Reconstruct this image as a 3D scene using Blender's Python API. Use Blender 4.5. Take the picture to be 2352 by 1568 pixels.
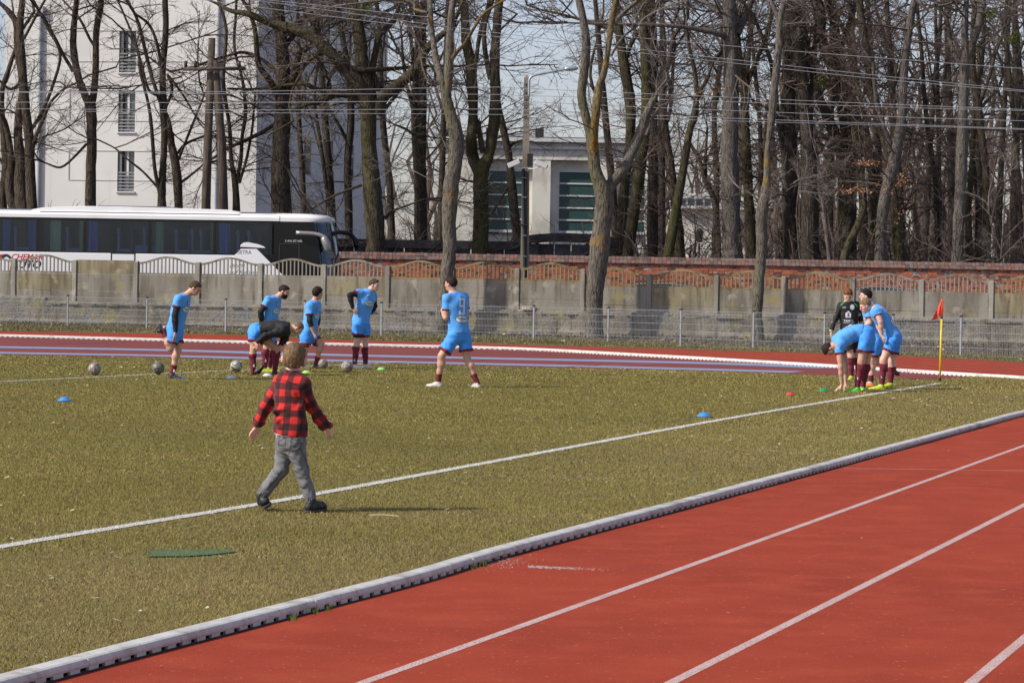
import bpy, math, random
import numpy as np
from mathutils import Vector, Matrix
from mathutils.bvhtree import BVHTree
for o in list(bpy.data.objects): bpy.data.objects.remove(o)
SC = bpy.context.scene
COL = SC.collection
# ---------------------------------------------------------------- camera
CAM_H, FPX = 1.70, 6500.0            # eye height in metres; focal length in units of a 2352 px wide frame
TILT, ROLL = math.atan(134/6500.0), math.radians(1.0)
_f0 = np.array([0, math.cos(TILT), -math.sin(TILT)]); _u0 = np.array([0, math.sin(TILT), math.cos(TILT)]); _r0 = np.array([1.0,0,0])
CR = _r0*math.cos(ROLL)+_u0*math.sin(ROLL); CU = _u0*math.cos(ROLL)-_r0*math.sin(ROLL); CF = _f0
cam = bpy.data.cameras.new('camera'); camo = bpy.data.objects.new('camera', cam); COL.objects.link(camo)
camo.matrix_world = Matrix(((CR[0],CU[0],-CF[0],0),(CR[1],CU[1],-CF[1],0),(CR[2],CU[2],-CF[2],CAM_H),(0,0,0,1)))
cam.lens = 36*FPX/2352; cam.sensor_width = 36; cam.clip_start = 0.5; cam.clip_end = 3000
SC.camera = camo
# ---------------------------------------------------------------- sky and sun
SUN_EL, SUN_AZ_DX, SUN_AZ_DY = math.radians(40), 0.90, 0.40   # light travels towards +x and a little away
w = bpy.data.worlds.new('World'); SC.world = w; w.use_nodes = True
nt = w.node_tree; nt.nodes.clear()
sky = nt.nodes.new('ShaderNodeTexSky'); sky.sky_type = 'NISHITA'; sky.sun_disc = False
sky.sun_elevation = SUN_EL; sky.sun_rotation = math.atan2(-SUN_AZ_DX, -SUN_AZ_DY)
sky.air_density = 1.0; sky.dust_density = 1.2; sky.ozone_density = 2.5
bg = nt.nodes.new('ShaderNodeBackground'); bg.inputs[1].default_value = 0.120
wo = nt.nodes.new('ShaderNodeOutputWorld')
tint = nt.nodes.new('ShaderNodeMix'); tint.data_type = 'RGBA'; tint.blend_type = 'MULTIPLY'; tint.inputs['Factor'].default_value = 1; tint.inputs[7].default_value = (1.04, .955, 1.02, 1)
hs = nt.nodes.new('ShaderNodeHueSaturation'); hs.inputs['Saturation'].default_value = .80; nt.links.new(sky.outputs[0], hs.inputs['Color']); nt.links.new(hs.outputs[0], tint.inputs[6]); nt.links.new(tint.outputs[2], bg.inputs[0]); nt.links.new(bg.outputs[0], wo.inputs[0])
sl = bpy.data.lights.new('sun', 'SUN'); sl.energy = 3.8; sl.angle = math.radians(1.6); sl.color = (1.0, 0.94, 0.83)
so = bpy.data.objects.new('sun', sl); COL.objects.link(so)
_n = math.hypot(SUN_AZ_DX, SUN_AZ_DY)
_d = Vector((SUN_AZ_DX/_n*math.cos(SUN_EL), SUN_AZ_DY/_n*math.cos(SUN_EL), -math.sin(SUN_EL)))
so.rotation_euler = _d.to_track_quat('-Z','Y').to_euler()
so.location = (-20, -10, 30)
SC.view_settings.view_transform = 'Standard'; SC.view_settings.look = 'None'
SC.view_settings.exposure = 0.25; SC.view_settings.gamma = 1.0; SC.view_settings.use_curve_mapping = False
SC.render.resolution_x, SC.render.resolution_y = 1024, 682
random.seed(7); RNG = np.random.default_rng(7)
# ---------------------------------------------------------------- survey helpers: photo measurement -> place
def ray(px, py): return CF*FPX + CR*(px-1176) - CU*(py-784)
def at(px, py, Y):
    d = ray(px, py); t = Y/d[1]; return np.array([d[0]*t, Y, CAM_H+d[2]*t])
def gp(px, py, z=0.0):
    d = ray(px, py); t = (z-CAM_H)/d[2]; return np.array([d[0]*t, d[1]*t, z])
def src(x, y): return x/1.7415, y/1.7415
def crop(ox, oy, s): return lambda x, y: ((ox+x/s)/1.7415, (oy+y/s)/1.7415)
def on(cr, x, y, Y):
    a, b = cr(x, y); return at(a, b, Y)
# ---------------------------------------------------------------- object helpers
def link(name, data, parent=None, loc=None):
    o = bpy.data.objects.new(name, data); COL.objects.link(o)
    if parent is not None: o.parent = parent
    if loc is not None: o.location = loc
    return o
def tag(o, label=None, cat=None, group=None, kind=None):
    if label: o['label'] = label
    if cat: o['category'] = cat
    if group: o['group'] = group
    if kind: o['kind'] = kind
    return o
def thing(name, label, cat, loc=(0,0,0), group=None):
    o = link(name, None, None, loc); o.empty_display_size = 0.1
    return tag(o, label, cat, group)
def npmesh(name, V, F, mats=None, smooth=False, mi=None):
    """V (n,3), F (m,3|4) arrays -> mesh"""
    V = np.asarray(V, dtype=np.float32).reshape(-1,3); F = np.asarray(F, dtype=np.int32)
    me = bpy.data.meshes.new(name)
    me.vertices.add(len(V)); me.vertices.foreach_set('co', V.ravel())
    k = F.shape[1]; m = len(F)
    me.loops.add(m*k); me.loops.foreach_set('vertex_index', F.ravel())
    me.polygons.add(m); me.polygons.foreach_set('loop_start', np.arange(0, m*k, k, dtype=np.int32))
    me.polygons.foreach_set('loop_total', np.full(m, k, dtype=np.int32))
    me.polygons.foreach_set('use_smooth', np.full(m, bool(smooth)))
    if mats is not None:
        for mm in (mats if isinstance(mats, (list, tuple)) else [mats]): me.materials.append(mm)
    if mi is not None: me.polygons.foreach_set('material_index', np.asarray(mi, dtype=np.int32))
    me.update(calc_edges=True); me.validate()
    return me
class MB:
    """collects boxes, tubes, rings and sheets into one mesh"""
    def __init__(s): s.V = []; s.F = []; s.n = 0; s.mi = []; s.cur = 0
    def add(s, V, F):
        V = [tuple(map(float, v)) for v in V]
        s.V += V; s.F += [tuple(int(i)+s.n for i in f) for f in F]; s.mi += [s.cur]*len(F); s.n += len(V); return s
    def box(s, c, h, ax=None):
        """centre, half sizes, optional axes"""
        c = np.array(c, float); A = np.eye(3) if ax is None else np.array(ax, float)
        P = [c + A[0]*h[0]*i + A[1]*h[1]*j + A[2]*h[2]*k for i in (-1,1) for j in (-1,1) for k in (-1,1)]
        return s.add(P, [(0,1,3,2),(4,6,7,5),(0,4,5,1),(2,3,7,6),(0,2,6,4),(1,5,7,3)])
    def tube(s, pts, r, n=8, cap=True):
        pts = [np.array(p, float) for p in pts]; m = len(pts); rr = r if hasattr(r, '__len__') else [r]*m
        V = []; prev = None
        for i, p in enumerate(pts):
            d = pts[min(i+1,m-1)]-pts[max(i-1,0)]; d = d/(np.linalg.norm(d)+1e-9)
            a = prev if prev is not None else (np.array([0,0,1.0]) if abs(d[2]) < .9 else np.array([1.0,0,0]))
            x = a - d*np.dot(a, d); x /= np.linalg.norm(x)+1e-9; prev = x; y = np.cross(d, x)
            for k in range(n):
                t = 2*math.pi*k/n; V.append(p + (x*math.cos(t)+y*math.sin(t))*rr[i])
        F = [(i*n+k, i*n+(k+1)%n, (i+1)*n+(k+1)%n, (i+1)*n+k) for i in range(m-1) for k in range(n)]
        if cap: F += [tuple(range(n))[::-1], tuple((m-1)*n+k for k in range(n))]
        return s.add(V, F)
    def lathe(s, prof, c=(0,0,0), n=24):
        V = [(c[0]+r*math.cos(2*math.pi*k/n), c[1]+r*math.sin(2*math.pi*k/n), c[2]+z) for r, z in prof for k in range(n)]
        F = [(i*n+k, i*n+(k+1)%n, (i+1)*n+(k+1)%n, (i+1)*n+k) for i in range(len(prof)-1) for k in range(n)]
        return s.add(V, F)
    def prism(s, poly, ext):
        """closed polygon of 3D points swept by ext"""
        n = len(poly); e = np.array(ext, float); P = [np.array(p, float) for p in poly]
        return s.add(P+[p+e for p in P], [tuple(range(n))[::-1], tuple(range(n, 2*n))]+[(i,(i+1)%n,n+(i+1)%n,n+i) for i in range(n)])
    def strip(s, A, B):
        """sheet between two polylines"""
        n = len(A); return s.add(list(A)+list(B), [(i, i+1, n+i+1, n+i) for i in range(n-1)])
    def mesh(s, name, mats, smooth=False):
        me = bpy.data.meshes.new(name); me.from_pydata(s.V, [], s.F)
        for mm in (mats if isinstance(mats, (list, tuple)) else [mats]): me.materials.append(mm)
        me.polygons.foreach_set('material_index', s.mi)
        me.polygons.foreach_set('use_smooth', [bool(smooth)]*len(me.polygons)); me.update(); return me
    def build(s, name, mats, parent=None, smooth=False, loc=None):
        o = link(name, s.mesh(name, mats, smooth), parent)
        if loc is not None: o.location = loc
        return o
def bevel(o, wd=0.01, seg=2):
    m = o.modifiers.new('bevel', 'BEVEL'); m.width = wd; m.segments = seg; m.limit_method = 'ANGLE'; return o
# ---------------------------------------------------------------- materials
def S(r, g, b):
    f = lambda c: (c/255/12.92) if c/255 <= .04045 else ((c/255+.055)/1.055)**2.4
    return (f(r), f(g), f(b), 1)
def newmat(name):
    m = bpy.data.materials.new(name); m.use_nodes = True; nt = m.node_tree
    b = nt.nodes['Principled BSDF']; return m, nt, b
def N(nt, typ, **kw):
    n = nt.nodes.new(typ)
    for k, v in kw.items():
        if k.startswith('i_'):
            key = k[2:]; key = int(key) if key.isdigit() else key.replace('_', ' '); n.inputs[key].default_value = v
        else: setattr(n, k, v)
    return n
def noise_ramp(nt, co, scale, p0, p1, detail=4, rough=.55, vec_scale=None):
    src_ = co
    if vec_scale:
        mp = N(nt, 'ShaderNodeMapping'); mp.inputs['Scale'].default_value = vec_scale; nt.links.new(co, mp.inputs['Vector']); src_ = mp.outputs[0]
    n = N(nt, 'ShaderNodeTexNoise'); n.inputs['Scale'].default_value = scale; n.inputs['Detail'].default_value = detail; n.inputs['Roughness'].default_value = rough
    nt.links.new(src_, n.inputs['Vector'])
    mr = N(nt, 'ShaderNodeMapRange'); mr.inputs['From Min'].default_value = p0; mr.inputs['From Max'].default_value = p1
    nt.links.new(n.outputs['Fac'], mr.inputs['Value']); return mr.outputs['Result'], n.outputs['Fac']
def mixc(nt, fac, a, b):
    m = N(nt, 'ShaderNodeMix', data_type='RGBA')
    for s, v in ((m.inputs['Factor'], fac), (m.inputs[6], a), (m.inputs[7], b)):
        if isinstance(v, (int, float)): s.default_value = v
        elif isinstance(v, tuple): s.default_value = v
        else: nt.links.new(v, s)
    return m.outputs[2]
def mat(name, base, layers=(), rough=.8, bump=None, metal=0, spec=None, coord='Object', sheen=0):
    """layers: (colour, scale, lo, hi[, stretch]) mixed over the base by noise; bump: (scale, strength, distance[, stretch])"""
    m, nt, b = newmat(name)
    tc = N(nt, 'ShaderNodeTexCoord'); co = tc.outputs[coord]
    if coord == 'World':
        pass
    c = base
    for L in layers:
        f, _ = noise_ramp(nt, co, L[1], L[2], L[3], vec_scale=L[4] if len(L) > 4 else None)
        c = mixc(nt, f, c, L[0])
    if isinstance(c, tuple): b.inputs['Base Color'].default_value = c
    else: nt.links.new(c, b.inputs['Base Color'])
    b.inputs['Roughness'].default_value = rough; b.inputs['Metallic'].default_value = metal
    if spec is not None: b.inputs['Specular IOR Level'].default_value = spec
    if sheen: b.inputs['Sheen Weight'].default_value = sheen
    if bump:
        _, f = noise_ramp(nt, co, bump[0], 0, 1, detail=6, vec_scale=bump[3] if len(bump) > 3 else None)
        bp = N(nt, 'ShaderNodeBump'); bp.inputs['Strength'].default_value = bump[1]; bp.inputs['Distance'].default_value = bump[2]
        nt.links.new(f, bp.inputs['Height']); nt.links.new(bp.outputs[0], b.inputs['Normal'])
    return m
def catmull(P, n):
    P = [np.array(p, float) for p in P]; P = [2*P[0]-P[1]]+P+[2*P[-1]-P[-2]]; out = []
    for i in range(1, len(P)-2):
        for t in np.linspace(0, 1, n, endpoint=False):
            a, b_, c, d = P[i-1:i+3]
            out.append(.5*((2*b_)+(-a+c)*t+(2*a-5*b_+4*c-d)*t*t+(-a+3*b_-3*c+d)*t**3))
    out.append(P[-2]); return out
# ---------------------------------------------------------------- lettering cache (built first while the scene is empty)
_TX = {}
def text_mesh(body, size=1.0, shear=0.0, bold=0.0):
    key = (body, shear, bold)
    if key not in _TX:
        cu = bpy.data.curves.new('lettering', 'FONT'); cu.body = body; cu.align_x = 'CENTER'; cu.align_y = 'CENTER'; cu.shear = shear; cu.offset = bold
        cu.resolution_u = 3
        o = bpy.data.objects.new('lettering', cu); COL.objects.link(o); bpy.context.view_layer.update()
        me = bpy.data.meshes.new_from_object(o.evaluated_get(bpy.context.evaluated_depsgraph_get()))
        _TX[key] = (np.array([v.co[:2] for v in me.vertices]), [tuple(p.vertices) for p in me.polygons])
        bpy.data.objects.remove(o); bpy.data.meshes.remove(me)
    V, F = _TX[key]; return V*size, F
for _t in (('9',0,.03), ('TAMOL',0,.02), ('ROZDZIELNICE',0,.01), ('SETRA',0,.02), ('S 416 GT-HD',0,0), ('CHEMAR',.3,.02), ('AUTO',.3,.03), ('Hum',.5,0), ('auf Reisen',.5,0), ('TRANSPORT',0,0), ('Technno',0,.02), ('Fenix',0,0), ('R',0,.03), ('1',0,.03)):
    text_mesh(_t[0], 1, _t[1], _t[2])
def text_part(parent, name, body, c, xa, ya, size, m, shear=0, bold=0, off=0.0):
    """flat lettering laid on a flat surface"""
    V, F = text_mesh(body, size, shear, bold); c = np.array(c, float); xa = np.array(xa, float); ya = np.array(ya, float)
    nrm = np.cross(xa, ya); P = [c+xa*v[0]+ya*v[1]+nrm*off for v in V]
    return MB().add(P, F).build(name, m, parent)
def setp(o, root):
    """o was modelled in world coordinates: undo the root's offset (a sub-part's parent already sits at the origin)"""
    o.matrix_parent_inverse = Matrix.Translation(root.location).inverted() if o.parent is root else Matrix.Identity(4)
    return o
# ================================================================ GROUND, TRACK, PITCH
# track surface: red granulate
def track_material():
    m, nt, b = newmat('red track granulate'); tc = N(nt, 'ShaderNodeTexCoord'); co = tc.outputs['Object']
    f1, _ = noise_ramp(nt, co, .35, .35, .68); f2, _ = noise_ramp(nt, co, 2.2, .45, .75, detail=6); f3, _ = noise_ramp(nt, co, 170, .60, .72, detail=2)
    f4, _ = noise_ramp(nt, co, 190, .28, .45, detail=2); f5, _ = noise_ramp(nt, co, 55, .70, .76, detail=2)
    c = mixc(nt, f1, (.325, .050, .025, 1), (.265, .041, .021, 1))
    c = mixc(nt, f2, c, (.375, .063, .032, 1))
    f6, _ = noise_ramp(nt, co, 34, .30, .46, detail=4, rough=.7); f7, _ = noise_ramp(nt, co, 1.1, .56, .72, detail=7, rough=.65, vec_scale=(1,.3,1)); f8, _ = noise_ramp(nt, co, 26, .66, .70, detail=3)
    c = mixc(nt, f6, mixc(nt, .30, c, (.13, .022, .014, 1)), c); c = mixc(nt, f7, c, mixc(nt, .35, c, (.20, .05, .03, 1))); c = mixc(nt, f8, c, (.50, .17, .10, 1))
    c = mixc(nt, f4, (.17, .026, .017, 1), c)
    c = mixc(nt, f3, c, (.46, .12, .07, 1))
    c = mixc(nt, f5, c, (.42, .17, .12, 1))
    nt.links.new(c, b.inputs['Base Color']); b.inputs['Roughness'].default_value = .95; b.inputs['Specular IOR Level'].default_value = .08
    _, g = noise_ramp(nt, co, 220, 0, 1, detail=3); bp = N(nt, 'ShaderNodeBump'); bp.inputs['Strength'].default_value = .6; bp.inputs['Distance'].default_value = .004
    nt.links.new(g, bp.inputs['Height']); nt.links.new(bp.outputs[0], b.inputs['Normal']); return m
M_track = track_material()
M_track_old = mat('worn dark red track granulate', (.19, .026, .018, 1), [((.145,.022,.018,1), .5, .4, .65), ((.26,.05,.035,1), 60, .6, .75)], rough=.9, bump=(150,.4,.004))
def worn_paint(name, col, under, thr=.38):
    m, nt, b = newmat(name); tc = N(nt, 'ShaderNodeTexCoord'); co = tc.outputs['Object']
    f, _ = noise_ramp(nt, co, 130, thr, thr+.12, detail=3); f2, _ = noise_ramp(nt, co, 3.0, .25, .6, detail=4)
    c = mixc(nt, f, under, col); c = mixc(nt, f2, mixc(nt, .35, c, under), c)
    nt.links.new(c, b.inputs['Base Color']); b.inputs['Roughness'].default_value = .85; return m
M_lane = worn_paint('worn white lane paint', (.58,.51,.48,1), (.33,.06,.035,1), .41)
M_lane_far = worn_paint('faint lane paint', (.50,.30,.26,1), (.30,.05,.03,1), .42)
M_blue = worn_paint('faded blue lane paint', (.205,.265,.40,1), (.22,.10,.10,1), .22)
U18 = np.array([math.sin(math.radians(18)), math.cos(math.radians(18)), 0]); N18 = np.array([U18[1], -U18[0], 0])
def along(p, t): return np.array(p)+U18*t
# inner kerb, traced on the ground: near straight, then round the bend and back along the far end
K0 = gp(500, 1449)
nd = -5.40
near_line = [N18*n_+U18*t for t, n_ in ((-4,-5.46),(4,-5.45),(10.6,-5.462),(12.8,-5.425),(15.0,-5.385),(16.7,-5.432),(20.1,-5.395),(26.4,-5.356),(34.0,-5.33),(38.5,-5.31))]
far_kerb = [gp(x, y) for x, y in ((2352,872),(2240,865.5),(2130,858.5),(1900,843.5),(1700,831.5),(1450,817.5),(1200,804.5),(900,796.5),(600,789.5),(300,781.5),(0,773.5),(-300,766.5))]
bend = [N18*-5.26+U18*42.5, np.array([9.35, 47.2, 0]), np.array([10.55, 51.6, 0])]
kerb_path = catmull(near_line+bend+far_kerb, 8)
far_verge = [gp(x, y) for x, y in ((-300,753),(0,760.5),(512,768),(746,779),(1150,790),(1550,801),(1858,810),(2120,819),(2352,832),(2600,848))]
ROUND_RIGHT = [np.array([26, 62, 0.]), np.array([30, 50, 0.]), np.array([26, 36, 0.]), N18*(nd+11)+U18*28, N18*(nd+11)+U18*-6]
def fan(name, poly, z, m, kind='structure'):
    P = [(p[0], p[1], z) for p in poly]; o = MB().add(P, [tuple(range(len(P)))]).build(name, m); 
    import bmesh
    bm = bmesh.new(); bm.from_mesh(o.data); bmesh.ops.triangulate(bm, faces=bm.faces[:]); 
    bmesh.ops.recalc_face_normals(bm, faces=bm.faces[:]); bm.to_mesh(o.data); bm.free()
    if o.data.polygons[0].normal.z < 0: o.data.flip_normals()
    return tag(o, kind=kind)
M_soil = mat('bare earth with old leaves', (.085,.062,.042,1), [((.05,.036,.026,1), 3, .4, .6), ((.15,.115,.075,1), 14, .52, .7)], bump=(9,.8,.03))
# one big sheet to the horizon
g = MB(); g.add([(-1500,-60,-.03),(1500,-60,-.03),(1500,2500,-.03),(-1500,2500,-.03)], [(0,1,2,3)])
tag(g.build('ground', M_soil), kind='structure')
outer = [N18*(nd-.4)+U18*-6] + [np.array([-40,-2,0.]), np.array([-40, 81, 0.])] + far_verge + ROUND_RIGHT
fan('running_track', outer, 0.0, M_track)
# the dark red area between the far kerb and the pitch, with its blue lines
grass_far = [gp(x, y) for x, y in ((-300,807),(0,815.5),(512,827),(920,836.5),(1148,843),(1550,852),(1837,861.5),(2050,869),(2150,872.5))]
d_area = [p for p in grass_far] + far_kerb[1:]
fan('worn_track_area', d_area, .004, M_track_old)
def ribbon(name, P, wd, z, m, kind='structure'):
    P = [np.array([p[0], p[1], z]) for p in P]; A = []; B = []
    for i, p in enumerate(P):
        d = P[min(i+1, len(P)-1)]-P[max(i-1, 0)]; d /= np.linalg.norm(d); n = np.array([-d[1], d[0], 0])*wd/2
        A.append(p-n); B.append(p+n)
    return tag(MB().strip(A, B).build(name, m), kind=kind)
b1 = [gp(x, y) for x, y in ((-300,790),(0,797.5),(375,804.5),(746,815),(1150,824),(1550,832.5),(1750,838.5),(1924,845))]
b2 = [gp(x, y) for x, y in ((-300,803),(0,810.5),(375,817.5),(746,828),(1150,837),(1550,847),(1829,855))]
ribbon('blue_lane_line', catmull(b1, 6), 1.7, .008, M_blue); ribbon('blue_lane_line', catmull(b2, 6), 1.35, .008, M_blue)
ribbon('thin_track_line', [gp(1290, 843.5), gp(1500, 836.5), gp(1745, 832)][:2], .10, .012, M_lane_far)
# near lane lines: three run out of the picture, parallel to the kerb
for k, dx in enumerate((1.133, 2.332, 3.530, 4.73, 5.93)):
    L = [N18*(nd+dx)+U18*t for t in np.linspace(-4, 38, 40)] + catmull([N18*(nd+dx)+U18*41.5, np.array([9.35,47.2,0])+np.array([dx*.95,-.1*dx,0]), np.array([10.55,51.6,0])+np.array([dx,.25*dx,0])], 5)[1:]
    ribbon('lane_line', L, .055, .0012, M_lane)
ribbon('cross_line', [gp(1790+148, 1075.5), gp(2500, 1083)], .028, .0022, M_lane)
ribbon('cross_line', [gp(2215, 1017), gp(2600, 1019)], .020, .0022, M_lane_far)
# lane lines of the far bend
for k in range(1, 6):
    Lr = []
    for i, (x, y) in enumerate(((2600,887),(2352,872),(2240,865.5),(2130,858.5),(1900,843.5),(1700,831.5),(1450,817.5),(1200,804.5),(900,796.5))):
        p = gp(x, y); q = gp(x, np.interp(x, [-300,0,512,746,1150,1550,1858,2120,2352,2600], [753,760.5,768,779,790,801,810,819,832,848])); Lr.append(p+(q-p)*k/6.0)
    ribbon('far_lane_line', catmull(Lr, 4), .07, .006, M_lane_far)
# grass strip beyond the far track (reaches the old wall)
soil_front = [(-34, 94.2), (-20, 95.5), (-8, 92.4), (-1.5, 89.8), (3.0, 86.0), (9.0, 80.5), (14.0, 76.0), (19, 70.5), (24, 66)]
soil2 = np.array(soil_front+[(30, 92), (-34, 104)])
M_verge = mat('dry verge grass', (.135,.112,.048,1), [((.075,.07,.026,1), 2.2, .45, .62), ((.22,.17,.09,1), 9, .5, .68), ((.06,.045,.03,1), 1.1, .56, .68)], bump=(30,.8,.03))
vp = [gp(x, y+.5) for x, y in ((-300,753),(0,760.5),(512,768),(746,779),(1150,790),(1550,801),(1858,810),(2120,819),(2352,832),(2600,848))]
fan('grass_verge', vp + [np.array([30, 92, 0.]), np.array([-34, 99, 0.])], .003, M_verge)
M_mould = mat('dark leaf mould', (.085,.060,.042,1), [((.045,.033,.025,1), 1.6, .42, .6), ((.17,.125,.08,1), 7, .52, .68), ((.12,.11,.045,1), .9, .55, .7)], bump=(12,1,.06))
fan('soil_strip', [np.array([a, b_, 0.]) for a, b_ in soil_front]+[np.array([30, 91, 0.]), np.array([-34, 99, 0.])], .010, M_mould)
# pitch
def grass_ground():
    m, nt, b = newmat('short worn pitch grass'); tc = N(nt, 'ShaderNodeTexCoord'); co = tc.outputs['Object']
    f1, _ = noise_ramp(nt, co, .22, .38, .62, detail=5); f2, _ = noise_ramp(nt, co, 1.3, .48, .70, detail=6); f3, _ = noise_ramp(nt, co, 38, .42, .66, detail=4)
    f4, _ = noise_ramp(nt, co, 75, .35, .52, detail=3)
    # strip outside the touch line is drier
    sx = N(nt, 'ShaderNodeVectorMath', operation='DOT_PRODUCT'); sx.inputs[1].default_value = tuple(N18); nt.links.new(co, sx.inputs[0])
    mr = N(nt, 'ShaderNodeMapRange'); mr.inputs['From Min'].default_value = nd-4.2; mr.inputs['From Max'].default_value = nd-1.6; nt.links.new(sx.outputs['Value'], mr.inputs['Value'])
    g1 = mixc(nt, f1, (.215,.178,.046,1), (.178,.152,.039,1))
    g1 = mixc(nt, mr.outputs[0], g1, (.250,.200,.070,1))
    mul = N(nt, 'ShaderNodeMath', operation='MULTIPLY'); nt.links.new(f2, mul.inputs[0]); mul.inputs[1].default_value = .55
    c = mixc(nt, mul.outputs[0], g1, (.175,.128,.058,1))
    c = mixc(nt, f4, (.085,.078,.022,1), c)
    mul2 = N(nt, 'ShaderNodeMath', operation='MULTIPLY'); nt.links.new(f3, mul2.inputs[0]); mul2.inputs[1].default_value = .45
    c = mixc(nt, mul2.outputs[0], c, (.23,.20,.075,1))
    nt.links.new(c, b.inputs['Base Color']); b.inputs['Roughness'].default_value = .95; b.inputs['Specular IOR Level'].default_value = .15
    _, g_ = noise_ramp(nt, co, 60, 0, 1, detail=5); bp = N(nt, 'ShaderNodeBump'); bp.inputs['Strength'].default_value = .9; bp.inputs['Distance'].default_value = .03
    nt.links.new(g_, bp.inputs['Height']); nt.links.new(bp.outputs[0], b.inputs['Normal']); return m
M_grass = grass_ground()
pitch_poly = [p-N18*.05 for p in near_line] + catmull(bend, 6)[1:] + catmull([bend[-1], far_kerb[0], far_kerb[1], gp(2190,862+8)], 5)[1:] + [p for p in grass_far[::-1]] + [np.array([-40, 78, 0.]), np.array([-40,-6,0.])]
fan('pitch', pitch_poly, .014, M_grass)
# pitch lines: end points measured on the ground
TL0, TL1 = gp(0, 1252, .022), gp(2159, 879.5, .022); TL0[2] = TL1[2] = 0; TLP = [N18*n_+U18*t for t, n_ in ((2,-8.44),(9,-8.42),(15.64,-8.386),(19.3,-8.31),(20.9,-8.315),(27,-8.415),(34.2,-8.53),(42,-8.54),(48.8,-8.49))]+[TL1]; TLP = catmull(TLP, 6)
tdir = (TL1-TL0)/np.linalg.norm(TL1-TL0); TLa = TL0-tdir*9
GLdir = gp(0, 821)-TL1; GLdir /= np.linalg.norm(GLdir)
B0, B1 = gp(0, 870.2, .022), gp(545, 842.3, .022); B0[2] = B1[2] = 0; bdir = (B1-B0)/np.linalg.norm(B1-B0)
LINES = [(TLa, TL1, .125, 1.0, .03), (TL1, TL1+GLdir*30, .10, .42, .03), (B0-bdir*20, gp(930, 832.5), .11, .75, .03)]
M_line_grass = mat('white line marking on grass', (.60,.59,.54,1), [((.20,.18,.07,1), 45, .50, .62), ((.75,.74,.70,1), 90, .5, .7)], rough=.9, bump=(60,.8,.02))
M_line_grass2 = mat('faded line marking on grass', (.32,.30,.20,1), [((.14,.12,.04,1), 25, .42, .56), ((.42,.40,.32,1), 70, .5, .7)], rough=.9, bump=(60,.8,.02))
for i, (a, b_, wd, st, _) in enumerate(LINES):
    n = 140; P = [a+(b_-a)*t for t in np.linspace(0, 1, n)] if i else TLP
    o = ribbon('touch_line' if i == 0 else ('goal_line' if i == 1 else 'box_line'), P, wd*.92, .019 if i != 1 else .0235, M_line_grass if i != 1 else M_line_grass2)
# patch of unlike darker turf
M_patch = mat('dark green repaired turf', (.10,.16,.06,1), [((.13,.18,.07,1), 40, .5, .6)], rough=.95, bump=(70,1,.03))
pc = gp(425, 1277); pr = []
for k in range(28):
    a = 2*math.pi*k/28; rx = .85*(.25+.07*math.sin(3*a)+.02*random.random()); ry = .30*(1+.25*math.sin(2*a+1))
    pr.append(pc + np.array([math.cos(a)*rx*1.0+.1*math.sin(a), math.sin(a)*ry, 0]))
fan('dark_turf_patch', pr, .0225, M_patch)
# ---------------------------------------------------------------- blades (nobody could count them)
poly2 = np.array([[p[0], p[1]] for p in pitch_poly])
def inside(P, poly):
    x, y = P[:,0], P[:,1]; c = np.zeros(len(P), bool); n = len(poly); j = n-1
    for i in range(n):
        xi, yi = poly[i]; xj, yj = poly[j]
        m = ((yi > y) != (yj > y)) & (x < (xj-xi)*(y-yi)/(yj-yi+1e-12)+xi); c ^= m; j = i
    return c
def dseg(P, a, b_):
    a = a[:2]; b_ = b_[:2]; d = b_-a; t = np.clip(((P-a)@d)/(d@d), 0, 1); return np.linalg.norm(P-(a+t[:,None]*d), axis=1)
def blade_mesh(name, bands, keep, tint, mt, z0=.014):
    allV = []; allT = []
    for (za, zb, dens, hh, ww) in bands:
        area = (.19*(za+zb)*2/2+3.0)*(zb-za); n = int(dens*area)
        Y = RNG.uniform(za, zb, n); X = RNG.uniform(-1, 1, n)*(.19*Y+1.5); P = np.stack([X, Y], 1); k = keep(P); P = P[k]; n = len(P)
        h = hh*RNG.uniform(.5, 1.25, n); a = RNG.uniform(0, 2*math.pi, n); la = RNG.uniform(0, 2*math.pi, n); le = RNG.uniform(0, 1.3, n)*h; wd = ww*RNG.uniform(.6, 1.3, n)
        base = np.stack([P[:,0], P[:,1], np.full(n, z0)], 1); s = np.stack([np.cos(a)*wd/2, np.sin(a)*wd/2, np.zeros(n)], 1)
        tip = base+np.stack([np.cos(la)*le, np.sin(la)*le, h], 1)
        allV.append(np.stack([base-s, base+s, tip], 1)); T = tint(P); allT.append(T)
    V = np.concatenate(allV).reshape(-1, 3); T = np.concatenate(allT); F = np.arange(len(V)).reshape(-1, 3)
    me = npmesh(name, V, F, mt); ca = me.color_attributes.new('tint', 'FLOAT_COLOR', 'POINT')
    ca.data.foreach_set('color', np.repeat(np.concatenate([T, np.ones((len(T),1))], 1), 3, axis=0).astype(np.float32).ravel())
    return tag(link(name, me), kind='stuff')
def M_attr(name, rough=.8, trans=0):
    m, nt, b = newmat(name); a = N(nt, 'ShaderNodeAttribute', attribute_name='tint'); nt.links.new(a.outputs['Color'], b.inputs['Base Color'])
    b.inputs['Roughness'].default_value = rough; b.inputs['Specular IOR Level'].default_value = .2; return m
M_blade = M_attr('grass blades')
def lump(P, s, seed):
    r = np.random.default_rng(seed); v = np.zeros(len(P))
    for _ in range(7):
        k = r.normal(size=2)*s; v += np.sin(P@k + r.uniform(0, 6.28))
    return v/7**.5/1.4
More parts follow.
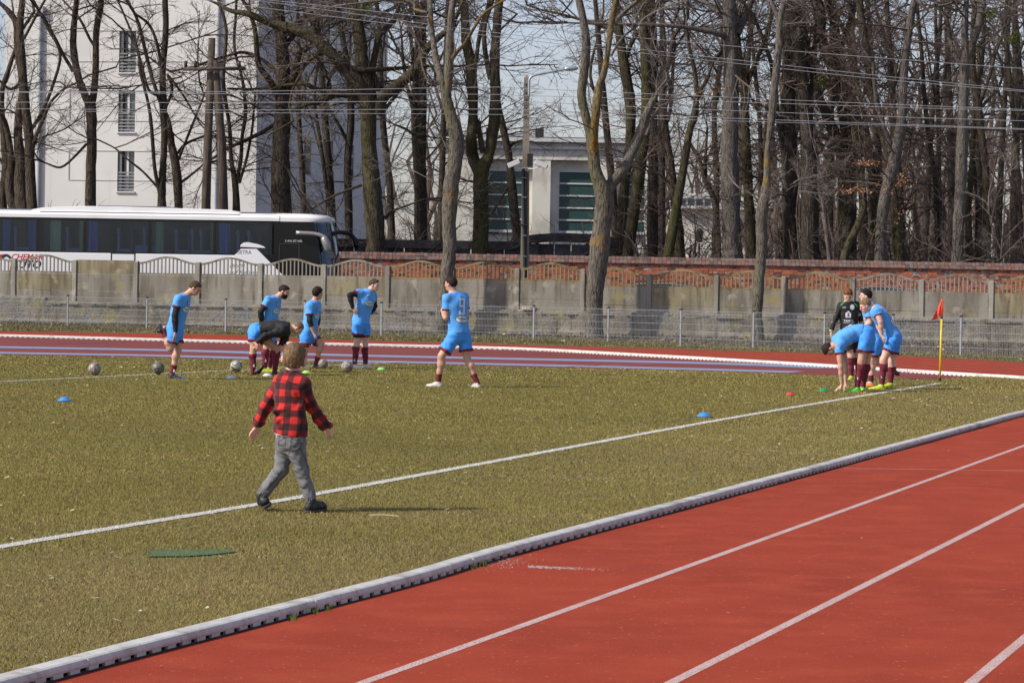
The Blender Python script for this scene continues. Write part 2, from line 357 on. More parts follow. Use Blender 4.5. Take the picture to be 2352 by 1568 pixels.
def pitch_tint(P):
    n = len(P); g = np.array([.265,.215,.050]); g2 = np.array([.205,.176,.040]); st = np.array([.36,.280,.115]); br = np.array([.28,.195,.095])
    big = lump(P, 1.1, 1); sm = lump(P, 3.2, 2); side = np.clip((P@N18[:2]-(nd-4.4))/2.4, 0, 1)
    f = np.clip(.5+.35*big+RNG.normal(0, .35, n), 0, 1)[:,None]; T = g*f+g2*(1-f)
    ps = np.clip(.12+.26*side+.24*sm*(.4+.6*side)+.22*big*side, .02, .85); m = RNG.random(n) < ps; T[m] = st*RNG.uniform(.7, 1.15, (m.sum(),1))
    m = RNG.random(n) < ps*.5; T[m] = br*RNG.uniform(.7, 1.2, (m.sum(),1))
    T *= RNG.uniform(.82, 1.18, (n,1)); T *= (1+.13*lump(P, .45, 21)+.08*lump(P, 1.9, 22))[:,None]; gm = np.clip(lump(P, .7, 23)-.2, 0, 1)[:,None]*.35; T = T*(1-gm)+T*np.array([.74,.98,.75])*gm
    wh = (np.min([dseg(P, TLP[j], TLP[j+1]) for j in range(len(TLP)-1)], axis=0) < .064+RNG.normal(0, .010, n)) & (RNG.random(n) < .93)
    T[wh] = np.array([.66,.65,.60])*RNG.uniform(.75, 1.1, (wh.sum(),1))
    wh = (dseg(P, LINES[2][0], LINES[2][1]) < .055) & (RNG.random(n) < .85); T[wh] = np.array([.50,.49,.43])*RNG.uniform(.7, 1.1, (wh.sum(),1))
    wh = (dseg(P, LINES[1][0], LINES[1][1]) < .055) & (RNG.random(n) < .45); T[wh] = np.array([.40,.38,.30])*RNG.uniform(.7, 1.1, (wh.sum(),1))
    dp = ((P[:,0]-pc[0]-.1*(P[:,1]-pc[1]))/.27)**2+((P[:,1]-pc[1])/.28)**2 < 1+.3*RNG.normal(0, 1, n)*.5
    dp &= RNG.random(n) < .75; T[dp] = np.array([.10,.19,.085])*RNG.uniform(.6, 1.4, (dp.sum(),1))
    return T
blade_mesh('grass_blades', [(11, 17, 5000, .015, .0036), (17, 24, 2300, .017, .0052), (24, 34, 1000, .016, .008), (34, 48, 480, .018, .012), (48, 66, 250, .021, .018)], lambda P: inside(P, poly2), pitch_tint, M_blade)
vp2 = np.array([[p[0], p[1]] for p in vp + [np.array([30,92,0.]), np.array([-34,99,0.])]])
def verge_tint(P):
    n = len(P); T = np.array([.17,.15,.05])*np.ones((n,1)); m = RNG.random(n) < .4+.2*lump(P, 2, 5); T[m] = (.30,.235,.12); m = RNG.random(n) < .25; T[m] = (.08,.085,.03)
    return T*RNG.uniform(.6, 1.3, (n,1))
blade_mesh('verge_grass', [(56, 80, 200, .055, .016), (80, 97, 220, .07, .02)], lambda P: inside(P, vp2) & ~inside(P, soil2) & (RNG.random(len(P)) < np.where(lump(P, .8, 9) > .35, .25, 1)), verge_tint, M_blade, .012)
# fallen leaves and chips on the pitch
def scatter_chips(name, n, zr, keep, size, cols, z=.03, seed=3):
    r = np.random.default_rng(seed); V = []; T = []; F = []
    Y = zr[0]+(zr[1]-zr[0])*r.random(n)**.75; X = r.uniform(-1, 1, n)*(.19*Y+1); P = np.stack([X, Y], 1); P = P[keep(P)]
    for i, p in enumerate(P):
        s = size*r.uniform(.5, 1.4)*(1+p[1]/90); a = r.uniform(0, 6.28); c, sn = math.cos(a), math.sin(a); k = len(V); bend_ = r.uniform(.1, .6)*s
        for u, v, h in ((-1,0,0),(-.25,.42,.25),(.5,.33,.6),(1,0,1),(.5,-.36,.5),(-.25,-.4,.2)):
            V.append((p[0]+(u*c-v*sn)*s, p[1]+(u*sn+v*c)*s, z+h*bend_))
        F += [(k, k+1, k+5), (k+1, k+2, k+5), (k+2, k+4, k+5), (k+2, k+3, k+4)]
        T += [cols[r.integers(len(cols))]]*6
    me = npmesh(name, V, F, M_leaf); ca = me.color_attributes.new('tint', 'FLOAT_COLOR', 'POINT'); ca.data.foreach_set('color', np.concatenate([np.array(T), np.ones((len(T),1))], 1).astype(np.float32).ravel())
    return tag(link(name, me), kind='stuff')
M_leaf = M_attr('dry fallen leaves', .7)
LC = [(.52,.42,.25), (.42,.33,.19), (.58,.51,.35), (.36,.24,.12), (.56,.47,.26)]
scatter_chips('fallen_leaves', 1000, (11, 40), lambda P: inside(P, poly2), .017, LC)
scatter_chips('fallen_leaves', 2600, (40, 66), lambda P: inside(P, poly2), .019, LC, seed=5)
scatter_chips('fallen_leaves', 900, (60, 95), lambda P: inside(P, vp2), .04, LC[:1]+LC[3:]+[(.2,.13,.07)], z=.04, seed=6)
trk = lambda P: ~inside(P, poly2) & (P@N18[:2] > nd+.15) & (P[:,1] < 50)
scatter_chips('track_litter', 170, (11, 45), trk, .013, [(.45,.25,.17), (.55,.50,.42), (.30,.17,.09), (.25,.12,.08)], z=.006, seed=8)
# spilled white chalk on the track
def chalk():
    r = np.random.default_rng(4); V = []; F = []
    c = gp(2000/1.7415+95, 1302); 
    for i in range(800):
        if i < 520: q_ = abs(r.normal(0, .17)); p = c+np.array([-.08+q_, -.25*q_+r.normal(0, .04), 0])
        else: p = gp(1148, 1288)+np.array([r.normal(0, .10), r.normal(0, .25), 0])
        s = r.uniform(.0008, .0036); k = len(V)
        for a in range(5): V.append((p[0]+s*1.6*math.cos(a*1.257), p[1]+s*math.sin(a*1.257)*2, .0030))
        F.append((k,k+1,k+2,k+3,k+4))
    o = MB().add(V, F).build('chalk_spill', mat('white line chalk', (.72,.70,.67,1), rough=.95)); tag(o, kind='stuff')
chalk()
# ================================================================ ALUMINIUM TRACK KERB
M_kerb = mat('weathered aluminium kerb', (.50,.485,.445,1), [((.58,.565,.53,1), 6, .4, .6), ((.36,.32,.26,1), 9, .52, .72), ((.28,.25,.21,1), 2.0, .55, .70), ((.12,.095,.08,1), 60, .63, .70)], rough=.55, metal=0, bump=(40,.2,.002))
M_kerb_far = mat('white track kerb', (.66,.65,.62,1), [((.52,.50,.46,1), 8, .5, .65)], rough=.6)
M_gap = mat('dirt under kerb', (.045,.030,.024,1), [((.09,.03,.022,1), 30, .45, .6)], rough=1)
def kerb(name, P, m, wd=.11, h=.058, foot=.020, flip=1, root=None, seg_len=2.5):
    P = [np.array([p[0], p[1], 0.]) for p in P]; d = np.concatenate([[0], np.cumsum([np.linalg.norm(P[i+1]-P[i]) for i in range(len(P)-1)])])
    XY = np.array(P); tot = d[-1]
    def pt(s): return np.array([np.interp(s, d, XY[:,0]), np.interp(s, d, XY[:,1]), 0])
    k = 0; s = 0.
    while s < tot-.2:
        e = min(s+seg_len, tot); mb = MB(); ns = max(4, int((e-s)/.5)); wob = random.uniform(-.006, .006); A = []
        for q in np.linspace(s+.004, e-.004, ns+1):
            p = pt(q); t = pt(min(q+.1, tot))-pt(max(q-.1, 0)); t /= np.linalg.norm(t); n = np.array([t[1], -t[0], 0])*flip   # n: towards the track
            p = p+n*(wob+.004*math.sin(q*1.3))
            # outer lip rounds over
            prof = [(-wd, foot), (-wd, h-.008), (-wd+.008, h), (-.022, h), (-.008, h-.005), (0, h-.016), (.002, foot+.01), (0, foot)]
            A.append([p+n*a+np.array([0,0,b_]) for a, b_ in prof])
        nn = len(A[0]); V = [v for a in A for v in a]; F = [(i*nn+j, i*nn+j+1, (i+1)*nn+j+1, (i+1)*nn+j) for i in range(len(A)-1) for j in range(nn-1)]
        F += [tuple(range(nn)), tuple(len(V)-nn+j for j in range(nn))[::-1]]
        mb.add(V, [f[::-1] for f in F] if flip > 0 else F)
        # feet with gaps for water
        q = s+.05
        while q < e-.05:
            p = pt(q); t = pt(q+.05)-pt(q-.05); t /= np.linalg.norm(t); n = np.array([t[1], -t[0], 0])*flip
            mb.box(p+n*(-.012)+np.array([0,0,foot/2+.002]), (.045, .008, foot/2+.004), (t, n, (0,0,1)))
            mb.box(p+n*(-wd+.012)+np.array([0,0,foot/2+.002]), (.045, .008, foot/2+.004), (t, n, (0,0,1)))
            q += .155
        mb.build('kerb_segment', m, root, smooth=False); s = e; k += 1
kr = link('track_kerb', None); tag(kr, kind='structure')
i_far = len(near_line)+2
kp = np.array(kerb_path); split = next(i for i, p in enumerate(kerb_path) if np.linalg.norm(p-bend[-1]) < .6)
kerb('kerb', kerb_path[:split+1], M_kerb, root=kr)
kerb('kerb', kerb_path[split:], M_kerb_far, wd=.12, h=.075, foot=.022, root=kr)
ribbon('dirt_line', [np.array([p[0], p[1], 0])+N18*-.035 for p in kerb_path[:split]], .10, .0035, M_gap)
# ================================================================ WELDED MESH FENCE
M_galv = mat('galvanised steel', (.30,.315,.325,1), [((.22,.23,.23,1), 9, .5, .65)], rough=.5, metal=.35)
M_cap = mat('black plastic cap', (.015,.015,.016,1), rough=.5)
FX = [-205,-27,155,337,518,699,875,1050,1225,1396,1563,1730,1893,2050,2206,2362,2520]
FR = [116.5,118,120,122.5,125,127,129,131,133,135,138,141,144.5,147.5,150.5,153.5,156.5]
FP = [gp(x, 650+r+.0175*(x-1176)) for x, r in zip(FX, FR)]
mf = thing('mesh_fence', 'low galvanised welded mesh fence with square posts along the far track', 'fence', FP[0])
def rel(o, root):
    return setp(o, root)
def _rel_old(o, root):
    setp(o, root); return o
for i, p in enumerate(FP):
    t = FP[min(i+1, len(FP)-1)]-FP[max(i-1, 0)]; t /= np.linalg.norm(t); n = np.array([-t[1], t[0], 0]); ax = (t, n, (0,0,1))
    o = MB().box(p+(0,0,.50), (.03,.02,.52), ax).build('post', M_galv, mf); rel(bevel(o, .004, 1), mf)
    c = MB().box(p+(0,0,1.035), (.037,.027,.018), ax).box(p+(0,0,1.06)+t*.01, (.018,.018,.008), ax).build('post_cap', M_cap, o); setp(c, mf)
    if i < len(FP)-1:
        q = FP[i+1]; a = p+t*.04-n*.03; b_ = q-t*.04-n*.03; u = (b_-a); L = np.linalg.norm(u); u /= L; m = MB(); nn = np.array([-u[1], u[0], 0])
        for z in (.03,.23,.43,.63,.83,1.0): m.box((a+b_)/2+(0,0,z), (L/2,.003,.0055), (u, nn, (0,0,1)))
        k = int(L/.05)
        for j in range(k+1): m.box(a+u*(L*j/k)+(0,0,.525)-nn*.006, (.0027,.003,.50), (u, nn, (0,0,1)))
        rel(m.build('mesh_panel', M_galv, mf), mf)
# ================================================================ OLD RETAINING WALL
def FPT(i): 
    x = (26+139.1*i)/(1-.00475*i)
    Z = 95*(1-.00475*i); return np.array([(x-1176)*Z/FPX, Z, 0.])
WU = FPT(15)-FPT(0); WU /= np.linalg.norm(WU); WN = np.array([WU[1], -WU[0], 0])     # WN faces the camera
def old_concrete(name, base, stains=1.0, rubble=True):
    m, nt, b = newmat(name); tc = N(nt, 'ShaderNodeTexCoord'); co = tc.outputs['Object']
    c = base
    f, _ = noise_ramp(nt, co, 1.3, .42, .66, detail=6, vec_scale=(1,1,.25)); c = mixc(nt, f, c, (base[0]*.55, base[1]*.53, base[2]*.50, 1))
    f, _ = noise_ramp(nt, co, 5, .50, .68, detail=6, vec_scale=(1,1,.12)); c = mixc(nt, f, c, (base[0]*.42, base[1]*.40, base[2]*.36, 1))
    f, _ = noise_ramp(nt, co, 2.3, .58, .70, detail=5); c = mixc(nt, f, c, (base[0]*1.25, base[1]*1.22, base[2]*1.15, 1))
    if rubble:
        f, _ = noise_ramp(nt, co, 1.1, .50, .60, detail=8, rough=.7); f2, _ = noise_ramp(nt, co, 18, .45, .62, detail=5)
        r = mixc(nt, f2, (.235,.23,.215,1), (.095,.093,.088,1)); c = mixc(nt, f, c, r)
        f, _ = noise_ramp(nt, co, 1.6, .57, .68, detail=5); c = mixc(nt, f, c, (.27,.235,.10,1))
        f, _ = noise_ramp(nt, co, 6, .64, .70, detail=6, rough=.7); c = mixc(nt, f, c, (.07,.065,.06,1))
    else:
        f, _ = noise_ramp(nt, co, 1.1, .60, .74, detail=5); c = mixc(nt, f, c, (.30,.25,.12,1))
        f, _ = noise_ramp(nt, co, 45, .60, .72, detail=3); c = mixc(nt, f, c, (base[0]*.6, base[1]*.6, base[2]*.55, 1))
    nt.links.new(c, b.inputs['Base Color']); b.inputs['Roughness'].default_value = .92; b.inputs['Specular IOR Level'].default_value = .2
    _, g_ = noise_ramp(nt, co, 14, 0, 1, detail=8); bp = N(nt, 'ShaderNodeBump'); bp.inputs['Strength'].default_value = .8; bp.inputs['Distance'].default_value = .05 if rubble else .012
    nt.links.new(g_, bp.inputs['Height']); nt.links.new(bp.outputs[0], b.inputs['Normal']); return m
M_oldwall = old_concrete('old patched retaining wall', (.25,.222,.172,1))
M_slab = old_concrete('weathered concrete slab', (.295,.272,.228,1), rubble=False)
M_slab_y = old_concrete('yellow stained concrete slab', (.29,.255,.17,1), rubble=False)
M_slab_l = old_concrete('lichen browned concrete', (.30,.235,.135,1), rubble=False)
M_post = old_concrete('pale concrete post', (.34,.32,.275,1), rubble=False)
WT = .84
def wall_block(a, b_, top, zlow, wob, seed):
    r = np.random.default_rng(seed); n = int(np.linalg.norm(b_-a)/.18); V = []; rows = [zlow, zlow+.25, .25, .45, .62, top-.06, top]
    for i in range(n+1):
        p = a+(b_-a)*i/n; tw = .010*math.sin(i*.37+seed)+r.normal(0, .008)
        for k, z in enumerate(rows):
            dn = r.normal(0, wob)+(.05 if k < 2 else 0)-(.03 if k == len(rows)-1 else 0); V.append(p+WN*dn+np.array([0,0,z+(tw if k >= len(rows)-2 else 0)]))
        V.append(p-WN*.40+np.array([0,0,top+tw])); V.append(p-WN*.40+np.array([0,0,zlow]))
    m = len(rows)+2; F = [(i*m+k, (i+1)*m+k, (i+1)*m+k+1, i*m+k+1) for i in range(n) for k in range(m-1)]
    F += [tuple(range(m)), tuple(n*m+k for k in range(m))[::-1]]
    return MB().add(V, F)
rw = thing('retaining_wall', 'old cracked retaining wall with yellow lichen below the concrete fence', 'wall', tuple(FPT(7)))
W0, W1 = FPT(-3), FPT(18.5)
o = wall_block(FPT(.55), W1, WT, -.1, .0025, 1).build('wall_face', M_oldwall, rw); rel(o, rw)
o = wall_block(W0, FPT(.55)-WU*.003, WT+.13, -.1, .0025, 2).build('raised_end', M_oldwall, rw); rel(o, rw)
# crumbled ledge line below the fence and two long cracks where plaster fell off
led = MB(); r_ = np.random.default_rng(12)
for i in range(150):
    f = r_.uniform(0.7, 18); p = FPT(f)+WN*r_.uniform(.0, .05)+np.array([0,0,WT-.10+r_.normal(0, .012)]); s = r_.uniform(.04, .22)
    led.box(p, (s, .02+r_.uniform(0, .02), r_.uniform(.006, .02)), (WU, WN, (0,0,1)))
o = led.build('crumbling_ledge', M_oldwall, rw); tag(o, kind='stuff'); rel(o, rw)
M_crack = mat('dark crack', (.03,.028,.024,1), rough=1)
cr_ = MB()
for (cx, cy, dx, dy, n) in ((905, 716, 95, 38, 15), (1000, 752, 30, 4, 6), (100, 700, 25, 2, 7), (620, 722, 30, 10, 8), (230, 706, 90, 5, 16), (1430, 738, 40, 4, 8), (1650, 735, 70, 6, 12), (2110, 742, 60, 2, 12)):
    P = []
    for k in range(n):
        q = at(cx+dx*k/(n-1), cy+dy*k/(n-1)+r_.normal(0, 1.6), 90); 
        t = (np.dot(FPT(0)-np.array([0,0,0]), WN)+.035)/np.dot(q/90*1.0, WN)*1.0
        d = q-np.array([0,0,CAM_H]); s = (np.dot(FPT(0), WN)+.034-0)/np.dot(d, WN); P.append(np.array([0,0,CAM_H])+d*s)
    for k in range(n-1):
        a, b_ = P[k], P[k+1]; wv = np.array([0,0,r_.uniform(.003, .013)]); cr_.add([a-wv, b_-wv*.7, b_+wv, a+wv*.6], [(0,1,2,3)])
o = cr_.build('plaster_crack', M_crack, rw); tag(o, kind='stuff'); rel(o, rw)
# ================================================================ CONCRETE PANEL FENCE
cf = thing('concrete_fence', 'long grey precast concrete fence with arched baluster tops behind the far track', 'fence', tuple(FPT(7)+np.array([0,0,WT])))
def ztop(i): return float(np.interp(i, [0, 8, 9, 9.5, 10, 13, 14, 18], [2.22, 2.19, 2.195, 2.08, 2.07, 2.06, 2.03, 2.02]))
def add(mb, name, m, parent, bv=.006):
    o = mb.build(name, m, parent)
    if bv: bevel(o, bv, 1)
    setp(o, cf); return o
BAL = None
for i in range(-2, 18):
    p = FPT(i); q = FPT(i+1); zt = ztop(i); pm = M_post; oc = -WN*.16
    ps = MB().box(p+oc+(0,0,(WT-.12+zt)/2), (.072,.07,(zt-WT+.12)/2), (WU, WN, (0,0,1)))
    add(ps, 'fence_post', pm, cf, .012)
    a = p+WU*.075+oc; b_ = q-WU*.075+oc; L = np.linalg.norm(b_-a); c = (a+b_)/2
    zt = 2.195 if i < 9 else 2.05-.004*(i-9); dz = zt-2.17; z0, z1, z2, z3 = WT-.05, 1.17+dz, 1.735+dz, 2.17+dz
    r = np.random.default_rng(100+i)
    add(MB().box(c+(0,0,(z0+z1)/2)+WN*r.uniform(-.006,.006), (L/2,.024,(z1-z0)/2-.002), (WU, WN, (0,0,1))), 'slab', M_slab, cf)
    add(MB().box(c+(0,0,(z1+z2)/2)+WN*r.uniform(.002,.012), (L/2,.024,(z2-z1)/2-.002), (WU, WN, (0,0,1))), 'slab', M_slab if i % 5 else M_slab_y, cf)
    if i == 1:
        add(MB().box(c+(0,0,(z2+z3)/2+.02), (L/2,.024,(z3-z2)/2+.015), (WU, WN, (0,0,1))), 'slab', M_slab_y, cf); continue
    # arched top panel: rails first
    nseg = 30; m = MB(); 
    def arch(t): return z3-.015+.205*math.sin(math.pi*max(0, min(1, (t-.0)/1.0)))**1.9
    V = []
    for k in range(nseg+1):
        t = k/nseg; pz = arch(t); pp = a+(b_-a)*t
        for dn in (.028, -.028): V += [pp+WN*dn+np.array([0,0,pz]), pp+WN*dn+np.array([0,0,pz-.065])]
    F = []
    for k in range(nseg):
        x = 4*k; y = x+4; F += [(x, x+1, y+1, y), (x+2, y+2, y+3, x+3), (x, y, y+2, x+2), (x+1, x+3, y+3, y+1)]
    F += [(0,2,3,1), (4*nseg, 4*nseg+1, 4*nseg+3, 4*nseg+2)]
    m.add(V, F); m.box(c+(0,0,z2+.035), (L/2,.028,.033), (WU, WN, (0,0,1)))
    for e in (a+WU*.022, b_-WU*.022): m.box(e+(0,0,(z2+z3)/2+.03), (.022,.026,(z3-z2)/2-.035), (WU, WN, (0,0,1)))
    tp = add(m, 'arched_panel', M_slab if i < 6 or i in (13, 14) else M_slab_l, cf, 0)
    nb = 14
    if i == 6: BAL = None
    if i in (13, 15): BAL = None
    bm_ = M_slab if i < 6 or i in (13, 14) else M_slab_l
    for k in range(nb):
        t = (k+1)/(nb+1); pp = a+(b_-a)*t; zb = z2+.068; ze = arch(t)-.062
        key = 1.0
        if BAL is None:
            BAL = MB().prism([(-.023,-.022,0),(.023,-.022,0),(.018,.022,0),(-.018,.022,0)], (0,0,1)).mesh('baluster', bm_)
        o = link('baluster', BAL, tp); Mx = Matrix(((WU[0],WN[0],0,pp[0]),(WU[1],WN[1],0,pp[1]),(0,0,ze-zb,zb),(0,0,0,1)))
        setp(o, cf); o.matrix_basis = Mx
# ================================================================ STREET AND RAISED GROUND BEHIND
M_street = mat('grey street', (.12,.118,.112,1), [((.16,.155,.145,1), .8, .4, .6)], rough=.9)
GZ = .28
bk = [FPT(-4)-WN*.35, FPT(19)-WN*.35]
st = MB(); st.add([(-60, bk[0][1], GZ), bk[0]+(0,0,GZ), bk[1]+(0,0,GZ), (60, bk[1][1]-2, GZ), (60,103.2,GZ), (-60,103.2,GZ)], [(0,1,2,3,4,5)])
o = st.build('street', M_street); 
if o.data.polygons[0].normal.z < 0: o.data.flip_normals()
tag(o, kind='structure')
M_forest = mat('forest floor with brown leaves', (.10,.068,.042,1), [((.05,.036,.024,1), 1.5, .4, .6), ((.17,.11,.06,1), 9, .5, .7)], bump=(5,.8,.06))
o = MB().add([(-90,103.2,.32),(90,103.2,.32),(160,420,.4),(-160,420,.4)], [(0,1,2,3)]).build('forest_floor', M_forest); tag(o, kind='structure')
# ================================================================ BRICK WALL
BZ = 103.3; BTOP = 2.80
def brick_mat(name, c, d):
    return mat(name, c, [(d, 7, .5, .66), ((c[0]*1.25, c[1]*1.3, c[2]*1.3, 1), 19, .58, .7)], rough=.92, bump=(40,.5,.01))
MBK = [brick_mat('red brick', (.40,.115,.060,1), (.27,.08,.045,1)), brick_mat('orange brick', (.50,.155,.070,1), (.38,.12,.06,1)), brick_mat('dark burnt brick', (.17,.062,.045,1), (.10,.05,.04,1))]
MCP = [brick_mat('weathered coping brick', (.145,.085,.070,1), (.09,.064,.056,1)), brick_mat('pale weathered coping brick', (.17,.118,.10,1), (.11,.085,.075,1)), brick_mat('reddish coping brick', (.22,.095,.068,1), (.15,.08,.065,1)), brick_mat('sooty coping brick', (.095,.065,.055,1), (.06,.048,.043,1))]
M_mortar = mat('old lime mortar', (.36,.31,.26,1), [((.16,.12,.10,1), 4, .42, .62), ((.06,.05,.045,1), 9, .6, .7)], rough=1, bump=(30,.6,.01))
bw = thing('brick_wall', 'old red brick wall with sloping brick coping behind the concrete fence', 'wall', (0, BZ, GZ))
XA, XB = -13, 24.0
def bwlink(name, me, M, kind=None):
    o = link(name, me, bw); setp(o, bw); o.matrix_basis = M; 
    if kind: tag(o, kind=kind)
    return o
core = MB().box(((XA+XB)/2, BZ+.19, (GZ-.1+2.47)/2), ((XB-XA)/2, .17, (2.47-GZ+.1)/2))
core.prism([(XA, BZ-.045, 2.47), (XA, BZ+.225, 2.715), (XA, BZ+.43, 2.715), (XA, BZ+.43, 2.47)], (XB-XA, 0, 0))
o = core.build('mortar_core', M_mortar, bw); setp(o, bw)
def brick_mesh(w_, d_, h_, mt, sd, nm):
    r = np.random.default_rng(sd); m = MB(); m.box((0,0,0), (w_/2, d_/2, h_/2)); m.V = [tuple(np.array(v)+r.normal(0, .0035, 3)) for v in m.V]; return m.mesh(nm, mt)
ST = [brick_mesh(.276,.10,.080, MBK[k%3], k, 'brick') for k in range(9)]; HD = [brick_mesh(.131,.10,.080, MBK[k%3], 20+k, 'brick') for k in range(9)]
CB = [brick_mesh(.132,.176,.06, MCP[k%4], 40+k, 'coping_brick') for k in range(12)]
r_ = np.random.default_rng(77); items = []
z = 2.415; row = 0
while z > 1.25:
    x = XA+(.15 if row % 2 else 0); 
    while x < XB:
        head = row in (0,) or (row % 2 == 0); w_ = .149 if head else .298
        pm = r_.choice([0,1,2], p=[.45,.38,.17]); k = int(r_.integers(3))*3+int(pm)
        dy = r_.normal(0, .006); 
        if r_.random() < .03: dy += .05
        items.append((('brick'), (HD if head else ST)[k], Matrix.Translation((x+w_/2, BZ+.062+dy, z+r_.normal(0,.002))) @ Matrix.Rotation(r_.normal(0,.008), 4, 'Y'), z)); x += w_
    z -= .097; row += 1
sl_ = math.atan2(2.715-2.47, .27)
cop = []
for rw_, (cy, cz) in enumerate(((BZ+.158, 2.648), (BZ+.022, 2.526))):
    x = XA
    while x < XB:
        pm = r_.choice([0,1,2,3], p=[.42,.26,.16,.16]); k = int(r_.integers(3))*4+int(pm)
        cop.append(('coping_brick', CB[k], Matrix.Translation((x+.07, cy+r_.normal(0,.004), cz+r_.normal(0,.004)+.012)) @ Matrix.Rotation(sl_, 4, 'X') @ Matrix.Rotation(r_.normal(0,.03), 4, 'Z'), cz)); x += .143
def place(lst, n_ind, vis, nm):
    a = [it for it in lst if vis(it)][:n_ind]; ida = set(id(it) for it in a)
    for it in a: bwlink(it[0], it[1], it[2])
    V = []; F = []; mi = []; mats_ = []; n = 0
    for it in lst:
        if id(it) in ida: continue
        me = it[1]; mt = me.materials[0]
        if mt not in mats_: mats_.append(mt)
        for v in me.vertices: V.append(tuple(it[2] @ v.co))
        for p in me.polygons: F.append(tuple(i+n for i in p.vertices)); mi.append(mats_.index(mt))
        n += len(me.vertices)
    if V:
        me = bpy.data.meshes.new(nm); me.from_pydata(V, [], F)
        for mm in mats_: me.materials.append(mm)
        me.polygons.foreach_set('material_index', mi); me.update()
        o = bwlink(nm, me, Matrix.Identity(4)); tag(o, kind='stuff')
place(items, 300, lambda it: it[3] > 1.9 and 1.5 < it[2].translation.x < 19.5, 'brick_courses')
place(cop, 300, lambda it: -6.3 < it[2].translation.x < 19.5 and it[2].translation.x > (-3 if it[3] < 2.6 else -6.3), 'coping_bricks')
# projecting string course under the coping
o = MB().box(((XA+XB)/2, BZ-.012, 2.474), ((XB-XA)/2, .03, .016)).build('string_course', MBK[2], bw); setp(o, bw)
# pale graffiti strokes
M_graf = mat('pale pink chalk graffiti', (.52,.36,.33,1), [((.36,.16,.12,1), 20, .5, .6)], rough=.9)
gf = MB()
def stroke(pts, wd=.035):
    P = [np.array([at(x, y, BZ)[0], BZ-.014, at(x, y, BZ)[2]]) for x, y in pts]; P = catmull(P, 5)
    for k in range(len(P)-1):
        a, b_ = P[k], P[k+1]; d = b_-a; d /= np.linalg.norm(d)+1e-9; n = np.array([-d[2], 0, d[0]])*wd/2; gf.add([a-n, b_-n, b_+n, a+n], [(0,1,2,3)])
CE = crop(3500,950,3.136)
for s in ([(150,480),(90,500),(80,540),(110,520)], [(190,505),(215,540),(230,560)], [(290,500),(320,540),(300,560),(330,620)], [(455,495),(490,470),(540,472),(575,495)], [(790,520),(795,600),(805,700)], [(740,640),(750,570),(790,600)], [(680,665),(730,645),(800,655),(900,665)], [(470,590),(450,640),(520,670)], [(80,590),(100,640),(180,640)], [(1560,560),(1570,590),(1600,600)], [(1540,600),(1550,640)]): stroke([CE(*q) for q in s])
CH = crop(1350,950,3.136)
for s in ([(415,395),(400,450),(385,500),(410,500)], [(465,415),(440,470)], [(550,418),(510,430),(490,465)]): stroke([CH(*q) for q in s])
o = gf.build('graffiti', M_graf, bw); setp(o, bw)
# ================================================================ DARK PANEL WALL BEHIND THE BRICK WALL
M_dk = mat('dark grey weathered boards', (.055,.052,.055,1), [((.035,.033,.035,1), 2, .4, .6), ((.09,.085,.085,1), 6, .55, .7)], rough=.9)
M_dk2 = mat('grey board panel', (.085,.085,.095,1), [((.05,.05,.055,1), 3, .45, .6)], rough=.9)
dw = thing('shed_wall', 'low dark grey panelled shed wall with a rounded roof edge behind the brick wall', 'wall', (0,112,.3))
def dwb(mb, nm, m): o = mb.build(nm, m, dw); setp(o, dw); return o
XS = [at(x, 570, 112)[0] for x in (775, 960, 1120, 1210, 1300, 1420)]
top = lambda x: at(1200, 548, 112)[2]+ (.0 if x < at(1195,540,112)[0] else .28*math.sin(math.pi*min(1, (x-at(1195,540,112)[0])/(XS[-1]-at(1195,540,112)[0]))**.8)**.6)
x = XS[0]; k = 0
while x < XS[-1]:
    zt = 3.55 if x < at(1195,540,112)[0] else 3.62
    dwb(MB().box((x+.33, 112, (zt-.35+.3)/2), (.31, .03, (zt-.65)/2)), 'board', M_dk2 if k % 3 else M_dk)
    if k % 3 == 0: dwb(MB().box((x-.02, 111.93, (zt-.3)/2+.15), (.07, .06, (zt-.6)/2)), 'post', M_dk)
    x += .66; k += 1
V = []; n = 40
for j in range(n+1):
    x = XS[0]+(XS[-1]-XS[0])*j/n; z_ = at(1176, 545, 112)[2]-.05+(.25*math.sin(math.pi*max(0, (x-at(1190,540,112)[0])/(XS[-1]-at(1190,540,112)[0])))**.5 if x > at(1190,540,112)[0] else -.12)
    V += [(x,111.8,z_), (x,111.8,z_-.33), (x,112.9,z_), (x,112.9,z_-.33)]
F = []
for j in range(n): a = 4*j; b_ = a+4; F += [(a,a+1,b_+1,b_), (a+2,b_+2,b_+3,a+3), (a,b_,b_+2,a+2), (a+1,a+3,b_+3,b_+1)]
F += [(0,2,3,1), (4*n,4*n+1,4*n+3,4*n+2)]
dwb(MB().add(V, F), 'roof_edge', M_dk)
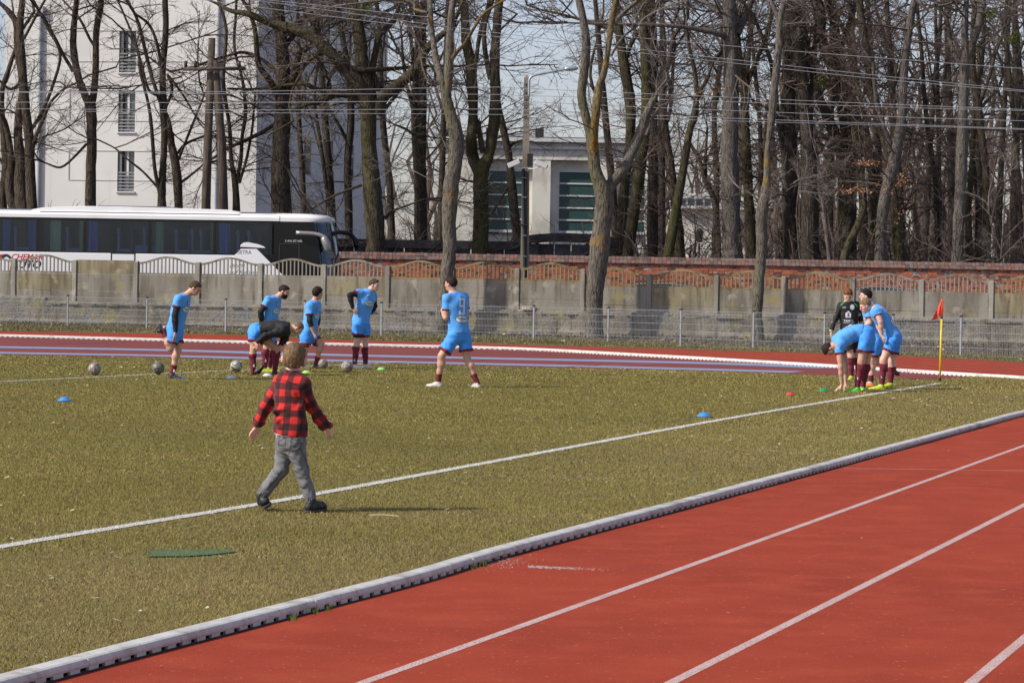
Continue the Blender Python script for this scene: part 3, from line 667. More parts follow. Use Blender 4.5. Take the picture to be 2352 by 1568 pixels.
# ================================================================ BUILDINGS
M_white = mat('smooth white render', (.66,.65,.62,1), [((.60,.59,.56,1), .3, .4, .65), ((.56,.55,.52,1), 1.5, .6, .75, (1,1,.1))], rough=.9)
M_cream = mat('cream render', (.74,.71,.62,1), [((.53,.50,.43,1), .5, .45, .65), ((.46,.43,.36,1), 2, .6, .75, (1,1,.15))], rough=.9)
def glassy(name, c, rough=.08, spec=.7):
    m, nt, b = newmat(name); b.inputs['Base Color'].default_value = c; b.inputs['Roughness'].default_value = rough; b.inputs['Specular IOR Level'].default_value = spec; return m
M_winglass = glassy('dark window glass', (.05,.075,.085,1)); M_frame = mat('white window frame', (.62,.62,.61,1), rough=.5)
M_rail = mat('grey metal slats', (.26,.27,.28,1), rough=.5, metal=.2); M_zinc = mat('zinc drain pipe', (.36,.39,.41,1), [((.46,.48,.50,1), 3, .4, .6, (1,1,.2))], rough=.45, metal=.5)
M_shade = mat('dark grey roller blind', (.16,.16,.165,1), rough=.8); M_joint = mat('render joint', (.42,.42,.41,1), rough=.9)
def prism_box(c, h, ax): return MB().box(c, h, ax)
ang = math.radians(11); BU = np.array([math.cos(ang), -math.sin(ang), 0]); BN = np.array([-BU[1]*-1, 0, 0]); BN = np.array([BU[1], -BU[0], 0])  # BN towards camera
COR = at(585, 600, 141); COR[2] = 0
wb = thing('white_building', 'tall white rendered building with narrow tall windows and zinc downpipes behind the bus', 'building', tuple(COR))
def wbl(mb, nm, m, parent=None, bv=0):
    o = mb.build(nm, m, parent or wb); 
    if bv: bevel(o, bv, 1)
    setp(o, wb); return o
def wface(px, py, off=0.0):
    """point of the front face seen at a measured position"""
    d = ray(px, py); s = np.dot(COR, BN)/np.dot(d, BN); return np.array([0,0,CAM_H])+d*s+BN*off
Lw = -np.dot(wface(6, 600)-COR, BU); HT = 17.2; DEPTH = 27
# front wall with real window openings: strips between the openings
wins = [(274.5, 312, 71, 167), (271, 309.5, 208.5, 303.5), (269, 306, 347, 440)]
WR = []
for (x0, x1, y0, y1) in wins:
    a = wface(x0+.5*(x1-x0), y0); b_ = wface(x0+.5*(x1-x0), y1); WR.append((a[2], b_[2]))
uc = np.dot(wface(291, 255)-COR, BU); hw = .415*2
u0, u1 = uc-.45*2.0*.93, uc+.45*2.0*.93
u0, u1 = uc-.41*1.0, uc+.41*1.0
wpx = np.dot(wface(309.5,255)-wface(271,255), BU)/2; u0, u1 = uc-wpx, uc+wpx
def slab(ua, ub, za, zb, dep=DEPTH):
    c = COR+BU*(ua+ub)/2-BN*dep/2+np.array([0,0,(za+zb)/2]); return MB().box(c, ((ub-ua)/2, dep/2, (zb-za)/2), (BU, BN, (0,0,1)))
front = MB()
def fs(ua, ub, za, zb, d0=0, d1=.35):
    c = COR+BU*(ua+ub)/2-BN*(d0+d1)/2+np.array([0,0,(za+zb)/2]); front.box(c, ((ub-ua)/2, (d1-d0)/2, (zb-za)/2), (BU, BN, (0,0,1)))
fs(-Lw, u0, 0, HT); fs(u1, 0, 0, HT)
zs = sorted([w_ for w_ in WR], key=lambda t: t[1]); zp = 0
for (zt, zb) in zs: fs(u0, u1, zp, zb); zp = zt
fs(u0, u1, zp, HT)
wbl(front, 'front_wall', M_white)
body = MB(); c = COR-BU*Lw/2-BN*(.35+DEPTH/2)+np.array([0,0,HT/2]); body.box(c, (Lw/2, DEPTH/2-.001, HT/2), (BU, BN, (0,0,1))); wbl(body, 'side_wall', M_white)
wbl(MB().box(COR-BU*Lw/2-BN*DEPTH/2+np.array([0,0,HT+.10]), (Lw/2+.2, DEPTH/2+.4, .10), (BU, BN, (0,0,1))), 'roof', M_zinc)
for (zt, zb) in WR:
    h = zt-zb; cz = (zt+zb)/2
    wn = wbl(MB().box(COR+BU*uc-BN*.30+np.array([0,0,cz]), (wpx, .02, h/2), (BU, BN, (0,0,1))), 'window', M_winglass)
    fr = MB()
    for uu, ww in ((u0+.03,.03), (uc+.02,.055), (u1-.03,.03)): fr.box(COR+BU*uu-BN*.25+np.array([0,0,cz]), (ww, .035, h/2), (BU, BN, (0,0,1)))
    fr.box(COR+BU*uc-BN*.245+np.array([0,0,zb+.04]), (wpx, .03, .04), (BU, BN, (0,0,1)))
    wbl(fr, 'frame', M_frame, wn)
    wbl(MB().box(COR+BU*(u0+.10)-BN*.10+np.array([0,0,cz]), (.10, .03, h/2), (BU, BN, (0,0,1))), 'roller_blind', M_shade, wn)
    for k in range(6): wbl(MB().box(COR+BU*uc-BN*.05+np.array([0,0,zb+.12+k*.165]), (wpx, .02, .035), (BU, BN, (0,0,1))), 'rail_slat', M_rail, wn)
    wbl(MB().box(COR+BU*uc+BN*.03+np.array([0,0,zb-.03]), (wpx+.06, .07, .03), (BU, BN, (0,0,1))), 'sill', M_frame, wn)
    # shallow frame joint in the render either side
    jf = MB(); ul = np.dot(wface(160, 255)-COR, BU); ur = np.dot(wface(425, 255)-COR, BU)
    for ua, ub, zz in ((ul, u0, zt), (u1, ur, zt), (ul, u0, zb+.55), (u1, ur, zb+.55)): jf.box(COR+BU*(ua+ub)/2+BN*.012+np.array([0,0,zz]), ((ub-ua)/2, .012, .018), (BU, BN, (0,0,1)))
    jf.box(COR+BU*ul+BN*.012+np.array([0,0,(zt+zb+.55)/2]), (.03, .014, (zt-zb-.55)/2), (BU, BN, (0,0,1)))
    wbl(jf, 'render_moulding', M_joint)
for px in (93, 497):
    b0 = wface(px-4 if px < 200 else px+0, 470); u_ = np.dot(b0-COR, BU); ztop_ = HT if px > 200 else wface(97, 20)[2]
    o = wbl(MB().tube([COR+BU*u_+BN*.12+np.array([0,0,0]), COR+BU*u_+BN*.12+np.array([0,0,ztop_])], .085, 10), 'downpipe', M_zinc)
    wbl(MB().box(COR+BU*u_+BN*.15+np.array([0,0,ztop_-.1]), (.19,.14,.2), (BU, BN, (0,0,1))), 'rain_hopper', M_zinc, o)
M_darkglass = glassy('shaded glass', (.04,.05,.06,1))
for k in range(5):
    for zz in (5, 8.3, 11.6, 14.6):
        cc = COR-BN*(5+k*4.6)+np.array([0,0,zz]); o = wbl(MB().box(cc+BU*.01, (.06,.55,1.0), (BU, BN, (0,0,1))), 'window', M_darkglass)
# cream hall
CY = 178.
ch = thing('cream_hall', 'low cream hall with recessed bays and tall green glass windows behind the lamp pole', 'building', tuple(at(1240, 600, CY)*[1,1,0]))
def chl(mb, nm, m, parent=None):
    o = mb.build(nm, m, parent or ch); setp(o, ch); return o
def cx_(px): return at(px, 500, CY)[0]
def cz_(py, px=1240): return at(px, py, CY)[2]
M_teal = glassy('green tinted glass', (.035,.080,.078,1), .12, .6); M_roofd = mat('dark roofing', (.04,.042,.05,1), rough=.7); M_cornice = mat('pale cornice', (.62,.62,.60,1), rough=.7)
ztop_, zpan, zw1, zw0 = cz_(327), cz_(367), cz_(392), cz_(532)
hall = MB()
bays = [(1118,1221.5),(1263,1372),(1413,1480)]
XL, XR = cx_(1010), cx_(1480)
hall.box(((XL+XR)/2, CY+.55+6, (zpan-.02)/2), ((XR-XL)/2, 6, (zpan-.02)/2))
hall.box(((XL+XR)/2, CY+6.2, (zpan+ztop_)/2), ((XR-XL)/2, 6.3, (ztop_-zpan)/2))
prev = 1010
for a_, b_ in bays:
    x0, x1 = cx_(prev), cx_(a_); hall.box(((x0+x1)/2, CY+.24, (zpan-.004)/2), ((x1-x0)/2, .306, (zpan-.004)/2)); prev = b_
chl(hall, 'wall', M_cream)
chl(MB().box(((XL+XR)/2, CY+5, cz_(339)), ((XR-XL)/2+.1, 5.3, .10)), 'cornice', M_cornice)
chl(MB().box(((XL+XR)/2, CY+6, cz_(322)), ((XR-XL)/2+.35, 6.55, .12)), 'gutter', M_cornice)
rf = chl(MB().prism([(XL-.3, CY-.25, cz_(318)), (XL-.3, CY+6, cz_(303)), (XL-.3, CY+12, cz_(318))], (XR-XL+.6, 0, 0)), 'roof', M_roofd)
for px in (1121, 1237): 
    v = chl(MB().box((cx_(px), CY+4, cz_(298)), (.27,.3,.28)), 'roof_vent', M_roofd, rf); chl(MB().tube([(cx_(px)+.1, CY+4, cz_(292)), (cx_(px)+.1, CY+4, cz_(283))], .16, 10), 'flue', M_zinc, v)
for a_, b_ in ((1117,1200),(1284,1372),(1440,1480)):
    x0, x1 = cx_(a_), cx_(b_); wn = chl(MB().box(((x0+x1)/2, CY+.52, (zw0+zw1)/2), ((x1-x0)/2, .04, (zw1-zw0)/2)), 'window', M_teal)
    for k in range(6):
        zz = zw0+(zw1-zw0)*k/5; chl(MB().box(((x0+x1)/2, CY+.45, zz), ((x1-x0)/2, .04, .045 if k else .09)), 'glazing_bar', M_frame, wn)
    chl(MB().box(((x0+x1)/2, CY+.40, zw0-.12), ((x1-x0)/2+.2, .12, .05)), 'sill', M_roofd, wn)
# small far building
FY = 230.
fb = thing('far_building', 'small pale flat roofed building seen between trunks on the right', 'building', tuple(at(1670, 590, FY)*[1,1,0]))
def fbl(mb, nm, m, parent=None):
    o = mb.build(nm, m, parent or fb); setp(o, fb); return o
x0, x1 = at(1560,500,FY)[0], at(1790,500,FY)[0]; zt = at(1600, 480, FY)[2]
fbl(MB().box(((x0+x1)/2, FY+4, zt/2), ((x1-x0)/2, 4, zt/2)), 'wall', M_cream)
rl = fbl(MB().box(((x0+x1)/2, FY+3.5, zt+.12), ((x1-x0)/2+.3, 4.2, .12)), 'parapet', M_frame)
x2, x3 = at(1562,450,FY)[0], at(1640,450,FY)[0]; zu = at(1600,443,FY)[2]
fbl(MB().box(((x2+x3)/2, FY+5, (zt+.25+zu)/2), ((x3-x2)/2, 2.5, (zu-zt-.25)/2)), 'upper_storey', M_white)
for k in range(4):
    xx = x2+(x3-x2)*(k+.5)/4; fbl(MB().box((xx, FY+2.47, (zt+zu)/2-.15), (.26,.03,.42)), 'window', M_winglass)
xg = at(1780,520,FY)[0]; fbl(MB().box((xg-.9, FY-.02, at(1780,520,FY)[2]), (.45,.03,.9)), 'window', M_winglass)
# lantern in front of it
lp = thing('park_lantern', 'slim black park lantern post in front of the pale far building', 'lamp', tuple(at(1606, 600, 150)*[1,1,0]))
lx = at(1606,560,150)[0]; zt = at(1606,526,150)[2]; M_blk = mat('black painted metal', (.015,.016,.018,1), rough=.5)
o = MB().tube([(lx,150,.3),(lx,150,zt-.75)], [.07,.05], 8).build('pole', M_blk, lp); setp(o, lp)
o = MB().lathe([(.02,-.72),(.17,-.62),(.2,-.2),(.27,-.16),(.06,.02),(0,.05)], (lx,150,zt), 8).build('lantern_head', M_blk, lp); setp(o, lp)
# ================================================================ COACH
M_busw = mat('white coach paint', (.80,.80,.80,1), [((.74,.74,.73,1), 1.2, .5, .7)], rough=.22, spec=.6)
M_busb = mat('gloss black coach panel', (.008,.009,.011,1), rough=.12, spec=.25)
M_busg = mat('grey roof panel', (.13,.15,.18,1), rough=.4)
M_rub = mat('black rubber', (.02,.02,.02,1), rough=.7)
def tinted(name, tint, mixf):
    m, nt, b = newmat(name); out = nt.nodes['Material Output']
    tr = N(nt, 'ShaderNodeBsdfTransparent'); tr.inputs[0].default_value = tint; gl = N(nt, 'ShaderNodeBsdfGlossy'); gl.inputs['Roughness'].default_value = .03; gl.inputs['Color'].default_value = (.65,.8,1,1)
    fr = N(nt, 'ShaderNodeFresnel'); fr.inputs[0].default_value = 1.38; ad = N(nt, 'ShaderNodeMath', operation='ADD'); ad.inputs[1].default_value = mixf; nt.links.new(fr.outputs[0], ad.inputs[0])
    mx = N(nt, 'ShaderNodeMixShader'); nt.links.new(ad.outputs[0], mx.inputs[0]); nt.links.new(tr.outputs[0], mx.inputs[1]); nt.links.new(gl.outputs[0], mx.inputs[2]); nt.links.new(mx.outputs[0], out.inputs['Surface']); return m
M_glass = tinted('tinted coach glass', (.80,.84,.88,1), .012); M_wind = tinted('windscreen glass', (.55,.60,.62,1), .07)
M_curg = mat('green curtain', (.45,.66,.42,1), [((.22,.40,.22,1), 14, .45, .55, (1,1,.02))], rough=.9); M_curb = mat('blue curtain', (.24,.33,.70,1), [((.10,.16,.42,1), 14, .45, .55, (1,1,.02))], rough=.9)
M_seat = mat('blue coach seat', (.16,.20,.32,1), rough=.8); M_inside = mat('coach interior', (.02,.02,.022,1), rough=.9)
M_sil = mat('silver mirror arm', (.36,.34,.32,1), rough=.3, metal=.5)
FRONT = at(783, 610, 98.6); FRONT[2] = .28
yaw = math.radians(-4.5); bus = thing('coach', 'white touring coach with dark tinted windows parked behind the concrete fence', 'coach', tuple(FRONT)); bus.rotation_euler = (0,0,yaw)
# local frame: x forward (front at 0), y away from camera positive, near side at y=-1.27, z up from the ground
def bp_(mb, nm, m, parent=None, smooth=False, bv=0):
    o = mb.build(nm, m, parent or bus, smooth)
    if bv: bevel(o, bv, 2)
    return o
LB, HWD = 12.95, 1.27
# lower body shell, closed; belt line 2.22
def shell(x0, x1, z0, z1, inset=0): return MB().box(((x0+x1)/2, 0, (z0+z1)/2), ((x1-x0)/2, HWD-inset, (z1-z0)/2))
bp_(shell(-LB, -3.50, .32, 2.22), 'body', M_busw, bv=.03); bp_(shell(-3.495, -1.95, .32, 2.215, .004), 'front_body', M_busb)
# diagonal swoosh of white over the black front on both sides, standing 6 mm proud
for sy in (-1, 1):
    sw = MB()
    y = sy*(HWD+.001)
    sw.prism([(-3.55,y,2.2),(-3.42,y,2.30),(-3.30,y,2.44),(-2.75,y,2.44),(-1.62,y,1.35),(-1.05,y,.6),(-3.55,y,.6)], (0, sy*.02, 0))
    bp_(sw, 'side_swoosh', M_busw)
for sy in (-1, 1):
    hood = MB()
    y = sy*(HWD+.004)
    hood.prism([(-3.33,y,2.50),(-3.30,y,2.58),(-3.20,y,2.65),(-3.05,y,2.665),(-2.70,y,2.60),(-2.50,y,2.53),(-2.44,y,2.47)], (0, sy*.03, 0))
    bp_(hood, 'side_cowl', M_busw, bv=.01)
# roof band and roof
rb = MB(); prof = [(-HWD,3.41),(-HWD,3.52),(-HWD+.05,3.60),(-HWD+.22,3.66),(-.5,3.70),(.5,3.70),(HWD-.22,3.66),(HWD-.05,3.60),(HWD,3.52),(HWD,3.41)]
rb.prism([(-LB, y, z) for y, z in prof], (LB-1.95, 0, 0)); bp_(rb, 'roof', M_busw)
bp_(MB().box((-LB/2-1, 0, 3.695), (LB/2-1.2, .98, .012)), 'roof_panel', M_busg)
# roof fairing with air conditioning
xs = lambda V_: at(V_, 490, 99)[0]-FRONT[0]
fa = MB(); xa, xb = xs(72), xs(572)
pr = [(xa,3.62),(xa+.25,3.70),(xa+.55,3.76),(xa+1.2,3.79),(xa+1.9,3.83),(xa+3.2,3.83),(xb-2.2,3.80),(xb-.6,3.78),(xb-.25,3.73),(xb,3.62)]
fa.prism([(x, -1.05, z) for x, z in pr], (0, .12, 0)); fa.prism([(x, .93, z) for x, z in pr], (0, .12, 0)); f_ = bp_(fa, 'roof_fairing', M_busw, bv=.02)
bp_(MB().prism([(x, -.92, z-.02) for x, z in pr], (0, 1.84, 0)), 'roof_fairing_top', M_busw, f_)
bp_(MB().prism([(xa+2.3,-.80,3.79),(xa+2.45,-.80,3.87),(xa+4.9,-.80,3.86),(xa+5.35,-.80,3.79)], (0,1.6,0)), 'air_conditioning_cover', M_busg, f_, bv=.02)
bp_(MB().box(((xa+xb)/2+.2, -HWD+.06, 3.615), ((xb-xa)/2-.3, .015, .012)), 'roof_seam', M_rub, f_)
# windows on both sides
edges = [xs(v) for v in (-140, 0, 102, 211, 360, 510, 640)]
for sy in (-1, 1):
    pl = MB(); y = sy*(HWD-.03)
    pl.box(((-LB-1.95)/2, y, 3.365), ((LB-1.95)/2, .025, .044)); pl.box(((-LB-1.95)/2, y, 2.235), ((LB-1.95)/2, .025, .02))
    for e in edges: pl.box((e, y, 2.79), (.07, .025, .53))
    pl.box((-2.15, y, 2.79), (.20, .025, .53)); pl.box((-LB+.2, y, 2.79), (.2, .025, .53)); pl.box((xs(106), y, 2.79), (.13, .024, .53))
    bp_(pl, 'window_pillars', M_busb)
    for k in range(len(edges)-1):
        a_, b_ = edges[k]+.072, edges[k+1]-.072; bp_(MB().box(((a_+b_)/2, sy*(HWD-.008), 2.79), ((b_-a_)/2+.06, .004, .55)), 'window', M_glass if sy < 0 else M_busb)
    bp_(MB().box(((edges[-1]+-2.3)/2, sy*(HWD-.008), 2.79), ((-2.3-edges[-1])/2, .004, .55)), 'window', M_glass if sy < 0 else M_busb)
bp_(MB().box((-LB+.02, 0, 2.79), (.02, HWD-.02, .57)), 'rear_window', M_busb)
# interior: floor, far shade, curtains, seats
bp_(MB().box((-7.2, 0, 2.24), (5.5, 1.2, .01)).box((-7.2, 0, 3.34), (5.5, 1.2, .01)), 'cabin_lining', M_inside)
def curtain(x0, x1, m, y=-1.17, gathered=False):
    P = []; n = 18
    for j in range(n+1):
        x = x0+(x1-x0)*j/n; P.append((x, y+.03*math.sin(j*2.1), 0))
    A = [(p[0], p[1], 3.32) for p in P]; B = [(x0+(p[0]-x0)*(.45 if gathered else 1), p[1], 2.26) for p in P]; bp_(MB().strip(A, B), 'curtain', m)
for v0, v1, m in ((-10,10,M_curg),(19,36,M_curb),(78,97,M_curb),(129,153,M_curg),(196,207,M_curg),(217,239,M_curb),(372,391,M_curg),(497,508,M_curg),(519,543,M_curb)): curtain(xs(v0), xs(v1), m)
def seat(x, y):
    s = MB(); s.box((x, y, 2.52), (.05, .21, .42)).box((x-.03, y, 2.99), (.06, .13, .10)).box((x+.22, y, 2.30), (.24, .21, .07))
    for o_ in s.V[0:8]: pass
    bp_(s, 'seat', M_seat, bv=.03)
for v in (-60, 46, 166, 285, 345, 418, 455, 475, 560, 585):
    seat(xs(v), -.85); seat(xs(v)+.1, .85)
bp_(MB().box((xs(352), -1.1, 2.36), (.42, .01, .14)), 'seat_tray', mat('blue window sticker', (.10,.13,.35,1), rough=.6))
# front section
nose = MB(); ns = 14
def plan(t): # t 0..1 from near side round the front to the far side
    a = math.pi*(t-.5); return (-1.0+1.0*math.copysign(abs(math.cos(a))**.55, math.cos(a)), HWD*math.copysign(abs(math.sin(a))**.62, math.sin(a)))
def nose_ring(z, back, sh=1.0):
    return [np.array([-1.95, -HWD*sh, z])]+[np.array([plan(t)[0]-back, plan(t)[1]*sh, z]) for t in np.linspace(0, 1, 2*ns+1)]+[np.array([-1.95, HWD*sh, z])]
def loft(rings, mb):
    n = len(rings[0]); V = [p for r in rings for p in r]; mb.add(V, [(i*n+j, i*n+j+1, (i+1)*n+j+1, (i+1)*n+j) for i in range(len(rings)-1) for j in range(n-1)]); return mb
bp_(loft([nose_ring(.35, .03), nose_ring(.8, 0), nose_ring(1.25, .0)], MB()), 'front_bumper', M_busw, smooth=True)
R1, R2 = nose_ring(1.25, 0), nose_ring(3.24, .30)
mid = [nose_ring(z, .32*((z-1.25)/2.15)**1.3) for z in (1.25, 1.7, 2.2, 2.7, 3.0, 3.40)]
n = len(mid[0]); s0, s1 = 4, n-5
bp_(loft([r[:s0+1] for r in mid], MB()), 'door_panel', M_busb, smooth=True); bp_(loft([r[s1:] for r in mid], MB()), 'door_panel', M_busb, smooth=True)
bp_(loft([r[s0:s1+1] for r in mid], MB()), 'windscreen', M_wind, smooth=True)
bp_(loft([nose_ring(3.40, .32), nose_ring(3.44, .27), nose_ring(3.50, .28), nose_ring(3.56, .30), nose_ring(3.65, .55, .9), nose_ring(3.69, 1.0, .6)], MB()), 'front_roof_dome', M_busw, smooth=True)
bp_(MB().box((-1.97, -HWD-.001, 3.50), (.008,.004,.09)), 'roof_joint', M_rub)
bp_(MB().box((-1.93, 0, 2.3), (.02, 1.2, 1.0)), 'driver_bulkhead', M_inside)
bp_(MB().box((-.75, 0, 1.28), (.6, 1.1, .05)), 'dashboard', M_inside)
M_wheel = mat('driver wheel', (.03,.03,.03,1), rough=.5)
dr = MB(); y = -HWD-.004; x0, x1 = xs(656), xs(704)
for (a_, b_, c_, d_) in ((x0, x1, 2.62, 2.66), (x0, x0+.04, .5, 2.66), (x1-.05, x1, .5, 2.66)): dr.box(((a_+b_)/2, y, (c_+d_)/2), ((b_-a_)/2, .006, (d_-c_)/2))
bp_(dr, 'door_frame', M_cap)
bp_(MB().box(((x0+x1)/2, y-.001, 2.1), ((x1-x0)/2-.06, .004, .46)), 'door_window', M_busb)
# hanging mirrors
cb = crop(700,780,3.136)
def bl(x, y, yy):
    """photo position -> coach frame at depth yy"""
    a, b_ = cb(x, y); p = at(a, b_, FRONT[1]+yy)-FRONT; c, s = math.cos(-yaw), math.sin(-yaw); return np.array([p[0]*c-p[1]*s, p[0]*s+p[1]*c, p[2]])
arm = [bl(1520,475,-1.33), bl(1740,487,-1.36), bl(1850,515,-1.4), bl(1915,570,-1.44)]
mr = bp_(MB().tube(catmull(arm, 4), [.075]*4+[.072]*4+[.065]*5, 10), 'mirror_arm', M_sil, smooth=True)
bp_(MB().tube(catmull([bl(1860,530,-1.46), bl(1895,600,-1.48), bl(1925,700,-1.48)], 4), [.10,.12,.13,.14,.14,.14,.13,.12,.10], 10), 'mirror_head', M_sil, mr, smooth=True)
ar2 = [bl(1960,560,-.2), bl(1985,500,.0), bl(2050,470,.3), bl(2150,480,.5), bl(2220,510,.6), bl(2265,580,.6)]
m2 = bp_(MB().tube(catmull(ar2, 4), .075, 10), 'mirror_arm', M_busb, smooth=True)
bp_(MB().tube(catmull([bl(2245,540,.62), bl(2275,610,.62), bl(2285,690,.62)], 4), [.08,.10,.11,.12,.12,.12,.11,.10,.08], 10), 'mirror_head', M_busb, m2, smooth=True)
# wipers lamps ignored below the fence; wheels
for x in (-2.75, -8.9, -10.2):
    for sy in (-1, 1):
        wv = bp_(MB().tube([(x, sy*(HWD-.30), .5), (x, sy*(HWD+.01), .5)], .5, 24), 'wheel', M_rub, bv=.03); bp_(MB().tube([(x, sy*(HWD-.02), .5), (x, sy*(HWD+.025), .5)], .28, 16), 'rim', M_sil, wv)
# panel gaps and lettering
gp_ = MB()
for v in (270, 324): gp_.box((xs(v)+.03, -HWD-.002, 2.0), (.022,.004,.22))
gp_.box(((xs(270)+xs(324))/2+.03, -HWD-.002, 2.205), ((xs(324)-xs(270))/2,.004,.012)); bp_(gp_, 'hatch_gap', M_rub)
yy = -HWD-.024; X_ = (1,0,0); Z_ = (0,0,1)
M_txtk = mat('black lettering', (.02,.02,.02,1), rough=.6); M_txtr = mat('red lettering', (.60,.02,.03,1), rough=.5); M_txtg = mat('grey lettering', (.22,.22,.24,1), rough=.6); M_txtw = mat('white lettering', (.7,.7,.7,1), rough=.5)
text_part(bus, 'maker_lettering', 'SETRA', (xs(578), yy, 2.315), X_, Z_, .17, M_txtg, 0, .02)
text_part(bus, 'model_lettering', 'S 416 GT-HD', (xs(691)-.02, -HWD-.011, 2.73), X_, Z_, .105, M_txtw)
text_part(bus, 'script_lettering', 'Hum', (xs(560), yy, 1.86), X_, Z_, .26, M_txtg, .5, 0); text_part(bus, 'script_lettering', 'auf Reisen', (xs(574), yy, 1.62), X_, Z_, .24, M_txtg, .5, 0)
yy = -HWD-.004
text_part(bus, 'company_lettering', 'CHEMAR', (xs(76), yy, 2.02), X_, Z_, .28, M_txtr, .3, .02)
text_part(bus, 'company_lettering', 'AUTO', (xs(74), yy, 1.76), X_, Z_, .37, M_txtk, .3, .03)
text_part(bus, 'company_lettering', 'TRANSPORT', (xs(74), yy, 1.55), X_, Z_, .10, M_txtg)
lg = MB(); lx = xs(27); lg.prism([(lx-.22,yy,2.10),(lx+.05,yy,2.12),(lx-.05,yy,1.98),(lx-.25,yy,1.90)], (0,-.003,0)); lg.prism([(lx+.18,yy,1.72),(lx+.26,yy,1.72),(lx+.30,yy,1.50),(lx+.16,yy,1.56)], (0,-.003,0)); bp_(lg, 'round_emblem', M_txtr)
lg = MB(); lg.add([(lx+.03+(.19 if k % 2 == 0 else .12)*math.cos(a), yy-.004, 1.93+(.19 if k % 2 == 0 else .12)*math.sin(a)) for k in (0,) for a in np.linspace(.2, 2.9, 10)]+[(lx+.03+.10*math.cos(a), yy-.004, 1.93+.10*math.sin(a)) for a in np.linspace(2.9, .2, 10)], [tuple(range(20))]); bp_(lg, 'round_emblem', M_txtk)
bp_(MB().box((-LB/2, -HWD-.002, 1.50), (LB/2-1.9, .003, .008)), 'trim_line', M_txtg)
# ================================================================ PARKED CARS (only their roofs show over the fence)
def car(x0V, x1V, zroof, Y, lab, colm, grp='cars parked behind the concrete fence'):
    xa, xb = at(x0V, 655, Y)[0], at(x1V, 655, Y)[0]; cx = (xa+xb)/2; t = thing('parked_car', lab, 'car', (cx, Y, GZ), grp); h = zroof-GZ; w2 = .86; hl = (xb-xa)/2
    def cp(mb, nm, m, par=None, bv=0):
        o = mb.build(nm, m, par or t)
        if bv: bevel(o, bv, 2)
        return o
    L = hl+1.05
    cp(MB().prism([(-L,-w2,.30),(-L-.05,-w2,.62),(-L+.1,-w2,.86),(-hl-.1,-w2,.92),(hl+.25,-w2,.92),(L-.1,-w2,.80),(L+.05,-w2,.55),(L,-w2,.28)], (0,2*w2,0)), 'body', colm, bv=.05)
    gl = cp(MB().prism([(-hl-.1,-w2+.06,.90),(-hl*.82,-w2+.12,h-.07),(hl*.62,-w2+.12,h-.06),(hl+.2,-w2+.06,.90)], (0,2*w2-.2,0)), 'cabin_glass', M_winglass, bv=.03)
    rf = cp(MB().prism([(-hl*.95,-w2+.13,h-.10),(-hl*.80,-w2+.13,h-.035),(-hl*.3,-w2+.13,h),(hl*.35,-w2+.13,h-.008),(hl*.66,-w2+.13,h-.055),(hl*.8,-w2+.13,h-.10)], (0,2*w2-.26,0)), 'roof', M_busb, bv=.02)
    for sy in (-1, 1): cp(MB().tube(catmull([(-hl*.92,sy*(w2-.14),h-.10),(-hl*.5,sy*(w2-.14),h-.035),(hl*.2,sy*(w2-.14),h-.03),(hl*.72,sy*(w2-.14),h-.10)], 4), .028, 6), 'roof_rail', M_sil, rf)
    for x in (-L+.75, L-.8):
        for sy in (-1, 1):
            wv = cp(MB().tube([(x, sy*(w2-.2), .32), (x, sy*(w2+.01), .32)], .32, 20), 'wheel', M_rub, bv=.02); cp(MB().tube([(x, sy*(w2-.02), .32), (x, sy*(w2+.02), .32)], .2, 12), 'rim', M_sil, wv)
    for sy in (-1, 1): cp(MB().box((L-.02, sy*.62, .66), (.05,.16,.07)), 'headlight', M_frame, bv=.01); cp(MB().box((-L-.02, sy*.66, .72), (.04,.12,.09)), 'tail_light', M_txtr, bv=.01)
    return t
car(1432, 1612, 1.79, 97.5, 'grey car with silver roof rails behind the fence left of the pollarded tree', mat('silver car paint', (.38,.40,.42,1), rough=.3, metal=.6))
car(1955, 2085, 1.80, 96.5, 'car with pale roof rails behind the fence next to the black haired player', mat('blue grey car paint', (.12,.16,.22,1), rough=.3, metal=.6))
# ================================================================ POLES AND WIRES
M_cpole = mat('weathered concrete pole', (.25,.215,.165,1), [((.15,.13,.10,1), 3, .45, .65, (1,1,.2))], rough=.95, bump=(20,.5,.01))
PY = 99.5
cl = crop(2000,250,1.743)
pt_, pb_ = on(cl, 187, 108, PY), on(cl, 172, 1540, PY); pb_[2] = GZ
lp = thing('lamp_pole', 'square concrete utility pole with a curved lamp arm and two white cameras', 'lamp post', tuple(pb_))
def lpp(mb, nm, m, parent=None, smooth=False):
    o = mb.build(nm, m, parent or lp, smooth); setp(o, lp); return o
def on_p(x, y, dy=0): return on(cl, x, y, PY+dy)
po = MB(); ax = pt_-pb_; 
V = []
for f in (0, .25, .5, .75, 1):
    c = pb_+ax*f; s = .17-.075*f
    V += [c+np.array(q)*s for q in ((-1,-1,0),(1,-1,0),(1,1,0),(-1,1,0))]
V.append(pt_+np.array([0,0,.12]))
po.add(V, [(4*i+j, 4*i+(j+1)%4, 4*i+4+(j+1)%4, 4*i+4+j) for i in range(4) for j in range(4)]+[(16,17,20),(17,18,20),(18,19,20),(19,16,20)])
lpp(po, 'pole', M_cpole)
hl_ = MB()
for k in range(16):
    c = pb_+ax*(.50+.031*k); hl_.tube([c+(.0,-.125+.04*(.5+.03*k-.5),0), c+(0,-.10,0)], .018, 8)
lpp(hl_, 'bolt_holes', M_crack)
lpp(MB().tube([on_p(172,1500,-.25), on_p(160,740,-.2)], .055, 8).tube([on_p(180,1500,-.22), on_p(180,760,-.19)], .04, 8), 'cable_duct', M_cap)
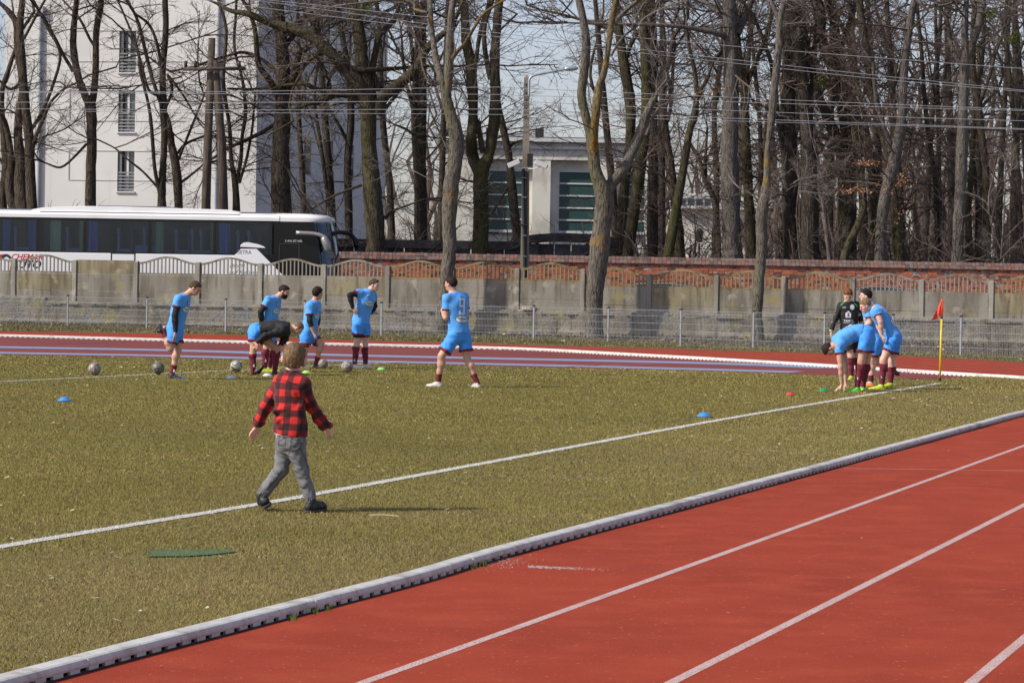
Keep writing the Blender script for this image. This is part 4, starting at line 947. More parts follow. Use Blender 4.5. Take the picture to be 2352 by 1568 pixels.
for y in (803, 939, 1205, 1350, 1430): lpp(MB().tube([on_p(153,y,-.28), on_p(185,y+2,-.28)], .016, 6), 'clamp_band', M_sil)
lpp(MB().tube([on_p(143,1133,-.3), on_p(197,1135,-.3)], .035, 6), 'clamp_band', M_cap)
arm = catmull([on_p(203,240,-.1), on_p(203,160,-.1), on_p(207,115,-.1), on_p(235,92,-.1), on_p(300,78,-.1), on_p(380,62,-.1), on_p(455,48,-.1)], 5)
la = lpp(MB().tube(arm, .042, 10), 'lamp_arm', M_zinc, smooth=True)
lpp(MB().tube(catmull([on_p(450,49,-.1), on_p(475,44,-.1), on_p(510,42,-.1), on_p(545,42,-.1)], 3), [.05,.07,.08,.085,.085,.085,.08,.08,.06,.03], 10), 'lamp_head', M_zinc, la, smooth=True)
for (x0, y0, x1, y1) in ((55,722,136,688), (245,693,328,728)):
    a, b_ = on_p(x0, y0, -.45), on_p(x1, y1, -.45); d = (b_-a)/np.linalg.norm(b_-a); up = np.array([-d[2], 0, d[0]]); 
    ho = lpp(MB().box((a+b_)/2, (np.linalg.norm(b_-a)/2, .11, .085), (d, (0,1,0), up)), 'camera_housing', M_frame); bevel(ho, .015, 2)
    e = a if x0 < 100 else b_; lpp(MB().tube([e-d*(.02 if x0 < 100 else -.02), e+d*(.02 if x0 < 100 else -.02)], .06, 10), 'lens', M_busb, ho)
    lpp(MB().tube(catmull([on_p(172,735,-.2), on_p((172+(x0+x1)/2)/2, 742,-.35), on_p((x0+x1)/2, (y0+y1)/2+14, -.45)], 4), .022, 6), 'bracket', M_frame)
lpp(MB().box(on_p(210,680,-.2), (.10,.06,.22)), 'junction_box', M_cap)
lpp(MB().tube(catmull([on_p(215,720,-.2), on_p(222,690,-.25), on_p(205,600,-.2), on_p(218,590,-.2)], 4), .010, 5), 'cable', M_cap)
M_insul = mat('green glass insulator', (.03,.07,.06,1), rough=.2)
for y in (155, 215, 262, 322, 380): lpp(MB().tube([on_p(180 if y < 370 else 178, y-6, -.25), on_p(180, y+8, -.25)], .055, 8), 'insulator', M_insul)
# wooden A-pole on the left
ca = crop(0,0,1.568)
M_wood = mat('old grey wooden pole', (.10,.078,.058,1), [((.06,.045,.035,1), 9, .4, .6, (1,1,.08)), ((.17,.135,.10,1), 14, .55, .7, (1,1,.1))], rough=.95, bump=(14,.6,.02,(1,1,.1)))
AY = 106.
b0 = on(ca, 1290, 1420, AY); b0[2] = .3
up_ = thing('wooden_pole', 'old wooden twin leg utility pole with a crossarm rising behind the bus', 'utility pole', tuple(b0))
def upp(mb, nm, m, parent=None): o = mb.build(nm, m, parent or up_, True); setp(o, up_); return o
l1 = on(ca, 1280, 1500, AY); l1[2] = .3; l2 = on(ca, 1430, 1500, AY); l2[2] = .3
upp(MB().tube([l1, on(ca,1300,1000,AY), on(ca,1330,240,AY)], [.19,.165,.13], 12), 'leg', M_wood)
upp(MB().tube([l2, on(ca,1390,900,AY), on(ca,1345,380,AY+.02)], [.19,.17,.13], 12), 'leg', M_wood)
xa_ = upp(MB().tube([on(ca,1150,434,AY-.25), on(ca,1540,430,AY-.25)], .07, 8), 'crossarm', M_wood)
for x in (1165, 1225, 1500): upp(MB().tube([on(ca,x,430,AY-.25), on(ca,x,385,AY-.25)], [.05,.07], 8), 'insulator', M_cap, xa_)
M_wire = mat('bright aluminium wire', (.42,.43,.45,1), rough=.4, metal=.2)
def wire(pts, lab, Y=98.8, r=.0095):
    P = [at(x, y, Y) for x, y in pts]; P = catmull([P[0]-(P[1]-P[0])*.5]+P+[P[-1]+(P[-1]-P[-2])*.5], 6); o = MB().tube(P, r, 6).build('power_line', M_wire, smooth=True)
    tag(o, lab, 'power line', 'overhead wires crossing in front of the trees')
wire([(300,-28),(608,0),(1091,51),(1608,100),(2067,137),(2352,158)], 'highest overhead wire sloping down to the right across the sky')
wire([(300,-30),(575,0),(1091,70),(1608,129),(2000,172),(2352,208)], 'second overhead wire from the top, upper one of the close sloping pair')
wire([(250,-30),(531,9),(1091,79),(1608,137),(2000,180),(2352,211)], 'third overhead wire from the top, lower one of the close sloping pair')
wire([(0,211),(517,211),(1091,201),(1210,204),(1493,216),(2067,241),(2352,252)], 'overhead wire on the topmost insulator of the lamp pole', 99.1)
wire([(0,212.5),(517,215.5),(1091,217),(1210,220),(1493,228),(2067,247),(2352,254.5)], 'overhead wire just below the topmost one on the lamp pole', 99.1, .009)
wire([(0,235),(517,236),(1091,232),(1210,234),(1493,247),(2067,269),(2352,278)], 'overhead wire on the middle insulator of the lamp pole', 99.1)
wire([(0,250),(517,253),(1091,251),(1210,252),(1493,265),(2067,286),(2352,296)], 'overhead wire second lowest on the lamp pole', 99.1)
wire([(280,257),(517,259),(1091,263),(1210,265),(1493,273),(2067,289),(2352,298)], 'lowest overhead wire on the lamp pole', 99.1, .008)
# ================================================================ TREES
def bark(name, c1, c2, moss, lichen=None, mo=(.52,.70)):
    m, nt, b = newmat(name); tc = N(nt, 'ShaderNodeTexCoord'); co = tc.outputs['Object']
    f, _ = noise_ramp(nt, co, 11, .42, .58, detail=7, rough=.7, vec_scale=(1,1,.25)); c = mixc(nt, f, c1, c2)
    f, _ = noise_ramp(nt, co, .55, mo[0], mo[1], detail=4, vec_scale=(1,1,.4)); c = mixc(nt, f, c, moss)
    f, _ = noise_ramp(nt, co, 26, .52, .60, detail=6, rough=.65, vec_scale=(1,1,.18)); c = mixc(nt, f, c, (c1[0]*.35, c1[1]*.35, c1[2]*.35, 1))
    if lichen:
        f, _ = noise_ramp(nt, co, 1.3, lichen[1], lichen[1]+.10, detail=6); f2, _ = noise_ramp(nt, co, 9, .42, .52, detail=5)
        mm = N(nt, 'ShaderNodeMath', operation='MULTIPLY'); nt.links.new(f, mm.inputs[0]); nt.links.new(f2, mm.inputs[1]); c = mixc(nt, mm.outputs[0], c, lichen[0])
    nt.links.new(c, b.inputs['Base Color']); b.inputs['Roughness'].default_value = .95; b.inputs['Specular IOR Level'].default_value = .15
    _, g_ = noise_ramp(nt, co, 20, 0, 1, detail=8, vec_scale=(1,1,.22)); bp = N(nt, 'ShaderNodeBump'); bp.inputs['Strength'].default_value = 1.0; bp.inputs['Distance'].default_value = .07
    nt.links.new(g_, bp.inputs['Height']); nt.links.new(bp.outputs[0], b.inputs['Normal']); return m
K_brown = bark('brown furrowed bark', (.062,.048,.036,1), (.110,.087,.064,1), (.075,.070,.032,1))
K_moss = bark('mossy green bark', (.062,.050,.034,1), (.105,.088,.058,1), (.078,.076,.028,1), mo=(.44,.64))
K_grey = bark('grey bark', (.115,.100,.088,1), (.17,.150,.132,1), (.12,.112,.075,1))
K_dark = bark('dark bark', (.052,.043,.035,1), (.082,.068,.054,1), (.064,.060,.032,1))
K_lich = bark('grey bark with orange lichen', (.115,.100,.082,1), (.185,.165,.138,1), (.13,.125,.070,1), ((.26,.155,.035,1), .60))
K_orange = bark('bark overgrown with orange lichen', (.13,.11,.075,1), (.18,.15,.095,1), (.20,.14,.045,1), ((.30,.155,.030,1), .53), mo=(.48,.66))
M_twig = mat('brown twigs', (.110,.083,.063,1), [((.066,.050,.040,1), .8, .4, .6)], rough=.9)
M_twigr = mat('reddish brown twigs', (.120,.084,.066,1), [((.075,.054,.044,1), .8, .4, .6)], rough=.9)
M_twigg = mat('grey twigs', (.155,.13,.115,1), rough=.9)
def tube_np(P, R, n=6, seed=0, rough=.0):
    P = np.asarray(P, float); m = len(P); D = np.gradient(P, axis=0); D /= np.linalg.norm(D, axis=1)[:,None]+1e-9
    a = np.array([0,1.0,0.13]); X = a-D*(D@a)[:,None]; X /= np.linalg.norm(X, axis=1)[:,None]+1e-9; Y = np.cross(D, X)
    t = np.arange(n)*2*math.pi/n; R = np.asarray(R, float)[:,None]*np.ones((1,n))
    if rough: R = R*(1+np.random.default_rng(seed).normal(0, rough, R.shape))
    V = P[:,None,:]+X[:,None,:]*(np.cos(t)[None,:]*R)[:,:,None]+Y[:,None,:]*(np.sin(t)[None,:]*R)[:,:,None]
    i = np.arange(m-1)[:,None]*n; k = np.arange(n)[None,:]; k2 = (k+1) % n
    F = np.stack([i+k, i+k2, i+n+k2, i+n+k], -1).reshape(-1, 4); return V.reshape(-1, 3), F
# library of branch sprays, grown along +x, unit length
def grow_spray(seed, n1=8, n2=5, n3=3, droop=.0, straight=.12):
    r = np.random.default_rng(seed); Vs = []; Fs = []; off = 0
    def branch(p, d, L, rad, k, lvl):
        nonlocal off
        pts = [p]; d = d.copy()
        for _ in range(k):
            d = d+r.normal(0, straight*(1+.3*lvl), 3)+np.array([0,0,.07-droop*.1]); d /= np.linalg.norm(d); pts.append(pts[-1]+d*L/k)
        R = np.linspace(rad, rad*.35, k+1); V, F = tube_np(pts, R, 3 if lvl < 3 else 2); F = F[::2] if lvl >= 3 else F; Vs.append(V); Fs.append(F+off); off += len(V)
        return pts
    main = branch(np.zeros(3), np.array([1.,0,0]), 1.0, .0135, 6, 0)
    main = np.array(main)
    for i in range(n1):
        t = .12+.88*(i+r.random())/n1; q = np.array([np.interp(t*6, range(7), main[:,a]) for a in range(3)]); an = r.uniform(0, 6.28); sp = r.uniform(.5, 1.0)
        d = np.array([1, sp*math.cos(an), sp*math.sin(an)]); d /= np.linalg.norm(d); L1 = .50*(1.15-t)*r.uniform(.7, 1.3)+.08
        b1_ = np.array(branch(q, d, L1, .0055, 4, 1))
        for j in range(n2):
            t2 = .2+.8*(j+r.random())/n2; q2 = np.array([np.interp(t2*4, range(5), b1_[:,a]) for a in range(3)]); d2 = d+r.normal(0, .65, 3); d2 /= np.linalg.norm(d2); L2 = L1*.50*r.uniform(.6, 1.2)
            b2_ = branch(q2, d2, L2, .0030, 2, 2)
            for k3 in range(n3):
                q3 = b2_[1+k3 % 2]; d3 = d2+r.normal(0, .8, 3); d3 /= np.linalg.norm(d3); branch(q3, d3, L2*.55*r.uniform(.6, 1.2), .0024, 1, 3)
    return np.concatenate(Vs), np.concatenate(Fs)
LIB = [grow_spray(s, 8, 4, 2) for s in range(8)]
LIBB = [grow_spray(40+s, 9, 5, 3) for s in range(4)]
LIBS = [grow_spray(60+s, 6, 3, 0) for s in range(6)]
def place_spray(lib, r, p, d, s, thick=1.0):
    V, F = lib[int(r.integers(len(lib)))]; d = d/np.linalg.norm(d); a = np.array([0,0,1.]) if abs(d[2]) < .95 else np.array([0,1.,0]); y = np.cross(a, d); y /= np.linalg.norm(y); z = np.cross(d, y)
    ph = r.uniform(0, 6.28); c, s_ = math.cos(ph), math.sin(ph); y2, z2 = y*c+z*s_, z*c-y*s_
    return p+s*(V[:,:1]*d+V[:,1:2]*y2+V[:,2:3]*z2), F
TREES = []
def tree(name, label, cr, Z, limbs, barkm, twigm, r, sprays=14, slen=(1.6,3.4), group='trees behind the walls', zmin=2.5, base=True, gz=.3, lib=None, orange=(), updir=.45, leaves=None, zmax=15.5, mistle=None, roughness=.045, flare=1.25):
    """limbs: list of traced centre lines [(x, y, radius)...]; the first is the trunk"""
    rs = np.random.default_rng(r); f = 1/(FPX); conv = []
    sc = 1/crscale(cr)
    for li, L in enumerate(limbs):
        P = []; R = []; dz = 0
        for k, (x, y, rad) in enumerate(L):
            if li > 0: dz += rs.normal(0, .25) if k else 0
            a, b_ = cr(x, y); q = at(a, b_, Z+dz); P.append(q); R.append(rad*sc/1.7415*(Z+dz)/FPX)
        if li == 0 and base:
            q = P[0].copy(); lo = min(q[2], 99); n_ = P[0]-P[1]; n_ = n_/np.linalg.norm(n_)
            if q[2] > gz+.25:
                steps = 3; h = q[2]-gz
                for s in range(steps):
                    q = q+np.array([n_[0]*h/steps*.7, 0, -h/steps]); P.insert(0, q.copy()); R.insert(0, R[0]*(1.05 if s < steps-1 else flare))
            P[0][2] = gz-.06
        # smooth
        Q = catmull([np.append(p, q_) for p, q_ in zip(P, R)], 4); conv.append((np.array([q[:3] for q in Q]), np.array([max(.006, q[3]) for q in Q])))
    b0 = conv[0][0][0]; root = thing(name, label, 'tree', tuple(b0), group)
    Vs = []; Fs = []; off = 0; Vo = []; Fo = []; oo = 0
    for li, (P, R) in enumerate(conv):
        # taper on out of the frame when the last point is at the top edge
        if P[-1][2] > 9.0 and R[-1] > .03:
            d = P[-1]-P[-3]; d /= np.linalg.norm(d); n_ = 6; ext = [P[-1]+d*(k*.75)+np.array([rs.normal(0,.12)*k, rs.normal(0,.12)*k, 0]) for k in range(1, n_+1)]
            P = np.concatenate([P, ext]); R = np.concatenate([R, np.linspace(R[-1], .025, n_+1)[1:]]); conv[li] = (P, R)
        V, F = tube_np(P, R, 12 if R.max() > .12 else 8, r*31+li, roughness)
        if li in orange: Vo.append(V); Fo.append(F+oo); oo += len(V)
        else: Vs.append(V); Fs.append(F+off); off += len(V)
    o = link('trunk', npmesh('trunk', np.concatenate(Vs), np.concatenate(Fs), barkm, True), root); setp(o, root)
    if Vo: o = link('lichen_limb', npmesh('lichen_limb', np.concatenate(Vo), np.concatenate(Fo), K_orange, True), root); setp(o, root)
    if sprays:
        Vs = []; Fs = []; off = 0; tips = []
        lens = [np.linalg.norm(np.diff(P, axis=0), axis=1).sum() for P, R in conv]; W = np.array([max(0, L) for L in lens]); W = W/W.sum()
        cnt = 0; tries = 0
        while cnt < sprays and tries < sprays*12:
            tries += 1; li = int(rs.choice(len(conv), p=W)); P, R = conv[li]; k = int(rs.integers(1, len(P))); q = P[k]
            if q[2] < zmin or q[2] > zmax: continue
            if rs.random() < .18: cnt += 1; continue
            if li == 0 and q[2] < zmin+1.5 and rs.random() < .5: continue
            a = rs.uniform(0, 6.28); d = np.array([math.cos(a), math.sin(a)*.8, updir+rs.normal(0, .35)]); s = rs.uniform(*slen)*(1.0 if q[2] > 5 else .8)
            V, F = place_spray(lib or LIB, rs, q, d, s); Vs.append(V); Fs.append(F+off); off += len(V); cnt += 1; tips.append((q, d/np.linalg.norm(d), s))
        for P, R in conv:   # a spray continues every thin limb end
            if R[-1] < .11 and P[-1][2] < 15:
                for _ in range(2):
                    d = P[-1]-P[-3]; d = d/np.linalg.norm(d)+rs.normal(0, .25, 3); V, F = place_spray(lib or LIB, rs, P[-1], d, rs.uniform(*slen)); Vs.append(V); Fs.append(F+off); off += len(V)
        if Vs:
            o = link('crown', npmesh('crown', np.concatenate(Vs), np.concatenate(Fs), twigm), root); setp(o, root)
    if leaves:
        LV = []; LF = []; k = 0
        for (lx, ly, lw, lh, ln) in leaves:
            for _ in range(ln):
                a, b_ = cr(lx+rs.normal(0, lw), ly+rs.normal(0, lh)+.0006*lw); q = at(a, b_, Z-.8+rs.normal(0, .5)); u = rs.normal(0, 1, 3); u /= np.linalg.norm(u); v = np.cross(u, rs.normal(0, 1, 3)); v /= np.linalg.norm(v); s = rs.uniform(.03, .065)
                LV += [q-u*s, q+v*s*.5, q+u*s, q-v*s*.5]; LF.append((k,k+1,k+2,k+3)); k += 4
        o = link('dead_leaves', npmesh('dead_leaves', LV, LF, M_oakleaf), root); tag(o, kind='stuff'); setp(o, root)
    if mistle:
        for (mx, my, mr_) in mistle:
            a, b_ = cr(mx, my); c = at(a, b_, Z-.3); rad = mr_*sc/1.7415*Z/FPX; Vs = []; Fs = []; off = 0
            for _ in range(90):
                d = rs.normal(0, 1, 3); d /= np.linalg.norm(d); P = [c+d*rad*.1, c+d*rad*.6+rs.normal(0, rad*.08, 3), c+d*rad+rs.normal(0, rad*.12, 3)]; V, F = tube_np(P, [.012,.010,.006], 3); Vs.append(V); Fs.append(F+off); off += len(V)
                u = rs.normal(0, 1, 3)
                for e in range(3):
                    u = rs.normal(0, 1, 3); u /= np.linalg.norm(u); v = np.cross(u, d); q = P[2]+rs.normal(0, rad*.1, 3); Vs.append(np.array([q-u*.05, q+v*.02, q+u*.05, q-v*.02])); Fs.append(np.array([[0,1,2,3]])+off); off += 4
            o = link('mistletoe', npmesh('mistletoe', np.concatenate(Vs), np.concatenate(Fs), M_mist), root); setp(o, root)
    return root
M_oakleaf = mat('clinging brown oak leaves', (.30,.135,.06,1), [((.42,.23,.12,1), 6, .5, .6)], rough=.8)
M_mist = mat('yellow green mistletoe', (.13,.14,.03,1), [((.08,.09,.02,1), 5, .45, .6)], rough=.8)
_CS = {}
def mk(ox, oy, s):
    c = crop(ox, oy, s); _CS[id(c)] = s; return c
def crscale(c): return _CS[id(c)]
cA, cB, cC, cD, cE, cF, cG = mk(0,0,1.568), mk(900,0,1.568), mk(1800,0,1.568), mk(2600,0,1.568), mk(3096,0,1.493), mk(1350,950,3.136), mk(2400,950,3.136)
G = 'trees behind the walls'
# ---- left group, behind the coach
tree('bare_tree', 'dark bare tree at the left picture edge behind the coach', cA, 111, [[(20,1380,38),(15,1250,30),(40,1050,28),(22,850,22),(8,600,18),(50,450,15),(100,300,12)], [(40,1050,16),(0,1000,10),(-40,950,8)]], K_brown, M_twig, 1, 10)
tree('bare_tree', 'dark forked tree second from the left edge with two close stems', cA, 110, [[(150,1380,52),(130,1150,46),(130,1000,38),(112,850,28),(120,700,25),(140,550,20),(110,300,22),(100,150,20),(60,80,18),(0,20,10)], [(95,1340,34),(60,1180,30),(70,1000,22),(40,800,18),(-20,650,14)]], K_brown, M_twig, 2, 14)
tree('bare_tree', 'tall bare tree with ascending side boughs in front of the left drainpipe', cA, 108, [[(205,1380,34),(190,1100,32),(185,900,30),(165,700,28),(150,550,27),(140,400,26),(125,200,24),(140,0,18)], [(185,830,14),(230,760,12),(270,690,12),(330,540,10),(378,340,9),(300,180,9),(240,60,9)], [(205,930,13),(235,830,12),(275,740,11),(320,640,9),(400,560,8),(480,520,6)], [(150,500,9),(70,560,9),(0,510,8)], [(140,260,10),(190,170,9),(260,40,8)]], K_brown, M_twig, 3, 16)
tree('bare_tree', 'bare tree with a clean high fork in front of the white building', cA, 108, [[(565,1380,38),(570,1100,33),(575,900,31),(575,750,33),(568,650,34),(590,580,22),(600,400,20),(605,200,20),(630,50,20),(635,0,18)], [(568,690,26),(530,590,24),(490,480,24),(460,300,22),(465,150,20),(480,0,16)], [(460,450,12),(400,350,11),(350,250,10),(280,120,9),(230,50,7)], [(600,300,10),(560,240,9),(500,120,8),(420,30,6)], [(545,900,9),(470,980,8),(380,1050,7),(280,1020,5)]], K_brown, M_twig, 4, 22)
tree('bare_tree', 'dark tree with a broom of thin upright stems right of the narrow windows', cA, 107, [[(1015,1380,32),(1015,1200,26),(1022,1050,22),(1030,900,20),(1025,650,22),(1020,450,20),(1040,200,20),(1035,0,18)], [(1010,1250,14),(970,1050,12),(950,800,12),(930,650,10),(880,450,10),(860,300,8),(760,50,6)], [(1020,800,12),(1000,620,11),(930,560,9),(880,380,9),(830,250,7),(700,120,5)], [(1030,700,10),(1080,560,9),(1050,470,8),(1150,600,7),(1220,720,6)], [(1020,450,12),(980,260,10),(930,150,9),(840,80,7),(790,0,6)], [(1010,1200,8),(900,1080,7),(800,1000,6),(720,930,5),(610,875,5)]], K_dark, M_twig, 5, 20)
tree('bare_tree', 'brown tree leaning left beside the broom of thin stems', cA, 108, [[(1125,1380,26),(1110,1100,28),(1075,900,24),(1050,750,18),(990,600,12),(930,400,12),(870,150,10),(800,0,6)], [(1115,960,10),(1170,900,9),(1290,850,7)], [(1120,1000,9),(1200,800,8),(1280,600,6)], [(1130,1150,8),(1220,1080,7),(1290,1020,5)]], K_brown, M_twig, 6, 12)
tree('bare_tree', 'slender dark many stemmed tree right of the wooden pole', cA, 109, [[(1485,1380,26),(1475,1150,20),(1450,1000,14),(1440,800,12),(1400,500,12),(1420,200,10),(1370,0,10)], [(1478,1180,14),(1510,1000,13),(1520,850,12),(1540,700,12),(1520,500,10),(1470,300,10),(1480,80,9)], [(1500,1150,10),(1545,1000,9),(1580,820,8),(1600,600,7)]], K_brown, M_twig, 7, 18)
# ---- two big oaks right of the coach roof
tree('oak_tree', 'massive oak with a mossy trunk rising behind the front of the coach', cB, 108, [[(355,1400,66),(350,1150,60),(350,950,55),(360,750,52),(365,550,48),(365,400,42),(350,200,38),(330,50,38)], [(345,640,22),(290,520,20),(210,400,18),(190,200,15),(150,60,12)], [(380,600,24),(440,450,22),(470,330,18),(540,290,16),(560,180,14),(500,60,12)], [(340,760,14),(250,820,13),(130,880,12),(20,930,10),(-100,1010,7)], [(370,300,18),(460,180,16),(520,60,14),(560,-20,12)], [(350,480,14),(240,380,12),(120,330,10),(20,350,8)]], K_brown, M_twig, 8, 26, (2.0,4.2), lib=LIBB)
tree('oak_tree', 'spreading oak with dark sweeping boughs and a mossy trunk in the middle left', cB, 107, [[(945,1620,62),(945,1500,58),(935,1350,60),(920,1150,55),(905,950,48),(900,750,50),(895,620,56),(880,520,52),(860,420,44),(845,250,40),(820,80,36),(800,0,32)], [(890,620,48),(830,510,46),(745,430,42),(650,320,36),(500,210,34),(300,150,28),(150,90,20),(40,70,14),(-60,20,8)], [(950,720,38),(990,610,38),(1090,530,36),(1200,430,32),(1270,300,26),(1400,180,16),(1470,60,10)], [(970,560,26),(925,460,22),(945,320,20),(975,210,18),(1060,130,14),(1100,0,12)], [(860,640,24),(780,600,22),(690,598,20),(590,642,15),(500,660,12),(430,690,11),(360,660,6)], [(850,600,20),(740,590,17),(620,572,15),(500,530,13),(430,530,10)], [(690,330,22),(610,325,16),(520,390,12),(470,470,9)], [(560,240,20),(560,120,17),(480,20,14)], [(740,420,20),(860,440,16),(905,440,16)], [(1000,1370,12),(1060,1320,9),(1140,1290,7),(1250,1250,4)], [(860,1160,9),(700,1220,8),(560,1300,6)]], K_moss, M_twig, 9, 34, (2.0,4.2), lib=LIBB, mistle=[(885,40,58)])
tree('bare_tree', 'slender shaded tree with many thin stems between the two oaks', cB, 116, [[(780,1620,26),(775,1300,24),(770,1000,24),(790,760,22),(780,500,20),(740,250,18),(700,0,14)], [(690,1560,14),(640,1200,13),(600,900,12),(560,600,10),(600,300,8)], [(775,900,12),(700,760,10),(620,640,8)]], K_dark, M_twig, 10, 26, (2,3.8))
tree('bare_tree', 'tall shaded tree just right of the spreading oak', cB, 118, [[(1235,1620,36),(1235,1300,34),(1230,1000,32),(1235,700,30),(1235,400,30),(1240,150,24),(1245,0,20)], [(1235,700,16),(1190,480,14),(1160,200,13),(1100,0,10)], [(1235,900,10),(1150,820,9),(1060,780,6)]], K_dark, M_twigr, 11, 28, (2,4))
# ---- tree in front of the fence, behind player nine
_zA = FPT(7.1)[1]-.80
ta = tree('street_tree', 'grey tree with a scarred trunk and yellow lichen standing directly behind player number nine', cB, _zA, [[(1350,2120,52),(1350,2050,46),(1375,1900,44),(1395,1700,42),(1410,1560,42),(1405,1350,47),(1420,1150,50),(1445,1000,48),(1450,850,46),(1410,700,36),(1387,600,34),(1398,500,30),(1405,400,28),(1412,250,26),(1420,80,22),(1435,0,20)], [(1390,610,30),(1360,500,24),(1330,400,22),(1310,280,18),(1290,150,18),(1285,0,16)], [(1415,380,15),(1460,320,13),(1500,280,12),(1560,180,10),(1620,90,9),(1720,20,7)], [(1440,1100,8),(1400,950,6),(1340,820,5),(1290,700,4)], [(1400,1480,8),(1380,1300,5),(1330,1160,4),(1200,1080,3)], [(1270,80,10),(1190,60,9),(1180,20,8),(1040,0,8),(760,30,5)]], K_lich, M_twigg, 12, 7, (1.2,2.4), group='three old trees standing at the foot of the retaining wall', gz=-.02, orange=(2,), flare=1.0, zmin=3.4)
# ---- pair and leaner behind, left of lamp pole
tree('bare_tree', 'twin stemmed tree with a mossy base just left of the lamp pole', cC, 109, [[(185,1620,52),(190,1560,50),(195,1300,47),(192,1150,48),(200,1060,46),(245,970,34),(265,850,36),(282,700,36),(285,550,33),(280,450,33),(287,250,28),(300,100,28),(310,0,26)], [(190,1090,40),(142,980,37),(135,850,32),(145,700,30),(140,550,34),(130,400,34),(100,250,30),(90,50,26),(70,0,22)], [(255,500,18),(222,330,16),(215,180,14),(250,60,12),(270,0,10)], [(205,960,17),(190,860,17),(175,760,14)], [(160,400,14),(190,200,13),(230,60,10)]], K_moss, M_twig, 13, 26, (1.8,3.6))
tree('bare_tree', 'thin tree leaning left between the teal windows and the lamp pole', cC, 113, [[(430,1620,28),(405,1350,30),(390,1200,30),(372,1000,24),(345,860,24),(312,700,18),(290,560,12)], [(360,940,10),(400,900,9),(450,880,6)], [(375,1150,9),(300,1280,8),(220,1380,5)]], K_brown, M_twig, 14, 9, (1.2,2.2), zmin=3.8)
# ---- forked tree with orange lichen
_zB = FPT(9.3)[1]-1.0
tree('street_tree', 'forked tree with bright orange lichen and a broken leaning limb right of the lamp pole', cC, _zB, [[(905,2130,58),(908,2050,52),(905,1900,52),(918,1750,56),(940,1560,62),(955,1400,58),(965,1280,56),(955,1190,50),(915,1080,38),(898,950,38),(880,850,30),(850,720,28),(825,600,29),(838,480,29),(855,300,28),(840,150,25),(808,0,23)], [(905,960,28),(905,850,25),(915,700,28),(932,560,26),(968,450,20),(992,300,18),(1012,150,22),(1045,0,16)], [(960,1215,46),(1015,1150,38),(1080,1070,34),(1140,955,33),(1200,820,31),(1240,700,25),(1285,605,20)], [(1275,640,9),(1310,560,8),(1360,490,6),(1330,400,3)], [(1230,850,12),(1275,735,10),(1320,665,6)], [(1300,600,6),(1293,520,3)], [(1030,150,16),(1090,80,14),(1160,20,12),(1240,-30,9)], [(1010,350,8),(1080,240,7),(1180,160,5)]], K_lich, M_twigg, 15, 8, (1.2,2.4), group='three old trees standing at the foot of the retaining wall', gz=-.02, orange=(1,), zmin=3.6, flare=1.1)
tree('bare_tree', 'straight brown tree immediately right of the forked orange lichen tree', cC, 112, [[(1055,1620,38),(1060,1560,36),(1082,1300,32),(1102,1100,30),(1130,850,30),(1130,650,34),(1100,450,34),(1075,300,30),(1050,100,24),(1040,0,22)], [(1090,400,16),(1150,250,13),(1240,120,10)], [(1060,200,12),(960,160,11),(840,130,9),(700,90,7)]], K_moss, M_twigr, 16, 30, (1.8,3.8))
tree('bare_tree', 'mossy tree leaning right with a curved stem behind the broken limb', cC, 111, [[(1110,1620,38),(1120,1560,36),(1150,1350,36),(1185,1100,38),(1210,900,36),(1232,700,34),(1230,500,32),(1220,250,30),(1210,0,26)], [(1220,250,18),(1270,120,14),(1310,0,12)], [(1200,140,12),(1300,160,11),(1440,165,10),(1568,190,8)]], K_moss, M_twigr, 17, 28, (1.8,3.8))
tree('bare_tree', 'straight dark tree in the gap right of the teal windows', cC, 114, [[(1265,1620,32),(1268,1300,32),(1275,1050,33),(1265,850,28),(1250,600,28),(1245,300,24),(1240,0,20)], [(1268,1000,14),(1320,850,14),(1380,700,12),(1400,400,10)]], K_dark, M_twig, 18, 24, (1.8,3.6))
tree('bare_tree', 'dark tree leaning right over the pale far building', cC, 108, [[(1365,1620,33),(1375,1560,32),(1420,1300,30),(1447,1150,27),(1480,950,25),(1508,800,22),(1530,740,24),(1548,600,16),(1535,450,14),(1500,300,10)], [(1520,770,14),(1560,600,12),(1620,480,9)], [(1440,1180,9),(1380,1150,7),(1320,1100,5)]], K_moss, M_twigr, 19, 18, (1.6,3.2), leaves=[(1580,600,60,50,60)])
tree('bare_tree', 'short thick brown trunk left of the pale far building', cC, 109, [[(1430,1620,44),(1430,1560,42),(1427,1400,34),(1405,1200,26),(1382,1000,24),(1352,850,22),(1330,600,18),(1380,350,14)]], K_brown, M_twig, 20, 16, (1.6,3.2))
# ---- right hand wood
tree('bare_tree', 'dark tree at the left side of the pale far building', cD, 113, [[(22,1620,30),(22,1300,28),(20,850,26),(28,400,24),(10,0,22)], [(25,600,12),(90,480,10),(160,300,8)]], K_dark, M_twigr, 21, 22, (1.8,3.6))
tree('oak_tree', 'tallest thick grey oak trunk right of the pale far building', cD, 108, [[(518,1620,66),(515,1560,62),(508,1300,57),(500,1100,55),(500,900,53),(505,700,50),(510,500,48),(505,300,46),(500,100,44),(500,0,42)], [(480,240,22),(440,215,20),(300,185,16),(150,163,13),(0,158,10)], [(545,220,24),(590,120,22),(640,0,20)], [(500,120,16),(400,60,14),(330,0,12)]], K_grey, M_twig, 22, 30, (2,4), lib=LIBB, flare=1.1)
tree('bare_tree', 'mossy dark tree right beside the thick grey oak', cD, 111, [[(640,1620,36),(636,1560,34),(622,1300,32),(610,1050,30),(605,900,28),(592,700,28),(600,550,26),(560,350,20),(540,100,16)], [(600,560,16),(650,420,14),(720,250,12),(760,80,9)]], K_moss, M_twigr, 23, 26, (1.8,3.8))
